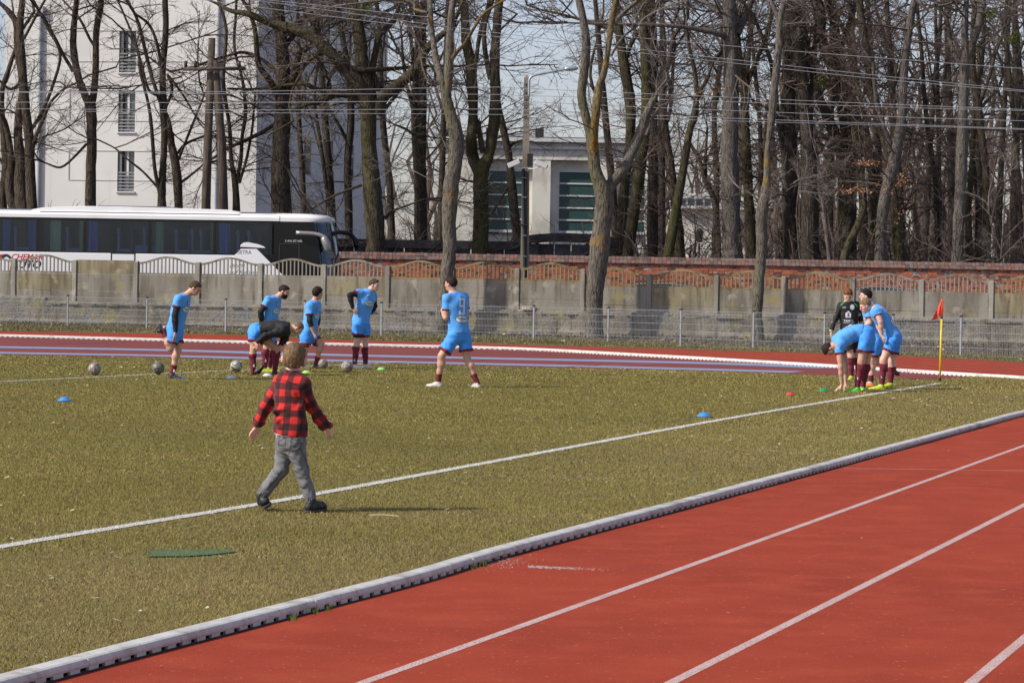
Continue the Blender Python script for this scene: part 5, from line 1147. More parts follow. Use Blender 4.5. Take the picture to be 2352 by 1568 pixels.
tree('bare_tree', 'thin curved tree in front of the pale far building', cD, 121, [[(430,1620,20),(425,1450,19),(400,1250,18),(345,1130,15),(310,1000,13),(250,900,10)], [(350,1140,10),(350,960,9),(360,800,7)]], K_brown, M_twig, 24, 14, (1.6,3.0), zmin=2.9)
_zC = FPT(11.65)[1]-.62
tree('street_tree', 'pale pollarded tree with a knotted elbow in front of the concrete fence', cD, _zC, [[(672,2030,38),(668,1980,36),(680,1850,34),(690,1700,34),(700,1560,34),(700,1400,36),(708,1300,38),(722,1220,30),(735,1100,24),(735,1000,20),(742,900,18),(760,780,23),(770,650,25),(788,480,25),(808,300,22),(812,150,22),(830,60,18),(842,0,15)], [(812,120,14),(780,60,13),(760,0,12)], [(720,1300,14),(755,1270,12),(790,1262,8)], [(690,1290,8),(640,1220,4),(560,1180,3)], [(760,1120,5),(800,1160,4),(840,1180,3),(900,1150,3)], [(790,640,5),(830,560,4),(840,460,3)]], K_lich, M_twigg, 25, 6, (1.0,1.9), group='three old trees standing at the foot of the retaining wall', gz=-.02, zmin=3.2, flare=1.15)
tree('bare_tree', 'broad dark tree directly right of the pollarded tree', cD, 110, [[(890,1620,52),(888,1560,50),(880,1300,50),(878,1000,54),(862,800,50),(872,500,44),(870,250,42),(885,50,40)], [(845,1000,20),(800,700,17),(760,400,14),(690,200,12)]], K_dark, M_twigr, 26, 24, (2,4))
tree('bare_tree', 'broadest almost black leaning trunk in the right hand wood', cD, 109, [[(1002,1620,62),(1000,1560,60),(1000,1300,56),(998,1050,54),(985,800,48),(962,600,46),(935,400,46),(920,200,42),(900,0,40)], [(1000,620,16),(1020,480,14),(980,370,12),(1030,300,9)]], K_dark, M_twigr, 27, 24, (2,4), mistle=[(1075,515,46)])
tree('bare_tree', 'thin pale sapling stem right of the almost black trunk', cD, 106, [[(1125,1620,14),(1118,1560,14),(1100,1400,14),(1085,1270,12),(1060,1200,8),(1055,1000,5)], [(940,1620,6),(920,1350,4),(930,1200,3)], [(990,1560,6),(990,1400,5),(960,1250,4),(935,1150,3)]], K_grey, M_twigg, 28, 5, (1,2), zmin=1.6)
tree('bare_tree', 'dark slanting tree with three stems leaning left against the sky', cD, 112, [[(1240,1620,58),(1240,1400,58),(1240,1250,56),(1228,1050,56),(1180,900,36),(1122,750,34),(1060,600,26),(1010,400,20),(950,130,20),(900,0,14)], [(1250,1000,42),(1235,850,38),(1200,650,34),(1150,450,34),(1080,250,30),(1072,50,26),(1040,0,20)], [(1235,1100,12),(1150,900,8),(1060,860,6)]], K_dark, M_twig, 29, 24, (1.8,3.6), leaves=[(1250,1190,90,14,220),(1190,1030,50,16,70)], mistle=[(1140,1090,44)])
tree('bare_tree', 'long curved greenish stem leaning left in the right hand wood', cD, 111, [[(1420,1620,36),(1410,1300,38),(1400,1050,40),(1335,860,38),(1272,700,35),(1212,520,34),(1177,350,38),(1155,150,28),(1110,0,24)], [(1180,330,18),(1240,180,16),(1290,0,14)]], K_moss, M_twigr, 30, 22, (1.8,3.6))
tree('bare_tree', 'short broken trunk leaning right in the wood', cD, 105.5, [[(1215,1640,27),(1235,1560,25),(1300,1420,24),(1338,1310,19),(1335,1250,12)]], K_moss, M_twig, 31, 3, (1,1.6), zmin=2.6)
tree('bare_tree', 'light grey tree leaning right with a dark kink halfway up', cE, 106.5, [[(628,1640,40),(632,1560,37),(642,1350,33),(668,1150,35),(700,1040,35),(730,900,35),(745,800,33),(765,700,27),(772,500,26),(790,300,24),(820,100,22),(840,0,20)], [(790,780,10),(850,800,8),(920,815,6)], [(700,900,20),(660,780,18),(620,650,15),(600,500,12)]], K_grey, M_twigr, 32, 26, (1.8,3.6), leaves=[(570,975,50,14,120),(640,660,60,30,60),(720,1110,60,30,60),(470,1135,60,14,160),(760,1080,30,30,60)])
tree('bare_tree', 'yellow green mossy trunk right of the light grey leaning tree', cE, 107.5, [[(752,1640,38),(750,1550,35),(735,1350,32),(718,1200,27),(702,1050,20),(665,850,25),(625,700,27),(582,500,28),(550,300,24),(520,100,24),(510,0,22)], [(750,1290,12),(800,1240,9),(835,1210,9),(840,1150,6)], [(640,720,12),(700,560,11),(760,400,9)]], K_moss, M_twigr, 33, 26, (1.8,3.8), leaves=[(740,1280,30,30,50)])
tree('bare_tree', 'tall pale trunk with a high three way fork near the right edge', cE, 106.5, [[(1086,1640,38),(1092,1560,36),(1105,1300,35),(1115,1100,35),(1122,900,36),(1128,700,31),(1135,500,28),(1135,400,30),(1145,330,24),(1138,200,22),(1142,100,20),(1150,0,14)], [(1140,360,24),(1180,280,22),(1222,150,22),(1245,0,22)], [(1130,400,16),(1080,330,14),(1050,230,14),(1030,120,12),(980,40,14),(960,0,12)], [(980,40,8),(1040,25,7),(1090,0,6)]], K_grey, M_twig, 34, 16, (1.8,3.4), zmin=6, mistle=[(1290,85,38),(1440,230,40)])
tree('bare_tree', 'brown tree just right of the tall pale trunk', cE, 112, [[(1275,1640,28),(1272,1560,26),(1272,1300,24),(1265,1050,23),(1245,850,23),(1212,600,24),(1185,400,21),(1192,150,18),(1200,0,14)], [(1220,640,12),(1280,480,10),(1330,300,8)]], K_brown, M_twigr, 35, 26, (1.8,3.6))
tree('bare_tree', 'slim dark tree left of the tall pale trunk', cE, 114, [[(985,1640,18),(982,1560,17),(975,1300,18),(962,1050,16),(930,850,15),(900,600,14),(880,300,12),(850,0,10)]], K_dark, M_twigr, 36, 26, (1.8,3.6))
tree('bare_tree', 'thin mossy tree half hidden by the tall pale trunk', cE, 113, [[(1180,1640,25),(1175,1560,24),(1160,1300,20),(1180,1000,17),(1200,700,14),(1230,400,12)], [(1215,1600,16),(1215,1200,15),(1190,960,12)]], K_moss, M_twigr, 37, 18, (1.6,3.2))
tree('bare_tree', 'slim mossy tree behind the light grey leaning tree', cE, 116, [[(560,1640,26),(562,1560,24),(590,1350,18),(600,1100,16),(560,800,15),(500,500,14),(470,200,12)], [(470,1640,16),(475,1300,15),(490,900,14),(450,500,12)]], K_moss, M_twigr, 38, 28, (1.8,3.6))
tree('bare_tree', 'pale sapling with fine upright rods at the right edge behind the brick wall', cE, 105.3, [[(1360,1620,8),(1360,1500,7),(1370,1350,6),(1378,1150,4),(1385,1000,3)], [(1360,1500,5),(1300,1350,4),(1280,1230,3)], [(1360,1450,5),(1420,1380,4),(1500,1300,3)], [(1340,1560,4),(1420,1480,4),(1480,1420,3)], [(1340,1560,4),(1310,1440,3),(1300,1300,2)]], K_grey, M_twigg, 39, 8, (.8,1.8), zmin=1.8, flare=1.05)
tree('bare_tree', 'dark tree at the right picture edge', cE, 112, [[(1480,1640,18),(1470,1300,17),(1455,1000,16),(1430,700,15),(1400,400,14),(1380,150,12),(1390,0,10)], [(1440,750,10),(1500,600,9)]], K_dark, M_twigr, 40, 28, (1.8,3.6))
# ---- unlabelled depth: many more trees farther back, each its own thing
rb_ = np.random.default_rng(5); k = 0
EXT = [(770,116),(700,124),(905,124),(960,118),(1010,122),(1420,126),(1520,128),(1555,119),(1640,132),(1720,124),(1760,120),(1800,130),(1850,124),(1905,120),(1945,132),(1990,122),(2030,126),(2075,120),(2120,130),(2160,124),(2190,134),(2245,120),(2290,128),(2330,122),(2370,126)]
names_ = ['left of the sky gap', 'in the shade by the dark building side', 'behind the sagging oak boughs']
for px, Y in EXT:
    x0 = px; rr = rb_.uniform(9, 17); lean = rb_.normal(0, 22)
    L = [(x0, 640, rr), (x0+lean*.15, 560, rr), (x0+lean*.4, 420, rr*.9), (x0+lean*.8+rb_.normal(0,6), 260, rr*.8), (x0+lean*1.2, 110, rr*.65), (x0+lean*1.5, -10, rr*.5)]
    cv = mk(0, 0, 1.0); L = [(x*1.7415, y*1.7415, r_*1.7415*.62) for x, y, r_ in L]
    L2 = [(L[3][0], L[3][1], L[3][2]*.6), (L[3][0]+rb_.normal(0, 60), L[3][1]-150, L[3][2]*.45), (L[3][0]+rb_.normal(0, 110), L[3][1]-340, L[3][2]*.3)]
    edge = 'left of the lamp pole' if px < 1200 else ('between the lamp pole and the thick grey oak' if px < 1660 else ('between the thick grey oak and the corner flag' if px < 2160 else 'right of the corner flag'))
    tree('bare_tree', 'distant dark bare tree in the wood '+edge, cv, Y, [L, L2], K_dark, M_twigr if px > 1250 else M_twig, 200+k, 16 if px < 1500 else 20, (2.2,4.2), group='distant bare trees in the wood '+edge, lib=LIBS if px < 1250 else LIB, zmin=1.5); k += 1
# ---- far off wood: reads as one mass of twigs
def far_wood():
    r = np.random.default_rng(99); Vs = []; Fs = []; off = 0; m = []
    def put(V, F):
        nonlocal off
        Vs.append(V); Fs.append(F+off); off += len(V)
    for i in range(150):
        Y = r.uniform(140, 235); t = r.random()
        if t < .62: px = r.uniform(1650, 2420)
        elif t < .85: px = r.uniform(1490, 1650) if r.random() < .5 else r.uniform(2050, 2420)
        else: px = r.uniform(860, 1110)
        if px < 1150: Y = r.uniform(182, 235)
        if px < 1660 and px > 1480: Y = r.uniform(240, 290)
        x = (px-1176)*Y/FPX; h = r.uniform(11, 17); P = [np.array([x+r.normal(0,.2)*k, Y, .2+h*k/5]) for k in range(6)]; V, F = tube_np(P, np.linspace(r.uniform(.14,.3), .05, 6), 5); put(V, F)
        for _ in range(5):
            z = r.uniform(.5, h); a = r.uniform(0, 6.28); V, F = place_spray(LIBS, r, np.array([x, Y, z]), np.array([math.cos(a), math.sin(a), .5]), r.uniform(2.5, 4.5)); put(V, F)
    o = link('far_wood', npmesh('far_wood', np.concatenate(Vs), np.concatenate(Fs), M_twigr)); tag(o, kind='stuff')
far_wood()
# undergrowth behind the brick wall
def undergrowth():
    r = np.random.default_rng(17); Vs = []; Fs = []; off = 0
    for i in range(115):
        px = r.uniform(1780, 2400) if r.random() < .60 else r.uniform(880, 1780); Y = r.uniform(106, 134); x = (px-1176)*Y/FPX
        for _ in range(3):
            a = r.uniform(0, 6.28); V, F = place_spray(LIBS, r, np.array([x+r.normal(0,.3), Y, .3]), np.array([math.cos(a)*.5, math.sin(a)*.5, 1.]), r.uniform(2.0, 5.0)); Vs.append(V); Fs.append(F+off); off += len(V)
    o = link('undergrowth', npmesh('undergrowth', np.concatenate(Vs), np.concatenate(Fs), M_twigr)); tag(o, kind='stuff')
undergrowth()
# shrub at the left behind the coach roof
def bush(name, label, x, y, Y, gz, n, s, cat='bush', grp=None, m=None, seed=1, col=None):
    r = np.random.default_rng(seed); p = at(x, y, Y); p[2] = gz; t = thing(name, label, cat, tuple(p), grp); Vs = []; Fs = []; off = 0
    for _ in range(n):
        a = r.uniform(0, 6.28); V, F = place_spray(LIBS, r, p+r.normal(0, .04, 3)*[1,1,0], np.array([math.cos(a)*.6, math.sin(a)*.6, 1.]), s*r.uniform(.6, 1.2)); Vs.append(V); Fs.append(F+off); off += len(V)
    o = link('twigs', npmesh('twigs', np.concatenate(Vs), np.concatenate(Fs), m or M_twig), t); setp(o, t); return t
bush('bare_shrub', 'thin bare shrub against the white building left of the clean forked tree', 150, 480, 109, .3, 16, 4.2, seed=3)
bush('bare_shrub', 'thin bare shrub against the white building below the lowest narrow window', 330, 480, 110, .3, 14, 3.6, seed=4)
bush('bare_shrub', 'small bare shrub at the foot of the wall left of the stretching player', 379, 752, 92.5, .0, 9, .62, seed=5)
bush('bare_shrub', 'small bare shrub behind the mesh fence right of player number nine', 1276, 772, 90.3, .0, 8, .65, seed=6)
bush('bare_shrub', 'small bare shrub at the wall foot left of the pollarded tree', 1560, 775, 89, .0, 6, .5, seed=7)
bush('bare_shrub', 'wide bare shrub leaning left behind the mesh fence right of the corner flag', 2300, 800, 76.0, .0, 6, 1.0, seed=8)
# litter heap along the wall foot
def wall_litter():
    r = np.random.default_rng(21); V = []; F = []; k = 0; T = []
    for i in range(9000):
        f = r.uniform(-.3, 17); u = abs(r.normal(0, .28)) if f < 5 or i % 3 == 0 else abs(r.normal(0, np.interp(f, [5, 9, 12, 17], [.5, 2.0, 4.2, 6.0]))); p = FPT(f)+WN*(.06+u)+np.array([0,0,.02+max(0, .13-u*.25)*r.random()]); s = r.uniform(.02, .06); a, b_ = r.normal(0, 1, 3), r.normal(0, 1, 3); a /= np.linalg.norm(a); b_ /= np.linalg.norm(b_)
        V += [p-a*s, p+b_*s*.6, p+a*s, p-b_*s*.6]; F.append((k,k+1,k+2,k+3)); k += 4; c = [(.10,.07,.05),(.06,.045,.035),(.18,.13,.085),(.035,.028,.024),(.26,.2,.13)][r.integers(5)]; T += [c]*4
    me = npmesh('leaf_litter', V, F, M_leaf); ca = me.color_attributes.new('tint', 'FLOAT_COLOR', 'POINT'); ca.data.foreach_set('color', np.concatenate([np.array(T), np.ones((len(T),1))], 1).astype(np.float32).ravel()); tag(link('leaf_litter', me), kind='stuff')
wall_litter()
M_stone = mat('pale stone', (.42,.37,.28,1), [((.30,.26,.20,1), 9, .45, .6)], rough=.9)
for (x, y, wV, lab, top_) in ((1089, 776.5, 27, 'pale flat stone on the verge behind player number nine', 0), (1215, 708, 38, 'pale slab fragment lying on top of the retaining wall right of the lamp pole', 1), (1950, 772, 8, 'small pale stone at the wall foot behind the bending player', 0)):
    Y = 84 if not top_ else 90.6; p = at(x, y, Y); 
    if top_: p = at(x, y, 91.2); p[2] = WT+.06; p[1] = 91.4-.1
    else: p = gp(x, y+2); Y = p[1]
    r = np.random.default_rng(int(x)); m = MB(); n = 10; hw = wV/2*Y/FPX; hh = .075
    m.add([(p[0]+hw*math.cos(6.283*k/n)*r.uniform(.85,1.1), p[1]+.12*math.sin(6.283*k/n), p[2]+(-.05)) for k in range(n)]+[(p[0]+hw*.85*math.cos(6.283*k/n)*r.uniform(.85,1.1), p[1]+.09*math.sin(6.283*k/n), p[2]+hh*r.uniform(.7,1.1)) for k in range(n)], [(k,(k+1)%n,n+(k+1)%n,n+k) for k in range(n)]+[tuple(range(n,2*n))])
    tag(m.build('stone', M_stone), lab, 'stone')
# ================================================================ PEOPLE
def nrm(v): v = np.asarray(v, float); return v/(np.linalg.norm(v)+1e-9)
class Sdf:
    """smooth union of tapered limbs and ellipsoids, meshed as one continuous surface"""
    def __init__(s, h, k=.02): s.h = h; s.k = k; s.p = []
    def cone(s, a, b, ra, rb, k=None, clip=()): s.p.append(('c', np.array(a, float), np.array(b, float), ra, rb, s.k if k is None else k, clip)); return s
    def ell(s, c, A, R, k=None, clip=()): s.p.append(('e', np.array(c, float), np.array(A, float), np.array(R, float), 0, s.k if k is None else k, clip)); return s
    def mesh(s, clips=(), noise=None, anyof=None):
        lo = np.full(3, 1e9); hi = -lo
        for p in s.p:
            if p[0] == 'c':
                r = max(p[3], p[4]); lo = np.minimum(lo, np.minimum(p[1], p[2])-r); hi = np.maximum(hi, np.maximum(p[1], p[2])+r)
            else: r = p[3].max(); lo = np.minimum(lo, p[1]-r); hi = np.maximum(hi, p[1]+r)
        h = s.h; lo -= 4*h; n = np.ceil((hi+4*h-lo)/h).astype(int)+1
        vol = np.full(tuple(n), .25, np.float32); ax = [lo[i]+h*np.arange(n[i]) for i in range(3)]
        for t, a, b, c, d, k, clip in s.p:
            if t == 'c': r = max(c, d); l = np.minimum(a, b)-r; u = np.maximum(a, b)+r
            else: r = c.max(); l = a-r; u = a+r
            m = k+3*h; i0 = np.clip(((l-m-lo)/h).astype(int), 0, n-1); i1 = np.clip(((u+m-lo)/h).astype(int)+2, 1, n)
            X = ax[0][i0[0]:i1[0]][:,None,None]; Y = ax[1][i0[1]:i1[1]][None,:,None]; Z = ax[2][i0[2]:i1[2]][None,None,:]
            if t == 'c':
                ba = b-a; L = ba@ba+1e-9; T = np.clip(((X-a[0])*ba[0]+(Y-a[1])*ba[1]+(Z-a[2])*ba[2])/L, 0, 1)
                D = np.sqrt((X-a[0]-T*ba[0])**2+(Y-a[1]-T*ba[1])**2+(Z-a[2]-T*ba[2])**2)-(c+(d-c)*T)
            else:
                q = [((X-a[0])*b[i][0]+(Y-a[1])*b[i][1]+(Z-a[2])*b[i][2]) for i in range(3)]
                k0 = np.sqrt(sum((q[i]/c[i])**2 for i in range(3)))+1e-6; k1 = np.sqrt(sum((q[i]/c[i]**2)**2 for i in range(3)))+1e-6; D = k0*(k0-1)/k1
            for cp, cn in clip: D = np.maximum(D, (X-cp[0])*cn[0]+(Y-cp[1])*cn[1]+(Z-cp[2])*cn[2])
            v = vol[i0[0]:i1[0], i0[1]:i1[1], i0[2]:i1[2]]; D = D.astype(np.float32)
            if k > 0: hh = np.clip(.5+.5*(v-D)/k, 0, 1); v[...] = v*(1-hh)+D*hh-k*hh*(1-hh)
            else: v[...] = np.minimum(v, D)
        if noise or clips or anyof:
            X = ax[0][:,None,None]; Y = ax[1][None,:,None]; Z = ax[2][None,None,:]
            if noise:
                amp, f, sd = noise; r = np.random.default_rng(sd); w_ = 0
                for j in range(4):
                    d = r.normal(size=3)*[1,1,.75]; d = d/np.linalg.norm(d)*f*(1+.5*j); e = r.normal(size=3); e = e/np.linalg.norm(e)*f*.6
                    w_ = w_+np.sin(X*d[0]+Y*d[1]+Z*d[2]+1.7*np.sin(X*e[0]+Y*e[1]+Z*e[2]+j))/(1+.5*j)
                g1 = r.normal(size=3)*[1,1,.5]; g1 = g1/np.linalg.norm(g1)*f*1.3; w_ = w_+.9*(1-2*np.abs(np.sin(X*g1[0]+Y*g1[1]+Z*g1[2]+2.2*np.sin(X*f*.35+Z*f*.5+1)+1.4*np.sin(Y*f*.4-Z*f*.3))))
                vol += (amp*w_/2).astype(np.float32)
            for cl_ in clips:
                cp, cn = cl_[:2]; D = (X-cp[0])*cn[0]+(Y-cp[1])*cn[1]+(Z-cp[2])*cn[2]
                if len(cl_) > 2: D = D+cl_[2]*(np.sin(X*170+2*np.sin(Z*90))*np.sin(Y*150+1)+.7*np.sin(Z*210+X*60))
                vol[...] = np.maximum(vol, D)
            if anyof:
                jag = .004*(np.sin(X*170+2*np.sin(Z*90))*np.sin(Y*150+1)+.7*np.sin(Z*210+X*60)); best = None
                for st_ in anyof:
                    D = None
                    for cp, cn in st_: e = (X-cp[0])*cn[0]+(Y-cp[1])*cn[1]+(Z-cp[2])*cn[2]; D = e if D is None else np.maximum(D, e)
                    best = D if best is None else np.minimum(best, D)
                vol[...] = np.maximum(vol, best+jag)
        return nets(vol, lo, h)
def nets(v, lo, h):
    s = v < 0; n = np.array(v.shape)
    c = [s[i:n[0]-1+i, j:n[1]-1+j, k:n[2]-1+k] for i in (0,1) for j in (0,1) for k in (0,1)]
    sm = sum(x.astype(np.int8) for x in c); act = (sm > 0) & (sm < 8); I = np.argwhere(act)
    if len(I) == 0: return np.zeros((0,3)), np.zeros((0,4), int)
    idx = np.full(act.shape, -1, np.int64); idx[act] = np.arange(len(I))
    P = np.zeros((len(I), 3)); C = np.zeros(len(I)); corner = [(i,j,k) for i in (0,1) for j in (0,1) for k in (0,1)]
    val = {q: v[I[:,0]+q[0], I[:,1]+q[1], I[:,2]+q[2]] for q in corner}
    for q in corner:
        for a in range(3):
            if q[a] == 0:
                q2 = list(q); q2[a] = 1; q2 = tuple(q2); A, B = val[q], val[q2]; m = (A < 0) != (B < 0); t = np.where(m, A/(A-B+1e-12), 0)
                e = np.array(q, float)[None,:]*np.ones((len(I),1)); e[:,a] += t; P[m] += e[m]; C[m] += 1
    P = P/C[:,None]; V = lo+h*(I+P); F = []
    for a in range(3):
        sl0 = [slice(1,-1)]*3; sl0[a] = slice(0,-1); sl1 = [slice(1,-1)]*3; sl1[a] = slice(1,None)
        A, B = s[tuple(sl0)], s[tuple(sl1)]; E = np.argwhere(A != B); off = np.array([1,1,1]); off[a] = 0; E = E+off
        ins = s[E[:,0], E[:,1], E[:,2]]; u, w_ = (a+1) % 3, (a+2) % 3; Q = []
        for du, dw_ in ((1,1),(0,1),(0,0),(1,0)):
            q = E.copy(); q[:,u] -= du; q[:,w_] -= dw_; Q.append(idx[q[:,0], q[:,1], q[:,2]])
        Q = np.stack(Q, 1); Q[~ins] = Q[~ins][:, ::-1]; F.append(Q)
    return V, np.concatenate(F)
# -------- cloth and skin
def skin_mat(name, c):
    m = mat(name, c, [((c[0]*1.10, c[1]*.80, c[2]*.78, 1), 9, .45, .65)], rough=.55); b = m.node_tree.nodes['Principled BSDF']; b.inputs['Subsurface Weight'].default_value = .12; b.inputs['Subsurface Scale'].default_value = .02; b.inputs['Subsurface Radius'].default_value = (1,.35,.2); return m
SK = [skin_mat('fair skin', (.56,.34,.245,1)), skin_mat('pale skin', (.64,.42,.33,1)), skin_mat('warm skin', (.54,.33,.24,1))]
def jersey():
    m, nt, b = newmat('sky blue striped jersey'); tc = N(nt, 'ShaderNodeTexCoord'); co = tc.outputs['Object']
    w_ = N(nt, 'ShaderNodeTexWave', wave_type='BANDS', bands_direction='DIAGONAL'); w_.inputs['Scale'].default_value = 15; w_.inputs['Distortion'].default_value = 2.2; w_.inputs['Detail'].default_value = 1; w_.inputs['Detail Scale'].default_value = .6; nt.links.new(co, w_.inputs['Vector'])
    mr = N(nt, 'ShaderNodeMapRange'); mr.inputs['From Min'].default_value = .45; mr.inputs['From Max'].default_value = .75; nt.links.new(w_.outputs['Fac'], mr.inputs['Value'])
    c = mixc(nt, mr.outputs[0], (.100,.390,.880,1), (.066,.300,.760,1)); nt.links.new(c, b.inputs['Base Color']); b.inputs['Roughness'].default_value = .75; b.inputs['Sheen Weight'].default_value = .2; return m
M_jersey = jersey(); M_sleeve = mat('plain sky blue sleeve', (.080,.370,.90,1), rough=.75); M_shorts = mat('sky blue shorts', (.060,.320,.90,1), rough=.75)
M_maroon = mat('maroon cloth', (.185,.016,.034,1), [((.130,.012,.026,1), 30, .4, .6)], rough=.85); M_black = mat('black base layer', (.010,.010,.011,1), rough=.8); M_blackt = mat('black training top', (.012,.012,.013,1), [((.020,.020,.022,1), 12, .5, .7)], rough=.8)
M_green = mat('green shoulder stripe', (.03,.30,.08,1), rough=.7); M_dec = mat('white print', (.72,.74,.78,1), rough=.6); M_decb = mat('navy print', (.02,.03,.09,1), rough=.6); M_decg = mat('green print', (.05,.20,.10,1), rough=.6); M_decgy = mat('grey print', (.55,.58,.62,1), rough=.6)
def hairm(name, c): return mat(name, c, [((c[0]*.55, c[1]*.55, c[2]*.55, 1), 60, .42, .6, (1,1,.3)), ((c[0]*1.5, c[1]*1.5, c[2]*1.5, 1), 34, .55, .75)], rough=.7, bump=(90,.5,.004), spec=.2)
H_brown = hairm('brown hair', (.085,.050,.028,1)); H_dark = hairm('dark brown hair', (.028,.017,.012,1)); H_ginger = hairm('reddish hair', (.19,.070,.028,1)); H_blond = hairm('light brown hair', (.24,.150,.080,1)); H_boy = hairm('fair brown hair', (.20,.125,.066,1)); H_crop = hairm('short cropped hair', (.20,.13,.085,1))
M_eye = mat('eye', (.02,.015,.012,1), rough=.2); M_lip = mat('lips', (.42,.17,.14,1), rough=.5)
def bootm(name, c, c2=None): return mat(name, c, [(c2 or (c[0]*.7, c[1]*.7, c[2]*.7, 1), 18, .5, .6)], rough=.45)
BT = dict(white=bootm('off white boot', (.60,.57,.50,1)), black=bootm('black boot', (.015,.015,.017,1), (.03,.03,.03,1)), lime=bootm('yellow boot', (.52,.60,.05,1)), green=bootm('bright green boot', (.13,.62,.06,1)), blue=bootm('dark boot', (.03,.03,.035,1)), navy=bootm('navy boot', (.02,.025,.06,1)), grey=bootm('grey boot', (.15,.15,.15,1)))
M_sole = mat('black boot sole', (.02,.02,.02,1), rough=.6); M_blue_toe = mat('blue boot toe', (.02,.10,.60,1), rough=.4)
class Person:
    def __init__(s, label, Z, cr, sc, foot, group=None, S=1.0, h=.0113):
        """joints are given as measured positions plus a depth in metres from the plane the person stands in"""
        Z = Z*.9885; s.Z = Z; s.cr = cr; s.S = S; s.h = h; o = s.P(*foot); o[2] = 0; s.o = o; s.root = thing('person', label, 'person', tuple(o), group)
    def P(s, x, y, d=0.): return on(s.cr, x, y, s.Z+d)
    def obj(s, name, VF, m, parent=None, smooth=True):
        V, F = VF
        if len(V) == 0: return None
        o = link(name, npmesh(name, V-s.o, F, m, smooth), parent or s.root); return o
    def V3(s, dx, dy, dd=0):
        if max(abs(dx), abs(dy)) > 5: dd = dd*200
        return nrm((dx, dd, -dy))
    def torso(s, sdf, N_, C, W, Pv, Ls, Rs, g=0.0, k=.05, b=1.0):
        S_ = s.S; side = nrm(Rs-Ls)
        def ax(u):
            u = nrm(u); a = nrm(side-u*(side@u)); return np.array([a, u, np.cross(a, u)])
        sdf.ell(C, ax(N_-W), (np.array([.170,.200,.122])*S_*b+g), k); sdf.ell(W, ax(C-Pv), (np.array([.150,.175,.112])*S_*b+g), k); sdf.ell(Pv, ax(W-Pv), (np.array([.168,.135,.128])*S_*b+g), k)
        sdf.ell((W+C)/2, ax(C-W), (np.array([.155,.17,.115])*S_*b+g), k); sdf.ell((W+Pv)/2, ax(W-Pv), (np.array([.152,.15,.115])*S_*b+g), k)
        for q in (Ls, Rs): sdf.cone(N_+(C-N_)*.22, q+(C-q)*.08, (.058)*S_+g, .064*S_+g, k); sdf.cone(C+(q-C)*.25, q+(C-q)*.10, .095*S_+g, .066*S_+g, k)
        return sdf
    def hand(s, sdf, w, d, n, curl=.4, ts=1, z=1.0):
        d = nrm(d); n = nrm(np.asarray(n, float)-d*(np.asarray(n, float)@d)); a = np.cross(d, n); z = z*s.S; K = []
        for i, (o_, L) in enumerate(((-.030,.062),(-.010,.072),(.011,.068),(.030,.054))):
            kn = w+(d*.088+a*o_)*z-d*abs(o_)*.12*z; sdf.cone(w+a*o_*.45*z, kn, .0155*z, .0135*z, .012); K.append((kn, L, o_))
        for kn, L, o_ in K:
            d1 = nrm(d+a*o_*3.5+n*curl*.55); d2 = nrm(d+a*o_*2.5+n*curl*1.6); m_ = kn+d1*L*.52*z; sdf.cone(kn, m_, .0108*z, .0098*z, .004); sdf.cone(m_, m_+d2*L*.55*z, .0096*z, .0078*z, .004)
        b0 = w+(d*.022+a*.026*ts)*z; m_ = b0+nrm(d*.75+a*.75*ts+n*.25)*.042*z; sdf.cone(b0, m_, .0150*z, .0118*z, .010); sdf.cone(m_, m_+nrm(d*.95+a*.30*ts+n*.35)*.036*z, .0115*z, .0090*z, .004)
    def arm(s, sdf, sh, el, wr, hd, pn, curl=.4, ts=1, g=0):
        S_ = s.S; sdf.cone(sh, el, .052*S_+g, .041*S_+g, .03); sdf.cone(sh+(el-sh)*.35, sh+(el-sh)*.7, .050*S_+g, .044*S_+g, .03); sdf.cone(el, el+(wr-el)*.35, .041*S_+g, .043*S_+g, .02); sdf.cone(el+(wr-el)*.35, wr, .042*S_+g, .0265*S_+g, .02)
        if hd is not None: s.hand(sdf, wr+nrm(hd)*.005, hd, pn, curl, ts)
    def leg(s, sdf, hp, kn, an, toe, g=0, fat=1.0):
        S_ = s.S*fat; sdf.cone(hp, hp+(kn-hp)*.5, .092*S_+g, .080*S_+g, .03); sdf.cone(hp+(kn-hp)*.5, kn, .079*S_+g, .056*S_+g, .03); sh = an-kn; back = nrm(np.cross(np.cross(nrm(toe-an), nrm(sh)), nrm(sh)))
        sdf.cone(kn, kn+sh*.3, .054*S_+g, .052*S_+g, .03)
        cal = kn+sh*.30+ back*.018*S_; sdf.cone(kn+sh*.10, cal, .050*S_+g, .057*S_+g, .03); sdf.cone(cal, kn+sh*.65, .056*S_+g, .042*S_+g, .03); sdf.cone(kn+sh*.6, an, .044*S_+g, .034*S_+g, .03)
        sdf.cone(an, an+nrm(toe-an)*.03*S_, .034*S_+g, .028*S_+g, .02)
    def head(s, c, up, fwd, hs=1.0, skin=None, hair=None, style='short', beard=None, sdf=None):
        up = nrm(up); fwd = nrm(np.asarray(fwd, float)-up*(np.asarray(fwd, float)@up)); sd = np.cross(up, fwd); A = np.array([sd, fwd, up]); z = hs; Q = lambda a, b, c_: c+(sd*a+fwd*b+up*c_)*z
        s.hA = A; s.hQ = Q; sdf.ell(Q(0,-.006,.028), A, np.array([.075,.096,.088])*z, .02); sdf.ell(Q(0,.022,-.035), A, np.array([.058,.066,.075])*z, .03); sdf.ell(Q(0,.055,-.078), A, np.array([.030,.028,.026])*z, .03)
        sdf.cone(Q(0,.088,.018), Q(0,.109,-.022), .010*z, .0135*z, .012); sdf.cone(Q(-.028,.078,.024), Q(.028,.078,.024), .015*z, .015*z, .015)
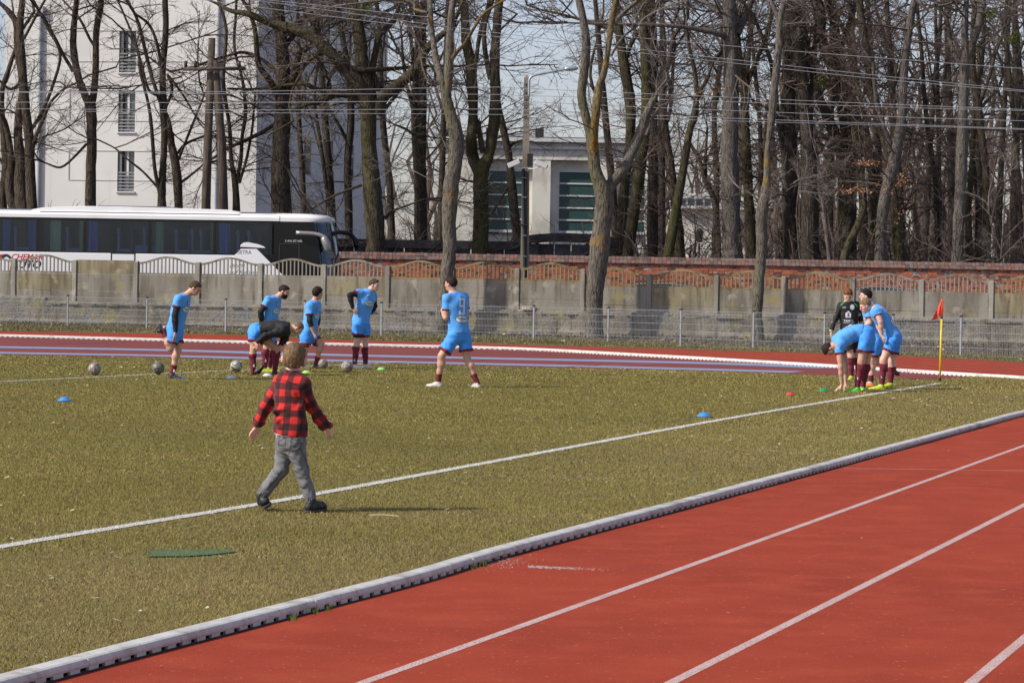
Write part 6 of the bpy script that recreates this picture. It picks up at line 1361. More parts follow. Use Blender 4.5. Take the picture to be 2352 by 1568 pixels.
        for e in (-1, 1):
            sdf.ell(Q((.074 if style != 'boy' else .096)*e,-.002,-.004 if style != 'boy' else -.022), np.array([sd*e*.95+fwd*-.3, fwd, up]), np.array([.012,.018,.030])*z*(1.0 if style != 'boy' else 1.25), .008); sdf.ell(Q(.040*e,.060,-.022), A, np.array([.020,.018,.020])*z, .02)
        sdf.cone(Q(-.018,.086,-.055), Q(.018,.086,-.055), .0095*z, .0095*z, .010)
        E = Sdf(.006, 0)
        for e in (-1, 1): E.ell(Q(.030*e,.0865,.006), A, np.array([.013,.009,.006])*z, 0)
        s.obj('eyes', E.mesh(), M_eye); E = Sdf(.006, 0); E.ell(Q(0,.0955,-.0545), A, np.array([.020,.006,.006])*z, 0); s.obj('lips', E.mesh(), M_lip)
        E = Sdf(.006, 0)
        for e in (-1, 1): E.cone(Q(.018*e,.0935,.026), Q(.044*e,.083,.025), .004*z, .0035*z, 0)
        if hair: s.obj('eyebrows', E.mesh(), hair)
        if hair:
            t = dict(short=.0065, full=.013, crop=.004, thick=.014, boy=.013)[style]; Hs = Sdf(.0085 if hs > .95 else .0065, .012); hn = nrm(up*.80-fwd*.60)
            ll = {'short': .008, 'full': .002, 'crop': .014, 'thick': .002, 'boy': -.006}[style]; low = {'short': -.066, 'full': -.064, 'crop': -.055, 'thick': -.068, 'boy': -.090}[style]
            Hs.ell(Q(0,-.008,.030), A, np.array([.076,.098,.090])*z+t, .0); 
            if style in ('thick', 'short', 'full'): Hs.cone(Q(-.03,.056,.088), Q(.03,.056,.088), (.010+t)*z, (.010+t)*z, .02)
            if style == 'boy':
                Hs.ell(Q(0,-.045,-.015), A, np.array([.070,.055,.075])*z+.008, .03)
                r = np.random.default_rng(3)
                for j in range(95):
                    a = r.uniform(-2.0, 2.0); x0 = Q(.035*math.sin(a),-.035*math.cos(a)-.01,.105); x1 = Q(.082*math.sin(a*1.0),-.098*math.cos(a)-.008,.02+r.normal(0,.02)); x2 = Q(.070*math.sin(a)+r.normal(0,.006),-.088*math.cos(a)-.010,-.050+r.normal(0,.016)); Hs.cone(x0, x1, .0085, .0085, .004); Hs.cone(x1, x2+r.normal(0,.006,3), .0085, .004, .004)
                Hs.cone(Q(-.012,-.082,-.07), Q(-.016,-.078,-.112), .018, .006, .01)
            if style == 'thick':
                r = np.random.default_rng(int(abs(c[0])*100))
                for j in range(40):
                    a = r.uniform(0, 6.28); b_ = r.uniform(0, 1.2); v = np.array([math.sin(a)*math.sin(b_)*.09, math.cos(a)*math.sin(b_)*.105, .10*math.cos(b_)]); p_ = Q(v[0], v[1]-.006, v[2]+.03); Hs.cone(p_, p_+(sd*r.normal(0,.012)+fwd*r.normal(.006,.012)+up*.014)*z, .012, .006, .008)
            s.obj('hair', Hs.mesh(anyof=[[(Q(0,0,ll+(.012 if style == 'crop' else 0)), -hn), (Q(0,0,low), -up)], [(Q(0,-.022 if style != 'boy' else .0,0), fwd), (Q(0,0,low), -up)], [(Q(0,.030,0), fwd), (Q(0,0,.012), -up)]], noise=(.0022, 150, 5)), hair)
        if beard:
            Bs = Sdf(.006, .02); Bs.ell(Q(0,.024,-.038), A, np.array([.060,.068,.077])*z+.008, .02).ell(Q(0,.056,-.082), A, np.array([.032,.030,.030])*z+.008, .02)
            s.obj('beard', Bs.mesh(clips=[(Q(0,.03,-.030), nrm(up*1.0+fwd*.12)), (Q(0,-.005,0), -fwd)], noise=(.004, 150, 6)), beard)
    def boot(s, an, toe, m, sole=M_sole, upv=None, z=1.0, toem=None):
        """ankle, toe tip"""
        S_ = s.S*z*1.10; d = nrm(toe-an); up = nrm(upv) if upv is not None else np.array([0,0,1.]); d = nrm(d-up*(d@up)*.0); f = nrm((toe-an)-up*((toe-an)@up)); sd = np.cross(up, f)
        hb = an-up*.062*S_-f*.030*S_; L = .245*S_; base = an-up*(.098*S_); cl = [(base, -up)]
        B = Sdf(.0095, .02); B.cone(hb+up*.005, hb+f*.10*S_+up*.0, .036*S_, .036*S_, clip=cl).cone(hb+f*.08*S_+up*.012*S_, hb+f*.20*S_-up*.008*S_, .040*S_, .030*S_, clip=cl).cone(an-up*.01*S_, hb+f*.02*S_, .040*S_, .036*S_, clip=cl)
        B.cone(an-up*.020*S_, hb+f*.13*S_-up*.002, .038*S_, .032*S_, clip=cl); B.cone(hb+f*.15*S_-sd*.014*S_-up*.004, hb+f*.19*S_-up*.010*S_, .030*S_, .028*S_, clip=cl).cone(hb+f*.14*S_+sd*.016*S_, hb+f*.18*S_-up*.008*S_, .029*S_, .026*S_, clip=cl)
        o = s.obj('boot', B.mesh(clips=[(an+up*.035*S_, up)]), m)
        if sole:
            Q = Sdf(.0095, .01); q = [(base+up*.012*S_, up), (base-up*.004*S_, -up)]; Q.cone(hb-up*.01, hb+f*.10*S_-up*.01, .038*S_, .036*S_, clip=q).cone(hb+f*.10*S_-up*.01, hb+f*.19*S_-up*.012, .037*S_, .035*S_, clip=q); s.obj('sole', Q.mesh(), sole, o)
        if toem:
            Q = Sdf(.007, .015); Q.cone(hb+f*.12*S_+up*.004, hb+f*.20*S_-up*.006*S_, .039*S_, .033*S_, clip=cl+[(hb+f*.12*S_, -f)]); s.obj('toe_cap', Q.mesh(), toem, o)
    def sock(s, kn, an, toe, top=.12, m=M_maroon, bot=1.10):
        S_ = s.S; sh = an-kn; back = nrm(np.cross(np.cross(nrm(toe-an), nrm(sh)), nrm(sh))); g = .007; Q = Sdf(.012, .025); cal = kn+sh*.30+back*.018*S_
        Q.cone(kn, kn+sh*.3, .054*S_+g, .052*S_+g).cone(kn+sh*.10, cal, .050*S_+g, .057*S_+g).cone(cal, kn+sh*.65, .056*S_+g, .042*S_+g).cone(kn+sh*.6, an+sh*.1, .044*S_+g, .035*S_+g)
        return s.obj('sock', Q.mesh(clips=[(kn+sh*top, -nrm(sh)), (kn+sh*bot, nrm(sh))], noise=(.004, 60, 3)), m)
    def shorts(s, W, Pv, hips, knees, side, m=M_shorts, lens=(.62,.62), flare=1.0, hem=M_maroon, under=None):
        S_ = s.S; Q = Sdf(.0145, .035); u = nrm(W-Pv); a = nrm(side-u*(side@u)); A = np.array([a, u, np.cross(a, u)]); Q.ell(Pv, A, np.array([.168,.150,.134])*S_+.014, .04)
        for i, (hp, kn) in enumerate(zip(hips, knees)):
            e = hp+(kn-hp)*lens[i]; d = nrm(kn-hp); Q.cone(hp, e+d*.03, .103*S_*flare, .101*S_*flare, .035, clip=[(e, d)])
        Q.cone(hips[0], hips[1], .10*S_, .10*S_, .04); o = s.obj('shorts', Q.mesh(clips=[(Pv+u*.10*S_, u)], noise=(.007, 28, 4)), m)
        for i, (hp, kn) in enumerate(zip(hips, knees)):
            e = hp+(kn-hp)*lens[i]; d = nrm(kn-hp); H = Sdf(.012, 0); r0 = .103*S_*flare+.006; H.cone(e-d*.04, e+d*.05, r0, r0-.003, 0, clip=[(e-d*.022, -d), (e+d*.016, d)]); s.obj('shorts_hem', H.mesh(noise=(.007, 28, 4)), hem)
            if under and under[i]: H = Sdf(.008, 0); H.cone(e-d*.02, e+d*.09, .083*S_, .078*S_, 0, clip=[(e, -d), (e+d*.062, d)]); s.obj('undershorts', H.mesh(), M_black)
    def shirt(s, N_, C, W, Pv, Ls, Rs, sleeves, m=M_jersey, hemat=.04, slm=M_sleeve, cuff=M_maroon, g=.014, collar=M_maroon, long=False, seed=2, b=1.0):
        S_ = s.S; Q = Sdf(s.h*1.45, .045); s.torso(Q, N_, C, W, Pv, Ls, Rs, g, .05, b); u = nrm(W-Pv); un = nrm(N_-C)
        for (sh, el, t) in sleeves: e = sh+(el-sh)*t; d = nrm(el-sh); Q.cone(sh, e, .066*S_+g*.6, .062*S_+g*.5, .04, clip=[(e, d)])
        V, F = Q.mesh(clips=[(Pv+u*hemat, -u), (N_+un*.012, un)], noise=(.010, 24, seed)); o = s.obj('shirt', (V, F), m); s.bvh = BVHTree.FromPolygons([tuple(v) for v in V], [tuple(f) for f in F]); s.shirtV = V
        if slm:
            for (sh, el, t) in sleeves:
                e = sh+(el-sh)*t; d = nrm(el-sh); H = Sdf(.0125, .0); H.cone(sh, e, .070*S_+g*.7, .064*S_+g*.6, 0, clip=[(sh+d*.035, -d), (e, d)]); s.obj('sleeve', H.mesh(noise=(.006, 24, seed)), slm)
        if cuff:
            for (sh, el, t) in sleeves: e = sh+(el-sh)*t; d = nrm(el-sh); H = Sdf(.011, 0); r0 = .066*S_+g*.6; H.cone(e-d*.05, e+d*.05, r0, r0, 0, clip=[(e-d*.020, -d), (e+d*.012, d)]); s.obj('sleeve_cuff', H.mesh(noise=(.006, 24, seed)), cuff)
        if collar: H = Sdf(.008, 0); H.cone(N_-un*.05, N_+un*.05, .078*S_, .060*S_, 0, clip=[(N_-un*.010, -un), (N_+un*.016, un)]); s.obj('collar', H.mesh(), collar)
        return o
    def decal(s, name, shapes, c, nr, xa, ya, m, off=.006, parent=None):
        """flat print laid onto the cloth: shapes = (V2, F) in metres"""
        V2, F = shapes; nr = nrm(nr); xa = nrm(np.asarray(xa, float)-nr*(np.asarray(xa, float)@nr)); ya = np.asarray(ya, float); ya = nrm(ya-nr*(ya@nr)-xa*(ya@xa)); P = []; ok = []
        for v in V2:
            q = c+xa*v[0]+ya*v[1]+nr*.4; hit = s.bvh.ray_cast(Vector(q), Vector(-nr)); ok.append(hit[0] is not None and (Vector(q)-hit[0]).length < .62)
            P.append(np.array(hit[0])+nr*off-s.o if hit[0] is not None else c-s.o)
        F = [f for f in F if all(ok[i] for i in f)]
        if F: return MB().add(P, F).build(name, m, parent or s.root)
def disc(rx, ry, r0=0., n=28, k=4):
    V = []; 
    for j in range(k+1):
        t = r0+(1-r0)*j/k
        for i in range(n): V.append((rx*t*math.cos(6.2832*i/n), ry*t*math.sin(6.2832*i/n)))
    return V, [(j*n+i, j*n+(i+1)%n, (j+1)*n+(i+1)%n, (j+1)*n+i) for j in range(k) for i in range(n)]
def gridshape(poly, nx=14, step=.012):
    """tessellate a polygon coarsely on a grid so that it drapes"""
    P = np.array(poly); lo = P.min(0); hi = P.max(0); nx = int((hi[0]-lo[0])/step)+1; ny = int((hi[1]-lo[1])/step)+1; V = []; F = []
    for i in range(nx):
        for j in range(ny):
            c = lo+np.array([(i+.5)*step, (j+.5)*step])
            if inside(np.array([c]), P)[0]:
                k = len(V); V += [tuple(c+np.array(d)*step/2) for d in ((-1,-1),(1,-1),(1,1),(-1,1))]; F.append((k,k+1,k+2,k+3))
    return V, F
def sponsor(p, c, nr, xa, ya, sz=1.0):
    p.decal('sponsor_badge', disc(.098*sz, .050*sz, .90, k=1), c, nr, xa, ya, M_decg, .0075); p.decal('sponsor_badge', disc(.088*sz, .046*sz), c, nr, xa, ya, M_dec, .006)
    V, F = text_mesh('Technno', .040*sz, 0, .02); p.decal('sponsor_lettering', (V+[0,.008*sz], F), c, nr, xa, ya, M_decb, .010); V, F = text_mesh('Fenix', .028*sz, 0, 0); p.decal('sponsor_lettering', (V+[0,-.026*sz], F), c, nr, xa, ya, M_decg, .010)
def crest(p, c, nr, xa, ya, m=M_decb, m2=M_dec, s=1.0):
    p.decal('club_crest', disc(.024*s, .034*s), c, nr, xa, ya, m, .007); p.decal('club_crest', disc(.012*s, .022*s), c, nr, xa, ya, m2, .010)
def nine():
    V = []; F = []; st = .0055
    for i in range(-10, 10):
        for j in range(-24, 24):
            x, y = (i+.5)*st, (j+.5)*st; ax_, ay = abs(x), y
            if ax_ > .052 or abs(y) > .130: continue
            if ax_ > .036 and abs(y) > .114 and (ax_-.036)**2+(abs(y)-.114)**2 > .016**2: continue
            on_ = x > .022 or y > .102 or (y > -.012 and x < -.022) or (-.012 < y < .018) or y < -.102 or (y < -.070 and x < -.022)
            if on_: k = len(V); sh = y*.06; V += [(x+a*st/2-sh, y+b_*st/2) for a, b_ in ((-1,-1),(1,-1),(1,1),(-1,1))]; F.append((k,k+1,k+2,k+3))
    return V, F
GRP1 = 'footballers warming up on the left'; GRP2 = 'footballers gathered by the corner flag'
c1, c2, c3, c3b, c7, c8 = crop(500,1100,3.485), crop(950,1110,3.485), crop(1350,1080,3.485), crop(1600,1080,3.136), crop(960,1340,3.92), crop(3250,1120,3.267)
def sockmark(p, kn, an, side=1, t=.68, x=.012):
    q = kn+(an-kn)*t+np.array([x*side,-.056,0]); V, F = text_mesh('R', .065, 0, .03); MB().add([(q[0]+v[0]-p.o[0], q[1]-p.o[1]+abs(v[0])*.3, q[2]+v[1]-p.o[2]) for v in V], F).build('sock_mark', M_dec, p.root)
# ---------------- 1 quad stretch, far left
def man1():
    p = Person('leftmost player in blue standing on one leg, pulling his heel up behind him', 47.6, c1, 3.485, (690,1460), GRP1); P = p.P
    Nk, C, W, Pv = P(848,278), P(785,430), P(735,600), P(695,770); Rs, Ls = P(750,335,-.175), P(815,325,.17); Re, Rw = P(695,560,-.235), P(705,785,-.25); Le, Lw = P(690,570,.22), P(600,740,.06)
    Rh, Lh = P(680,830,-.095), P(715,830,.095); Rk, Ra, Rt = P(632,1020,-.12), P(535,775,-.10), P(520,700,.06); Lk, La, Lt = P(742,1030,.06), P(655,1385,.04), P(800,1430,.0)
    sk = SK[0]; B = Sdf(p.h, .03); p.torso(B, Nk, C, W, Pv, Ls, Rs); hc = P(972,186); p.head(hc, p.V3(100,-180), p.V3(180,125,-.2), 1.0, sk, H_brown, 'short', None, B); B.cone(Nk+(C-Nk)*.1, hc-(hc-Nk)*.25, .062, .056, .03)
    p.arm(B, Rs, Re, Rw, P(690,900,-.27)-Rw, p.V3(-1,0,.3), .35, 1); p.arm(B, Ls, Le, Lw, P(560,720,.0)-Lw, p.V3(0,1,0), 1.0); p.leg(B, Rh, Rk, Ra, Rt); p.leg(B, Lh, Lk, La, Lt); p.obj('body', B.mesh(), sk)
    p.shirt(Nk, C, W, Pv, Ls, Rs, [(Rs, Re, .50), (Ls, Le, .5)], hemat=.02)
    Q = Sdf(.0125, .02)
    for a, b_, c_ in ((Rs, Re, Rw), (Ls, Le, Lw)): Q.cone(a, b_, .061, .052).cone(b_, b_+(c_-b_)*.35, .052, .053).cone(b_+(c_-b_)*.35, c_, .052, .036)
    p.obj('undersleeves', Q.mesh(clips=[]), M_black)
    p.shorts(W, Pv, (Rh, Lh), (Rk, Lk), Rs-Ls, lens=(.60,.55)); p.sock(Rk, Ra, Rt, .62); p.sock(Lk, La, Lt, .62); sockmark(p, Lk, La, 1, .86, .03)
    p.boot(Ra, Rt, BT['blue'], upv=p.V3(1,.1,.1), z=.9); p.boot(La, Lt, BT['blue'], toem=M_blue_toe); f = p.V3(1,0,-.95)
    sponsor(p, P(872,485,-.12), f, p.V3(1,.15,.9), (0,0,1)); crest(p, P(872,390,-.1), f, p.V3(1,.1,.9), (0,0,1)); sponsor(p, P(590,540,0), p.V3(-1,0,-.6), p.V3(.5,0,-1), (0,0,1), .8)
man1()
# ---------------- 2 bearded
def man2():
    p = Person('bearded dark haired player looking down behind the bent over man in black', 52.0, c2, 3.485, (430,1320), GRP1); P = p.P
    Nk, C, W, Pv = P(548,275), P(485,420), P(455,580), P(440,740); Rs, Ls = P(430,320,-.17), P(535,310,.16); Re, Rw = P(325,475,-.22), P(335,640,-.12); Le, Lw = P(520,520,.22), P(500,680,.12)
    Rh, Lh = P(425,800,-.09), P(460,800,.09); Rk, Ra, Rt = P(405,960,-.10), P(375,1262,-.10), P(480,1310,-.12); Lk, La, Lt = P(488,985,.06), P(440,1255,.10), P(540,1300,.1)
    sk = SK[0]; B = Sdf(p.h, .03); p.torso(B, Nk, C, W, Pv, Ls, Rs); hc = P(645,198); p.head(hc, p.V3(70,-190), p.V3(190,95,-.25), 1.0, sk, H_dark, 'short', H_dark, B); B.cone(Nk+(C-Nk)*.1, hc-(hc-Nk)*.25, .062, .056, .03)
    p.arm(B, Rs, Re, Rw, p.V3(.6,1,-.1), p.V3(1,0,0), .4); p.arm(B, Ls, Le, Lw, p.V3(0,1,0), p.V3(1,0,0), .4); p.leg(B, Rh, Rk, Ra, Rt); p.leg(B, Lh, Lk, La, Lt); p.obj('body', B.mesh(), sk)
    p.shirt(Nk, C, W, Pv, Ls, Rs, [(Rs, Re, .55), (Ls, Le, .5)], hemat=.0, collar=M_black, seed=3)
    Q = Sdf(.0125, .02)
    for a, b_, c_ in ((Rs, Re, Rw), (Ls, Le, Lw)): Q.cone(a, b_, .061, .052).cone(b_, b_+(c_-b_)*.35, .052, .053).cone(b_+(c_-b_)*.35, c_, .052, .036)
    p.obj('undersleeves', Q.mesh(), M_black); p.shorts(W, Pv, (Rh, Lh), (Rk, Lk), Rs-Ls); p.sock(Rk, Ra, Rt, .10); p.sock(Lk, La, Lt, .08); p.boot(Ra, Rt, BT['lime']); p.boot(La, Lt, BT['lime']); sockmark(p, Rk, Ra, 1, .66)
    f = p.V3(1,0,-.9); sponsor(p, P(535,470,-.1), f, p.V3(1,.2,1.0), (0,0,1)); crest(p, P(540,370,-.1), f, p.V3(1,.2,1.0), (0,0,1))
man2()
# ---------------- 3 bent over in black
def man3():
    p = Person('cropped haired man in a black long sleeved top bent over and reaching for his shins', 50.3, c2, 3.485, (380,1370), GRP1); P = p.P
    Nk, C, W, Pv = P(730,705), P(590,715), P(430,710), P(270,750); Rs, Ls = P(640,735,-.19), P(700,720,.16); Re, Rw = P(395,815,-.30), P(285,885,-.26); Le, Lw = P(655,850,.10), P(600,935,.06)
    Rh, Lh = P(235,790,-.10), P(285,800,.10); Rk, Ra, Rt = P(222,985,-.13), P(215,1318,-.12), P(300,1235,-.16); Lk, La, Lt = P(560,985,.08), P(515,1318,.10), P(640,1375,.06)
    sk = SK[0]; B = Sdf(p.h, .03); p.torso(B, Nk, C, W, Pv, Ls, Rs); hc = P(835,706); p.head(hc, p.V3(150,-105), p.V3(110,180,-.1), 1.0, sk, H_crop, 'crop', None, B); B.cone(Nk+(C-Nk)*.1, hc-(hc-Nk)*.25, .066, .060, .03)
    p.arm(B, Rs, Re, Rw, P(262,960,-.24)-Rw, p.V3(.6,.2,1), .25, -1); p.arm(B, Ls, Le, Lw, P(540,1020,.0)-Lw, p.V3(1,.3,.3), .4, 1); p.leg(B, Rh, Rk, Ra, Rt); p.leg(B, Lh, Lk, La, Lt); p.obj('body', B.mesh(), sk)
    p.shorts(W, Pv, (Rh, Lh), (Rk, Lk), Rs-Ls, lens=(.48,.34)); p.shirt(Nk, C, W, Pv, Ls, Rs, [], m=M_blackt, hemat=.07, slm=None, cuff=None, collar=None, g=.022, seed=5)
    Q = Sdf(.0135, .03)
    for a, b_, c_ in ((Rs, Re, Rw), (Ls, Le, Lw)): Q.cone(a, b_, .078, .062).cone(b_, c_, .062, .042)
    p.obj('long_sleeves', Q.mesh(noise=(.012, 26, 8)), M_blackt); p.sock(Rk, Ra, Rt, .22); p.sock(Lk, La, Lt, .10); sockmark(p, Rk, Ra, 1, .72, .02); p.boot(Ra, Rt, BT['black'], upv=p.V3(-.85,-.55,-.25)); p.boot(La, Lt, BT['black'])
    p.decal('green_flash', gridshape([(-.05,.02),(.05,-.02),(.05,-.035),(-.05,.005)], step=.008), P(308,672,-.1), (0,-1,.4), p.V3(1,.9), p.V3(1,-1), M_green, .008); V, F = text_mesh('TAMOL', .035, 0, .02); p.decal('print', (V, F), P(548,845,-.1), (0,-1,0), p.V3(1,.05), (0,0,1), M_decgy, .008)
man3()
# ---------------- 4 lunging
def man4():
    p = Person('dark haired player lunging forward with his face turned away, ball behind his front boot', 54.4, c2, 3.485, (1060,1285), GRP1); P = p.P
    Nk, C, W, Pv = P(1072,325), P(1048,460), P(1020,620), P(975,780); Rs, Ls = P(1012,385,-.17), P(1110,370,.15); Re, Rw = P(1005,600,-.22), P(1062,775,-.20); Le, Lw = P(1120,590,.24), P(1100,760,.12)
    Rh, Lh = P(955,830,-.09), P(1000,820,.09); Rk, Ra, Rt = P(940,1015,-.08), P(905,1235,.02), P(985,1290,-.02); Lk, La, Lt = P(1172,920,.02), P(1090,1215,.04), P(1210,1275,.0)
    sk = SK[2]; B = Sdf(p.h, .03); p.torso(B, Nk, C, W, Pv, Ls, Rs); hc = P(1117,225); p.head(hc, p.V3(10,-200), p.V3(150,20,.55), .98, sk, H_dark, 'thick', None, B); B.cone(Nk+(C-Nk)*.1, hc-(hc-Nk)*.2, .060, .056, .03)
    p.arm(B, Rs, Re, Rw, P(1090,860,-.17)-Rw, p.V3(1,0,.3), .6, 1); p.arm(B, Ls, Le, Lw, p.V3(-.3,1,0), p.V3(1,0,0), .4); p.leg(B, Rh, Rk, Ra, Rt); p.leg(B, Lh, Lk, La, Lt); p.obj('body', B.mesh(), sk)
    p.shirt(Nk, C, W, Pv, Ls, Rs, [(Rs, Re, .62), (Ls, Le, .6)], hemat=.01, seed=6); Q = Sdf(.0125, .02)
    for a, b_, c_ in ((Rs, Re, Rw), (Ls, Le, Lw)): Q.cone(a, b_, .061, .052).cone(b_, b_+(c_-b_)*.5, .052, .047, clip=[(b_+(c_-b_)*.48, nrm(c_-b_))])
    p.obj('undersleeves', Q.mesh(), M_black); p.shorts(W, Pv, (Rh, Lh), (Rk, Lk), Rs-Ls, lens=(.50,.66), under=(1,0)); p.sock(Rk, Ra, Rt, .4); p.sock(Lk, La, Lt, .62); p.boot(Ra, Rt, BT['grey']); p.boot(La, Lt, BT['navy']); f = p.V3(1,0,-.8)
    sponsor(p, P(1120,540,-.1), f, p.V3(1,.2,1.1), (0,0,1), .9); crest(p, P(1105,450,-.1), f, p.V3(1,.2,1.1), (0,0,1))
man4()
# ---------------- 5 hands on hips
def man5():
    p = Person('player in blue standing with black sleeved arms on his hips in front of a ball', 55.0, c3, 3.485, (330,1385), GRP1); P = p.P
    Nk, C, W, Pv = P(455,280), P(395,440), P(345,610), P(325,740); Rs, Ls = P(305,315,-.10), P(490,345,.13); Re, Rw = P(170,350,-.22), P(210,520,-.20); Le, Lw = P(520,500,.30), P(465,600,.22)
    Rh, Lh = P(282,790,-.08), P(385,790,.08); Rk, Ra, Rt = P(275,985,-.08), P(238,1315,-.08), P(330,1375,-.20); Lk, La, Lt = P(385,1010,.08), P(390,1318,.06), P(520,1370,-.02)
    sk = SK[1]; B = Sdf(p.h, .03); p.torso(B, Nk, C, W, Pv, Ls, Rs); hc = P(512,212); p.head(hc, p.V3(20,-200), p.V3(200,38,-.45), 1.0, sk, H_brown, 'short', None, B); B.cone(Nk+(C-Nk)*.1, hc-(hc-Nk)*.2, .064, .058, .03)
    p.arm(B, Rs, Re, Rw, P(265,600,-.20)-Rw, p.V3(.5,.0,1), .3, 1); p.arm(B, Ls, Le, Lw, p.V3(-1,.4,0), p.V3(0,0,-1), .3); p.leg(B, Rh, Rk, Ra, Rt); p.leg(B, Lh, Lk, La, Lt); p.obj('body', B.mesh(), sk)
    p.shirt(Nk, C, W, Pv, Ls, Rs, [(Rs, Re, .42), (Ls, Le, .5)], hemat=-.01, seed=7); Q = Sdf(.0125, .02)
    for a, b_, c_ in ((Rs, Re, Rw), (Ls, Le, Lw)): Q.cone(a, b_, .061, .052).cone(b_, b_+(c_-b_)*.35, .052, .053).cone(b_+(c_-b_)*.35, c_, .052, .036)
    p.obj('undersleeves', Q.mesh(), M_black); p.shorts(W, Pv, (Rh, Lh), (Rk, Lk), Ls-Rs, lens=(.55,.60), under=(1,0)); p.sock(Rk, Ra, Rt, .24); p.sock(Lk, La, Lt, .20); sockmark(p, Rk, Ra, 1, .83, -.004); p.boot(Ra, Rt, BT['white']); p.boot(La, Lt, BT['white']); f = p.V3(.45,0,-1)
    sponsor(p, P(437,466,-.1), f, p.V3(1,.22,.45), (0,0,1), 1.05); crest(p, P(412,352,-.1), f, p.V3(1,.2,.45), (0,0,1)); crest(p, P(495,392,-.1), f, p.V3(1,.2,.45), (0,0,1), M_sleeve, M_decgy, .8)
man5()
# ---------------- 6 number nine
def man6():
    p = Person('player seen from behind with a large white 9 on his blue shirt, legs wide apart', 46.1, c3b, 3.136, (720,1490), GRP1); P = p.P
    Nk, C, W, Pv = P(672,285), P(705,430), P(722,610), P(742,790); Ls, Rs = P(592,345,-.09), P(800,350,.10); Le, Lw = P(575,600,-.12), P(528,500,.12); Re, Rw = P(838,590,.18), P(800,560,.42)
    Lh, Rh = P(672,850,-.05), P(808,850,.05); Lk, La, Lt = P(522,1075,-.10), P(482,1400,-.02), P(375,1462,.03); Rk, Ra, Rt = P(842,1110,.04), P(968,1415,.0), P(915,1490,.10)
    sk = SK[0]; B = Sdf(p.h, .03); p.torso(B, Nk, C, W, Pv, Ls, Rs, b=1.04); hc = P(640,178); p.head(hc, p.V3(-8,-200), p.V3(-200,8,.62), 1.02, sk, H_dark, 'short', None, B); B.cone(Nk+(C-Nk)*.1, hc-(hc-Nk)*.15, .068, .060, .03)
    p.arm(B, Ls, Le, Lw, p.V3(.25,-1,.2), p.V3(1,0,.2), .7, 1); p.arm(B, Rs, Re, Rw, p.V3(-.8,-.5,.3), p.V3(-1,0,0), .4); p.leg(B, Lh, Lk, La, Lt, 0, 1.04); p.leg(B, Rh, Rk, Ra, Rt, 0, 1.04); p.obj('body', B.mesh(), sk)
    p.shirt(Nk, C, W, Pv, Ls, Rs, [(Ls, Le, .62), (Rs, Re, .55)], hemat=-.01, seed=8, b=1.05); p.shorts(W, Pv, (Lh, Rh), (Lk, Rk), Rs-Ls, lens=(.74,.60), flare=1.08); p.sock(Lk, La, Lt, .68); p.sock(Rk, Ra, Rt, .64); p.boot(La, Lt, BT['white'], sole=M_decgy); p.boot(Ra, Rt, BT['white'], sole=M_decgy)
    f = p.V3(.10,0,-1); p.decal('shirt_number', nine(), P(777,455,-.1), f, p.V3(1,.08,.1), p.V3(-.06,-1), M_dec, .008); sponsor(p, P(778,616,-.1), f, p.V3(1,.06,.1), (0,0,1), 1.15)
man6()
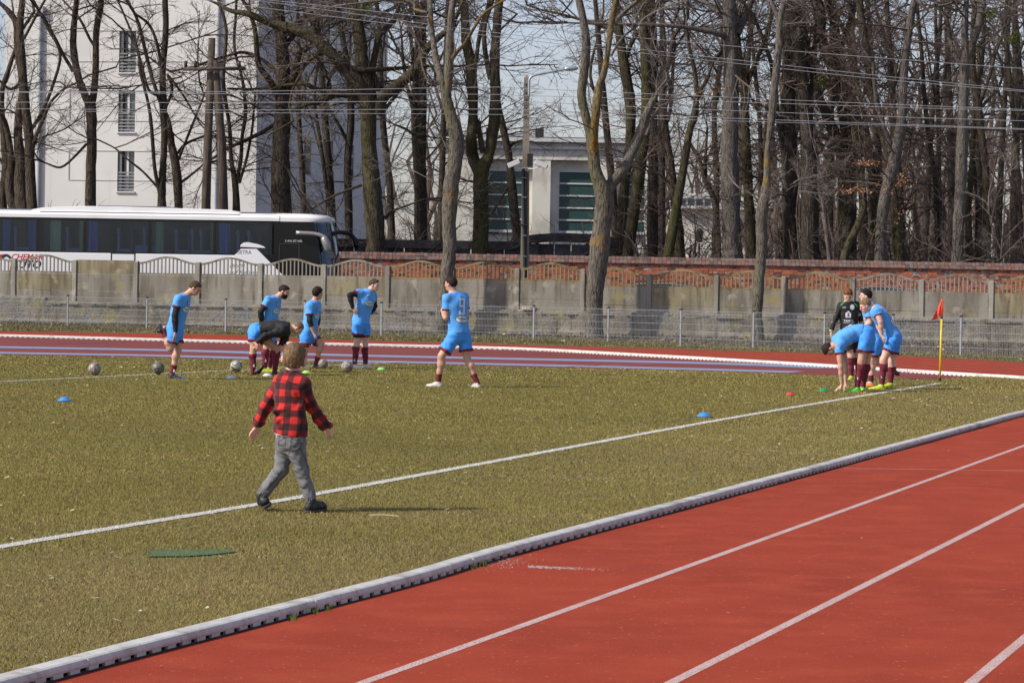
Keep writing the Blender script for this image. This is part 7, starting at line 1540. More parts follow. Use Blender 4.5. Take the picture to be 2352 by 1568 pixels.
# ---------------- 7 the boy
def boy():
    p = Person('small boy in a red and black checked shirt and grey jeans walking right', 20.75, c7, 3.92, (800,2790), None, .66, .0062); P = p.P; LW = 1332.8
    Nk, C, W, Pv = P(825,600), P(800,820), P(775,1180), P(785,1590); Ls, Rs = P(640,735,.04), P(985,765,-.04); Le, Lw = P(395,1130,.07), P(262,1440,.12); Re, Rw = P(1140,1150,.03), P(1365,1460,.06)
    Lh, Rh = P(725,1690,.035), P(865,1690,-.035); Lk, La, Lt = P(640,2110,.02), P(330,2520,.02), P(455,2790,.14); Rk, Ra, Rt = P(955,2095,-.02), P(1115,2590,-.03), P(1300,2760,.10)
    sk = SK[1]; B = Sdf(p.h, .02); p.torso(B, Nk, C, W, Pv, Ls, Rs, k=.04); hc = P(850,350,.0); p.head(hc, p.V3(22,-200), p.V3(20,10,1), .87, sk, H_boy, 'boy', None, B); B.cone(Nk+(C-Nk)*.2, hc-(hc-Nk)*.1, .046, .044, .03)
    p.arm(B, Ls, Le, Lw, P(190,1570,.10)-Lw, p.V3(.8,-.3,-.6), .35, -1, .002); p.arm(B, Rs, Re, Rw, P(1400,1520,.08)-Rw, p.V3(-.6,.5,.5), .8, -1, .002); p.leg(B, Lh, Lk, La, Lt, 0, .60); p.leg(B, Rh, Rk, Ra, Rt, 0, .60); p.obj('body', B.mesh(), sk)
    # jeans
    M_jean = mat('faded grey denim', (.125,.125,.13,1), [((.235,.235,.245,1), 5, .42, .62), ((.06,.06,.065,1), 14, .52, .66), ((.17,.17,.175,1), 90, .4, .6)], rough=.9, bump=(160,.4,.002)); M_seam = mat('dark denim seam', (.085,.085,.088,1), rough=.9); J = Sdf(.0065, .03); u = nrm(W-Pv); sd = nrm(Rs-Ls); A = np.array([sd, u, np.cross(sd, u)]); J.ell(Pv+(0,0,-.02), A, (.108,.110,.090), .03); J.cone(Lh, Rh, .075, .075, .03)
    for hp, kn, an in ((Lh, Lk, La), (Rh, Rk, Ra)): J.cone(hp, kn, .074, .050, .02).cone(kn, kn+(an-kn)*.45, .054, .046, .015).cone(kn+(an-kn)*.45, kn+(an-kn)*.86, .046, .038, .012)
    r = np.random.default_rng(4)
    for hp, kn, an in ((Lh, Lk, La), (Rh, Rk, Ra)):
        for t in np.concatenate([np.linspace(-.14, .16, 6), np.linspace(.55, .84, 5)]):
            c = kn+(an-kn)*t if t > 0 else kn+(kn-hp)*t*.7; d = nrm(an-kn); rr = (.048 if abs(t) < .3 else .038); tilt = nrm(np.cross(d, [0,1,0])+d*r.normal(0, .35)); J.cone(c-tilt*rr*.8, c+tilt*rr*.8, .016, .016, .010)
    jo = p.obj('jeans', J.mesh(clips=[(Pv+u*.062, u), (La+(Lk-La)*.09, nrm(La-Lk))] if False else [(Pv+u*.066, u)], noise=(.0045, 70, 9)), M_jean)
    for hp, kn, an in ((Lh, Lk, La), (Rh, Rk, Ra)):
        d = nrm(an-kn); c = kn+(an-kn)*.88; Q = Sdf(.005, .0); Q.cone(c-d*.02, c+d*.035, .038, .034, 0, clip=[(c-d*.012, -d), (c+d*.030, d)]); 
        for k in range(14):
            a = 6.283*k/14; x = nrm(np.cross(d, [0,0,1.])); y = np.cross(d, x); q = c+(x*math.cos(a)+y*math.sin(a))*.036; Q.cone(q-d*.01, q+d*.028, .0055, .005, .003)
        p.obj('jeans_cuff', Q.mesh(), M_jean, jo)
    # back pockets and side seams laid on the denim
    Vj, Fj = J.mesh(clips=[(Pv+u*.066, u)], noise=(.0045, 70, 9)); p.bvh = BVHTree.FromPolygons([tuple(v) for v in Vj], [tuple(f) for f in Fj]); f = p.V3(-.1,0,-1)
    def line(name, pts, wd, m):
        V = []; F = []; Pn = [P(*q) for q in pts]; Pn = catmull(Pn, 5)
        for i, q in enumerate(Pn):
            t = nrm(Pn[min(i+1, len(Pn)-1)]-Pn[max(i-1, 0)]); n_ = np.array([-t[2], 0, t[0]])*wd/2; V += [q-n_-np.array([0,.3,0]), q+n_-np.array([0,.3,0])]
        P3 = []; 
        for q in V:
            hit = p.bvh.ray_cast(Vector(q), Vector((0,1,0))); P3.append((np.array(hit[0])-[0,.0035,0] if hit[0] is not None else q+[0,.3,0])-p.o)
        F = [(2*i, 2*i+1, 2*i+3, 2*i+2) for i in range(len(Pn)-1) if np.linalg.norm(P3[2*i]-P3[2*i+2]) < .06]; MB().add(P3, F).build(name, m, jo)
    line('seam', [(825,180+LW),(830,290+LW),(795,440+LW),(740,620+LW),(690,720+LW),(640,820+LW),(560,930+LW),(430,1090+LW)], .004, M_seam)
    line('pocket_edge', [(625,240+LW),(615,330+LW),(612,415+LW),(700,432+LW),(790,425+LW),(812,320+LW),(818,215+LW)], .0035, M_seam); line('pocket_edge', [(620,335+LW),(655,300+LW),(720,280+LW),(725,380+LW)], .003, M_seam)
    line('pocket_edge', [(850,270+LW),(900,300+LW),(960,300+LW)], .0035, M_seam); line('waistband_edge', [(600,232+LW),(700,205+LW),(800,195+LW),(900,225+LW),(975,250+LW)], .006, M_seam); line('seam', [(960,420+LW),(1000,520+LW),(1050,640+LW),(1075,760+LW)], .005, M_seam)
    # white tee below the shirt
    T = Sdf(.006, .02); T.ell(Pv+u*.03, A, (.119,.09,.103), 0); p.obj('white_tee', T.mesh(clips=[(Pv+u*.006, -nrm(u+sd*.15)), (Pv+u*.12, u)]), mat('white cotton', (.78,.78,.80,1), rough=.9))
    # checked overshirt with baked weave coordinates
    m, nt, b = newmat('red and black buffalo check flannel'); at_ = N(nt, 'ShaderNodeAttribute', attribute_name='weave'); sp = N(nt, 'ShaderNodeSeparateXYZ'); nt.links.new(at_.outputs['Vector'], sp.inputs[0])
    tcx = N(nt, 'ShaderNodeTexCoord'); fuzz, _ = noise_ramp(nt, tcx.outputs['Object'], 130, .3, .7, detail=3); ms = []
    for i in (0, 1):
        fr = N(nt, 'ShaderNodeMath', operation='FRACT'); nt.links.new(sp.outputs[i], fr.inputs[0]); mr = N(nt, 'ShaderNodeMapRange'); 
        pg = N(nt, 'ShaderNodeMath', operation='PINGPONG'); pg.inputs[1].default_value = .5; nt.links.new(fr.outputs[0], pg.inputs[0]); mr.inputs['From Min'].default_value = .235; mr.inputs['From Max'].default_value = .265; nt.links.new(pg.outputs[0], mr.inputs['Value']); ms.append(mr.outputs[0])
    ca_ = mixc(nt, ms[0], (.62,.022,.018,1), (.120,.010,.012,1)); cb_ = mixc(nt, ms[0], (.120,.010,.012,1), (.010,.008,.010,1)); cc = mixc(nt, ms[1], ca_, cb_); fz = mixc(nt, fuzz, cc, (.5,.05,.05,1)); cc = mixc(nt, .93, fz, cc); nt.links.new(cc, b.inputs['Base Color']); b.inputs['Roughness'].default_value = .95; b.inputs['Sheen Weight'].default_value = .15
    Q = Sdf(.0058, .03); S_ = .66; g = .010; p.torso(Q, Nk, C, W, Pv, Ls, Rs, g, .04); Q.ell((W+Pv)/2, A, (.118,.16,.095), .04); Q.ell(Pv+u*.02, A, (.122,.10,.098), .04)
    parts = []
    for sh, el, wr in ((Ls, Le, Lw), (Rs, Re, Rw)): Q.cone(sh, el, .056, .046, .02).cone(el, wr, .046, .034, .012, clip=[(wr-nrm(wr-el)*.004, nrm(wr-el))]); parts.append((sh, el, wr))
    for (a, b_, rr) in ((P(560,1190),P(820,1100),.02),(P(600,1330),P(960,1140),.022),(P(640,1450),P(980,1230),.02),(P(880,900),P(1000,1000),.02),(P(700,1530),P(960,1350),.018),(P(905,1190),P(1000,1060),.022)): Q.cone(a+np.array([0,-.075,0]), b_+np.array([0,-.075,0]), rr*.9, rr*.6, .03)
    for sh, el, wr in parts:
        d = nrm(wr-el)
        for t in (-.05, .12, .3, .5, .72, .9): c = el+(wr-el)*t; tl = nrm(np.cross(d, [0,1,0])+d*r.normal(0, .5)); Q.cone(c-tl*.030, c+tl*.030, .020, .018, .012)
    hemn = nrm(-u-sd*.20); V, F = Q.mesh(clips=[(P(745,1550), hemn), (Nk+nrm(Nk-C)*.012, nrm(Nk-C))], noise=(.006, 34, 12)); me = npmesh('shirt', V-p.o, F, m, True)
    per = .098; UV = np.zeros((len(V), 3)); un = nrm(Nk-Pv); fw = np.cross(sd, un); dt = []; 
    def segd(a, b_): t = np.clip((V-a)@(b_-a)/((b_-a)@(b_-a)), 0, 1); return np.linalg.norm(V-a-t[:,None]*(b_-a), axis=1), t
    d0, _ = segd(Nk, Pv); UV[:,0] = ((V-Nk)@sd)/per*1.0+.20+.25*np.clip((V-Nk)@fw, -.1, .1)/per*0; UV[:,1] = ((V-Nk)@un)/per+.42; best = d0-.10
    for si, (sh, el, wr) in enumerate(parts):
        for a, b_, l0 in ((sh, el, 0.), (el, wr, np.linalg.norm(el-sh))):
            dd, t = segd(a, b_); ax_ = nrm(b_-a); y = nrm(np.array([0,-1.,0])-ax_*(-ax_[1])); x = np.cross(y, ax_); w_ = V-a; along_ = w_@ax_; an_ = np.arctan2(w_@x, w_@y); rel_ = dd-.052
            if l0 == 0: rel_ = rel_+np.where(along_ < .03, .06, 0)
            mm_ = rel_ < best-.002; UV[mm_,1] = -(along_[mm_]+l0)/per+.1; UV[mm_,0] = an_[mm_]*.046/per+.28; best = np.where(mm_, rel_, best)
    at2 = me.attributes.new('weave', 'FLOAT_VECTOR', 'POINT'); at2.data.foreach_set('vector', UV.astype(np.float32).ravel()); link('shirt', me, p.root)
    cn = nrm(Nk-C); H = Sdf(.0055, .0); H.cone(Nk-cn*.03, Nk+cn*.045, .068, .054, 0, clip=[(Nk-cn*.006, -cn), (Nk+cn*.030+np.array([0,0,0]), nrm(cn+np.array([0,-.15,0])))]); H.cone(Nk+cn*.02, Nk+cn*.06, .048, .046, 0)
    Vc, Fc = H.mesh(clips=[(Nk+cn*.028, cn)]); me = npmesh('collar', Vc-p.o, Fc, m, True); UVc = np.zeros((len(Vc), 3)); w_ = Vc-Nk; UVc[:,0] = np.arctan2(w_@sd, -(w_@fw))*.055/per+.2; UVc[:,1] = (w_@cn)/per+.30; at2 = me.attributes.new('weave', 'FLOAT_VECTOR', 'POINT'); at2.data.foreach_set('vector', UVc.astype(np.float32).ravel()); link('collar', me, p.root)
    p.bvh = BVHTree.FromPolygons([tuple(v) for v in V], [tuple(f_) for f_ in F]); M_sd = mat('dark seam of the shirt yoke', (.03,.006,.008,1), rough=.95); jo = p.root
    line('yoke_seam', [(585,702),(660,700),(750,715),(830,742),(900,760)], .004, M_sd)  # thin dark seam line laid across the upper back
    # shoes with thick grey soles, socks
    M_so = mat('grey rubber outsole', (.07,.068,.075,1), rough=.8); M_bt = mat('black walking shoe', (.012,.012,.013,1), [((.035,.035,.037,1), 22, .55, .62)], rough=.6); M_sg = mat('grey sock', (.34,.35,.38,1), rough=.9); M_sr = mat('red sock stripe', (.50,.03,.03,1), rough=.9)
    for an, kn, toe, upv in ((La, Lk, Lt, p.V3(-.52,-.85,-.1)), (Ra, Rk, Rt, p.V3(-.02,-1,0))):
        up = nrm(upv); f_ = nrm((toe-an)-up*((toe-an)@up)); s_ = np.cross(up, f_); z = .88; hb = an-up*.052*z-f_*.030*z; base = an-up*.100*z; cl = [(base, -up)]; Q = Sdf(.0055, .015)
        Q.cone(hb, hb+f_*.10*z, .040*z, .041*z, clip=cl).cone(hb+f_*.08*z+up*.012*z, hb+f_*.19*z-up*.010*z, .044*z, .034*z, clip=cl).cone(an+up*.0, hb+f_*.02, .042*z, .040*z, clip=cl).cone(hb+f_*.16*z-s_*.010, hb+f_*.205*z-up*.012*z, .036*z, .033*z, clip=cl)
        for k in range(4): c = hb+f_*(.065+.032*k)*z+up*(.052-.010*k)*z; Q.cone(c-s_*.018, c+s_*.018, .006, .006, .003)
        Q.cone(an-f_*.035*z+up*.018*z, an-f_*.04*z+up*.034*z, .012, .008, .006); bo = p.obj('shoe', Q.mesh(clips=[(an+up*.030, nrm(up-f_*.15))], noise=(.002, 120, 2)), M_bt)
        Q = Sdf(.005, .006); q = [(base+up*.020*z, up), (base-up*.010*z, -up)]; Q.cone(hb-up*.015, hb+f_*.10*z-up*.015, .046*z, .042*z, clip=q).cone(hb+f_*.10*z-up*.015, hb+f_*.20*z-up*.018, .044*z, .040*z, clip=q); so_ = p.obj('sole', Q.mesh(), M_so, bo)
        d = nrm(an-kn); Q = Sdf(.005, 0); c = kn+(an-kn)*.95; Q.cone(kn+(an-kn)*.86, an-d*.005, .030, .028, 0); p.obj('sock', Q.mesh(), M_sg); Q = Sdf(.005, 0); Q.cone(c-d*.02, c+d*.02, .0315, .0315, 0, clip=[(c-d*.004, -d), (c+d*.010, d), (c+np.array([0,-.012,0]), (0,1,0))]); p.obj('sock_stripe', Q.mesh(), M_sr)
boy()
# ---------------- 8 goalkeeper
def man8():
    p = Person('red haired man in a black top with green shoulder stripes looking down', 53.6, c8, 3.267, (510,1312), GRP2); P = p.P
    Nk, C, W, Pv = P(462,285), P(475,420), P(480,580), P(490,720); Rs, Ls = P(376,338,-.01), P(570,338,.03); Re, Rw = P(300,505,-.06), P(245,665,-.10); Le, Lw = P(632,500,.05), P(655,660,.02)
    Rh, Lh = P(450,780,0), P(545,780,.03); Rk, Ra, Rt = P(500,985,-.04), P(508,1255,.0), P(480,1310,-.18); Lk, La, Lt = P(590,985,.1), P(600,1250,.12), P(620,1300,-.05)
    sk = SK[1]; B = Sdf(p.h, .03); p.torso(B, Nk, C, W, Pv, Ls, Rs); hc = P(463,195,-.03); p.head(hc, p.V3(6,-200,-.66), p.V3(-5,110,-1), 1.0, sk, H_ginger, 'full', None, B); B.cone(Nk+(C-Nk)*.1, hc-(hc-Nk)*.2, .062, .056, .03)
    p.arm(B, Rs, Re, Rw, P(240,740,-.12)-Rw, p.V3(1,0,0), .5, -1); p.arm(B, Ls, Le, Lw, p.V3(0,1,0), p.V3(-1,0,0), .5); p.leg(B, Rh, Rk, Ra, Rt); p.leg(B, Lh, Lk, La, Lt); p.obj('body', B.mesh(), sk)
    p.shorts(W, Pv, (Rh, Lh), (Rk, Lk), Ls-Rs, m=M_black, hem=M_black); Q = Sdf(.0135, .03)
    for a, b_, c_ in ((Rs, Re, Rw), (Ls, Le, Lw)): Q.cone(a, b_, .063, .052).cone(b_, c_, .052, .036)
    p.obj('long_sleeves', Q.mesh(noise=(.008, 26, 8)), M_blackt); p.shirt(Nk, C, W, Pv, Ls, Rs, [(Rs, Re, .3), (Ls, Le, .3)], m=M_blackt, hemat=0, slm=None, cuff=None, collar=M_blackt, seed=9)
    H = Sdf(.007, 0); d = nrm(Rw-Re); H.cone(Rw-d*.02, Rw+d*.02, .042, .041, 0, clip=[(Rw-d*.012, -d), (Rw+d*.012, d)]); p.obj('wristband', H.mesh(), bootm('lime wristband', (.50,.75,.20,1)))
    p.sock(Rk, Ra, Rt, .08); p.sock(Lk, La, Lt, .08); p.boot(Ra, Rt, BT['lime']); p.boot(La, Lt, BT['lime']); f = (0,-1,0); X_ = (1,0,0); Zz = (0,0,1)
    p.decal('green_stripe', gridshape([(-.055,-.075),(.060,.055),(.072,.030),(-.030,-.082)], step=.010), P(390,300), (0,-1,.3), X_, Zz, M_green, .007); p.decal('green_stripe', gridshape([(.065,-.085),(-.050,.062),(-.062,.035),(.035,-.088)], step=.010), P(545,298), (0,-1,.3), X_, Zz, M_green, .007)
    house = [(-.050,-.050),(.050,-.050),(.052,.035),(.0,.078),(-.052,.035)]; p.decal('house_emblem', gridshape(house, step=.007), P(456,455), f, X_, Zz, M_dec, .007); p.decal('lightning_mark', gridshape([(.012,.048),(-.026,.0),(-.004,.0),(-.020,-.046),(.026,.010),(.004,.010)], step=.006), P(456,455), f, X_, Zz, M_blackt, .011)
    p.decal('lettering', text_mesh('TAMOL', .058, 0, .02), P(462,533), f, X_, Zz, M_dec, .010); p.decal('lettering', text_mesh('ROZDZIELNICE', .030, 0, .01), P(466,560), f, X_, Zz, M_decgy, .010)
    p.decal('club_crest', disc(.042, .052, .82, k=1), P(510,354), f, X_, Zz, M_dec, .008); p.decal('club_crest', disc(.030, .038, .0), P(510,354), f, X_, Zz, M_decgy, .008); p.decal('maker_print', gridshape([(-.033,-.010),(.033,-.010),(.033,.010),(-.033,.010)], step=.008), P(402,355), f, X_, Zz, M_decgy, .008)
man8()
def man9():
    p = Person('black haired player in profile behind the two leaning teammates, one foot lifted behind him', 50.2, c8, 3.267, (760,1400), GRP2); P = p.P
    Nk, C, W, Pv = P(738,300), P(755,440), P(805,620), P(835,770); Ls, Rs = P(742,395,-.16), P(760,370,.17); Le, Lw = P(745,560,-.22), P(660,620,-.16); Re, Rw = P(740,560,.24), P(690,650,.16)
    Lh, Rh = P(825,830,-.09), P(850,830,.09); Lk, La, Lt = P(770,1050,-.07), P(765,1330,-.04), P(680,1385,-.05); Rk, Ra, Rt = P(840,1060,.10), P(1015,1120,.12), P(1110,1170,.14)
    sk = SK[1]; B = Sdf(p.h, .03); p.torso(B, Nk, C, W, Pv, Ls, Rs); hc = P(697,210); p.head(hc, p.V3(0,-200), p.V3(-200,10,-.1), 1.0, sk, H_dark, 'full', None, B); B.cone(Nk+(C-Nk)*.1, hc-(hc-Nk)*.2, .064, .058, .03)
    p.arm(B, Ls, Le, Lw, p.V3(-1,.4,0), p.V3(0,1,0), .4); p.arm(B, Rs, Re, Rw, p.V3(-1,.3,0), p.V3(0,1,0), .4); p.leg(B, Lh, Lk, La, Lt); p.leg(B, Rh, Rk, Ra, Rt); p.obj('body', B.mesh(), sk)
    p.shirt(Nk, C, W, Pv, Ls, Rs, [(Ls, Le, .62), (Rs, Re, .6)], hemat=0, seed=10); p.shorts(W, Pv, (Lh, Rh), (Lk, Rk), Ls-Rs, lens=(.68,.6)); p.sock(Lk, La, Lt, .68); p.sock(Rk, Ra, Rt, .4); p.boot(La, Lt, BT['white'], toem=BT['black']); p.boot(Ra, Rt, BT['black'], upv=p.V3(.4,-1)); sponsor(p, P(655,525,-.1), p.V3(-1,0,-.7), p.V3(1,0,-1.2), (0,0,1), .9)
man9()
def man10():
    p = Person('light brown haired player leaning forward with his hand on his thigh, nearest the corner flag', 48.6, c8, 3.267, (890,1440), GRP2); P = p.P
    Nk, C, W, Pv = P(792,362), P(880,465), P(985,610), P(1055,745); Ls, Rs = P(842,420,-.17), P(838,385,.18); Le, Lw = P(888,545,-.24), P(908,722,-.20); Re, Rw = P(850,560,.24), P(900,720,.14)
    Lh, Rh = P(1045,800,-.095), P(1080,800,.095); Lk, La, Lt = P(925,1040,-.12), P(905,1370,-.10), P(760,1425,-.10); Rk, Ra, Rt = P(1035,1065,.08), P(1020,1345,.10), P(930,1400,.06)
    sk = SK[1]; B = Sdf(p.h, .03); p.torso(B, Nk, C, W, Pv, Ls, Rs); hc = P(697,340,-.03); p.head(hc, p.V3(-75,-180), p.V3(-180,95,-.15), 1.0, sk, H_blond, 'short', None, B); B.cone(Nk+(C-Nk)*.1, hc+(Nk-hc)*.22, .066, .060, .03)
    p.arm(B, Ls, Le, Lw, P(930,800,-.19)-Lw, p.V3(1,0,.2), .3, 1); p.arm(B, Rs, Re, Rw, p.V3(.5,1,0), p.V3(1,0,0), .4); p.leg(B, Lh, Lk, La, Lt, 0, 1.04); p.leg(B, Rh, Rk, Ra, Rt, 0, 1.04); p.obj('body', B.mesh(), sk)
    p.shirt(Nk, C, W, Pv, Ls, Rs, [(Ls, Le, .36), (Rs, Re, .4)], hemat=0, seed=11, slm=None); p.shorts(W, Pv, (Lh, Rh), (Lk, Rk), Ls-Rs, lens=(.52,.58)); p.sock(Lk, La, Lt, .14); p.sock(Rk, Ra, Rt, .22); sockmark(p, Lk, La, -1, .68, .012); p.boot(La, Lt, BT['lime'], z=1.06); p.boot(Ra, Rt, BT['lime'])
    f = p.V3(.8,-.6,-.7); sponsor(p, P(1030,578,-.08), f, p.V3(.55,.85,.4), p.V3(.5,-.8), .85); p.decal('shirt_number', gridshape([(-.010,-.13),(.012,-.13),(.012,.10),(-.010,.10)], step=.010), P(992,455,-.02), f, p.V3(.7,-.5,.6), p.V3(-.5,-.85), M_decgy, .008); p.decal('shirt_number', gridshape([(-.010,-.13),(.012,-.13),(.012,.10),(-.010,.10)], step=.010), P(965,465,-.04), f, p.V3(.7,-.5,.6), p.V3(-.5,-.85), M_decgy, .008)
man10()
def man11():
    p = Person('player in blue folded forward touching the grass with his hands, bright green boots', 47.2, c8, 3.267, (590,1475), GRP2); P = p.P
    Nk, C, W, Pv = P(300,840), P(400,760), P(560,680), P(690,700); Ls, Rs = P(345,860,-.17), P(372,840,.17); Le, Lw = P(368,1130,-.22), P(383,1375,-.18); Re, Rw = P(432,1110,.14), P(432,1335,.14)
    Lh, Rh = P(690,770,-.10), P(735,765,.095); Lk, La, Lt = P(638,1040,-.12), P(583,1405,-.10), P(420,1460,-.10); Rk, Ra, Rt = P(712,1040,.09), P(655,1400,.10), P(560,1455,.08)
    sk = SK[2]; B = Sdf(p.h, .03); p.torso(B, Nk, C, W, Pv, Ls, Rs); hc = P(222,900,-.02); p.head(hc, p.V3(-195,40), p.V3(35,195,-.15), 1.0, sk, H_dark, 'short', None, B); B.cone(Nk+(C-Nk)*.1, hc+(Nk-hc)*.25, .064, .058, .03)
    p.arm(B, Ls, Le, Lw, P(300,1445,-.2)-Lw, p.V3(1,.6,.2), .1, 1); p.arm(B, Rs, Re, Rw, p.V3(-.2,1,0), p.V3(1,0,.2), .3); p.leg(B, Lh, Lk, La, Lt, 0, 1.03); p.leg(B, Rh, Rk, Ra, Rt, 0, 1.03); p.obj('body', B.mesh(), sk)
    p.shirt(Nk, C, W, Pv, Ls, Rs, [(Ls, Le, .38), (Rs, Re, .4)], hemat=.055, seed=12); p.shorts(W, Pv, (Lh, Rh), (Lk, Rk), Ls-Rs, lens=(.60,.62), flare=1.05); p.sock(Lk, La, Lt, .14); p.sock(Rk, Ra, Rt, .14); sockmark(p, Lk, La, -1, .66, .01); p.boot(La, Lt, BT['green'], z=1.08); p.boot(Ra, Rt, BT['green'])
    sponsor(p, P(470,600,-.02), p.V3(-.3,-1,-.6), p.V3(1,-.5,0), p.V3(.3,-.2,1), .9); sponsor(p, P(492,868,-.06), p.V3(.3,.5,-1), p.V3(1,-.6,0), p.V3(.6,.8,0), 1.0)
man11()
# ================================================================ BALLS, CONES, FLAG
def ball_mat(name, c, d, sc):
    m, nt, b = newmat(name); tc = N(nt, 'ShaderNodeTexCoord'); co = tc.outputs['Object']
    v = N(nt, 'ShaderNodeTexVoronoi', feature='DISTANCE_TO_EDGE'); v.inputs['Scale'].default_value = 11; nt.links.new(co, v.inputs['Vector'])
    mr = N(nt, 'ShaderNodeMapRange'); mr.inputs['From Min'].default_value = .02; mr.inputs['From Max'].default_value = .05; nt.links.new(v.outputs['Distance'], mr.inputs['Value'])
    w_ = N(nt, 'ShaderNodeTexWave', wave_type='RINGS'); w_.inputs['Scale'].default_value = sc; w_.inputs['Distortion'].default_value = 9; w_.inputs['Detail'].default_value = 0; w_.inputs['Detail Scale'].default_value = 2; nt.links.new(co, w_.inputs['Vector'])
    mr2 = N(nt, 'ShaderNodeMapRange'); mr2.inputs['From Min'].default_value = .60; mr2.inputs['From Max'].default_value = .66; nt.links.new(w_.outputs['Fac'], mr2.inputs['Value'])
    f, _ = noise_ramp(nt, co, 9, .4, .7); cc = mixc(nt, f, c, (c[0]*.6, c[1]*.55, c[2]*.45, 1)); cc = mixc(nt, mr2.outputs[0], cc, d); cc = mixc(nt, mr.outputs[0], (c[0]*.3, c[1]*.3, c[2]*.3, 1), cc)
    nt.links.new(cc, b.inputs['Base Color']); b.inputs['Roughness'].default_value = .5; return m
def ball(x, y, lab, m, Z=None, rad=.11, sq=1.0, rot=0):
    V = []; n, k = 28, 18
    for i in range(k+1):
        a = math.pi*i/k
        for j in range(n): V.append((math.sin(a)*math.cos(6.2832*j/n), math.sin(a)*math.sin(6.2832*j/n), math.cos(a)))
    V = np.array(V)*rad*[1,1,sq]; F = [(i*n+j, (i+1)*n+j, (i+1)*n+(j+1)%n, i*n+(j+1)%n) for i in range(k) for j in range(n)]; me = npmesh('football', V, F, m, True)
    p = gp(x, y, .015); o = link('football', me, None, (p[0], p[1], rad*sq+.018)); o.rotation_euler = (rot*1.3, rot*.7, rot); tag(o, lab, 'ball', 'footballs lying on the pitch')
    o.rotation_euler = (0,0,rot) if sq < 1 else (rot*1.3, rot*.7, rot); return o
b1_ = ball_mat('worn white football', (.42,.39,.34,1), (.17,.12,.12,1), 8); b2_ = ball_mat('dirty grey football', (.24,.22,.185,1), (.035,.035,.035,1), 7); b3_ = ball_mat('pale football', (.58,.57,.49,1), (.10,.11,.10,1), 4); b4_ = ball_mat('muddy football', (.33,.29,.23,1), (.22,.17,.14,1), 9)
ball(217, 862, 'patterned football leftmost of all the balls, on the white line', b1_, rot=.4); ball(363, 859.5, 'dirty grey football left of the one legged stretching player', b2_, rot=2.1); ball(542, 855, 'pale white football left of the raised black boot', b3_, rot=1.1)
ball(742, 847.5, 'muddy football against the front boot of the lunging player', b4_, rad=.095, rot=2.9); ball(797, 856, 'worn football at the feet of the player with hands on hips', b1_, rot=1.7)
CONE = [(.095,.0),(.098,.004),(.088,.010),(.050,.042),(.042,.049),(.036,.050),(.034,.046)]
def cone(x, y, lab, c, s=1.0, tint='', Z=None):
    m = mat(tint+' plastic marker', c, [((c[0]*.8, c[1]*.8, c[2]*.8, 1), 20, .5, .7)], rough=.5); p = gp(x, y, .015); o = MB().lathe([(r*s, z*s) for r, z in CONE], (0,0,0), 28).build('marker_cone', m, None, True, (p[0], p[1], .02)); tag(o, lab, 'cone', 'flat training marker cones on the pitch')
cone(148, 921, 'blue marker cone alone at the left side of the pitch', (.05,.27,.75,1), 1.0, 'blue'); cone(531, 869.5, 'white marker cone in front of the pale ball', (.62,.64,.72,1), 1.0, 'white'); cone(614, 864, 'white marker cone beside the yellow boot', (.62,.64,.72,1), .95, 'white'); cone(704, 857, 'lime marker cone right of the boy\'s head', (.40,.70,.16,1), .92, 'lime'); cone(876, 849.5, 'lime marker cone right of the player with hands on hips', (.30,.68,.20,1), .92, 'lime')
cone(1617, 957, 'bright blue marker cone near the white touch line', (.04,.27,.75,1), 1.0, 'bright blue'); cone(1815, 907.5, 'red marker cone left of the green one', (.65,.05,.07,1), .82, 'red'); cone(1891, 899.5, 'green marker cone left of the bending player\'s hands', (.015,.26,.10,1), .98, 'green'); cone(1998, 886.5, 'orange marker cone half hidden behind the leaning player\'s sock', (.72,.22,.04,1), 1.0, 'orange'); cone(1997-7-5, 898.5, 'yellow green marker cone between the bending player\'s hand and boots', (.50,.58,.10,1), .95, 'yellow')
# corner flag
fp = gp(2158.6, 880.5); FZ = fp[1]; fl = thing('corner_flag', 'red corner flag on a yellow pole at the corner of the pitch', 'flag', tuple(fp))
c8b = crop(3200,1100,2.625); tp = on(c8b, 1493, 254, FZ); bt = fp+(0,0,.0); ax = tp-bt
M_yel = mat('yellow plastic pole', (.75,.53,.012,1), rough=.4); M_redf = mat('red flag cloth', (.90,.085,.035,1), [((.80,.06,.03,1), 9, .5, .7)], rough=.75); tr = M_redf.node_tree.nodes['Principled BSDF']; M_bnd = mat('black tape', (.015,.015,.015,1), rough=.5)
def seg(a, b_, r, nm, m, par=None): o = MB().tube([bt+ax*a, bt+ax*b_], r, 14).build(nm, m, par or fl, True); setp(o, fl); return o
po = seg(0, .79, .0185, 'pole', M_yel); seg(.032, .078, .0200, 'black_band', M_bnd, po); seg(.770, .805, .0215, 'black_band', M_bnd, po); seg(.79, 1.0, .0200, 'flag_sleeve', M_redf)
V = []; F = []; n, k = 16, 12; A0, A1 = bt+ax*.995, bt+ax*.805; tip = on(c8b, 1368, 488, FZ)+np.array([0,-.06,0])
for i in range(n+1):
    t = i/n; e = A0+(A1-A0)*t
    for j in range(k+1):
        u = j/k; far_ = A0+(tip-A0)*t; p = e+(far_-e)*u*(1.0) + np.array([0, .030*math.sin(u*7+t*4)*u, .010*math.sin(u*9)*t]); V.append(p)
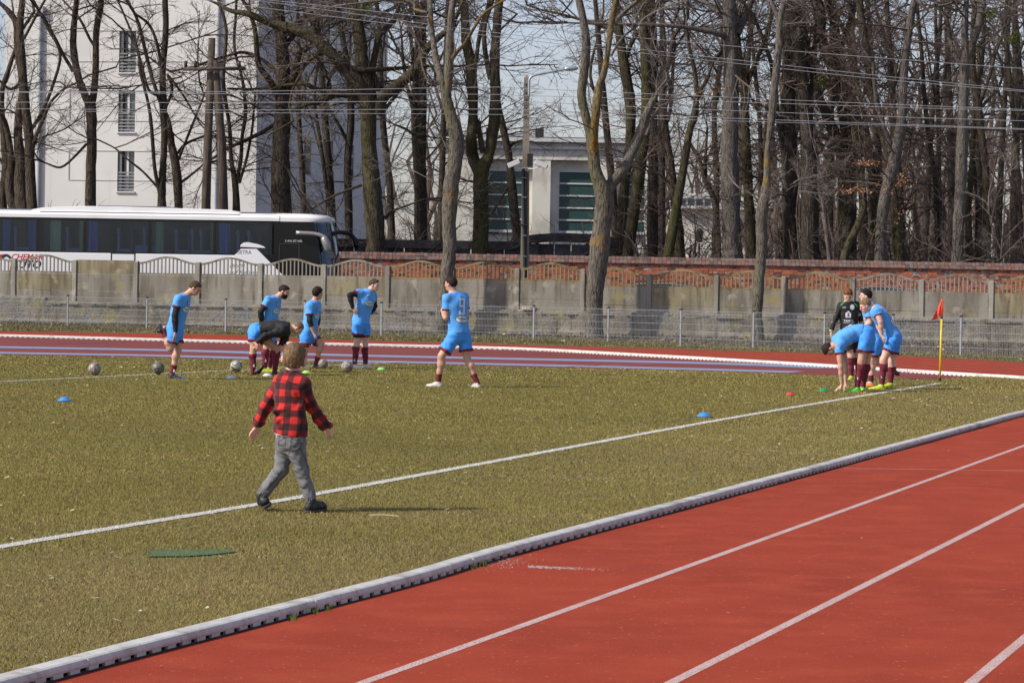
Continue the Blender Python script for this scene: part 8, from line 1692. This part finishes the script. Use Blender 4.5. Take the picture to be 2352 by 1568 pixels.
F = [(i*(k+1)+j, i*(k+1)+j+1, (i+1)*(k+1)+j+1, (i+1)*(k+1)+j) for i in range(n) for j in range(k)]
V2 = [v+np.array([0,.003,0]) for v in V]; mb = MB().add(V, F); mb.add(V2, [f[::-1] for f in F]); q0 = bt+ax*.87; mb.add([q0+(.01,0,.06), q0+(.045,-.02,-.01), q0+(.01,0,-.03)], [(0,1,2)])
o = mb.build('flag', M_redf, fl, True); setp(o, fl)
# straw pieces and small litter
M_straw = mat('dry straw', (.60,.52,.38,1), rough=.9)
for i, (x0, y0, x1, y1, lab) in enumerate(((721,1159.5,752,1159.5,'short dry straw on the grass behind the boy\'s front shoe'), (848,1182,916,1184.5,'longer dry straw on the grass right of the boy'))):
    a, b_ = gp(x0, y0, .04), gp(x1, y1, .04); tag(MB().tube([a, (a+b_)/2+np.array([0,0,.006]), b_], .0028, 6).build('straw', M_straw), lab, 'straw')
p = gp(1943, 1066); tag(bevel(MB().tube([p+(0,0,.0), p+(0,0,.028)], .020, 14).build('bottle_cap', mat('white bottle cap', (.65,.68,.75,1), rough=.4)), .004, 1), 'small white bottle cap on the red track beside the kerb', 'cap')
# a few tufts growing through the kerb
def tufts():
    r = np.random.default_rng(8); V = []; F = []; T = []; spots = [N18*(nd+.015)+U18*t for t in (13.1, 13.4, 13.6, 15.9, 16.1, 24.2, 24.6, 34.0)]
    for s_ in spots:
        for _ in range(26):
            b0 = s_+np.array([r.normal(0,.008), r.normal(0,.05), .0]); h = r.uniform(.015,.04); a = r.uniform(0,6.28); k = len(V); V += [b0+(-.003,0,0), b0+(.003,0,0), b0+(math.cos(a)*.015, math.sin(a)*.015, h)]; F.append((k,k+1,k+2)); T += [(.09,.13,.03)]*3
    me = npmesh('kerb_tufts', V, F, M_blade); ca = me.color_attributes.new('tint', 'FLOAT_COLOR', 'POINT'); ca.data.foreach_set('color', np.concatenate([np.array(T), np.ones((len(T),1))], 1).astype(np.float32).ravel()); tag(link('kerb_tufts', me), kind='stuff')
tufts()
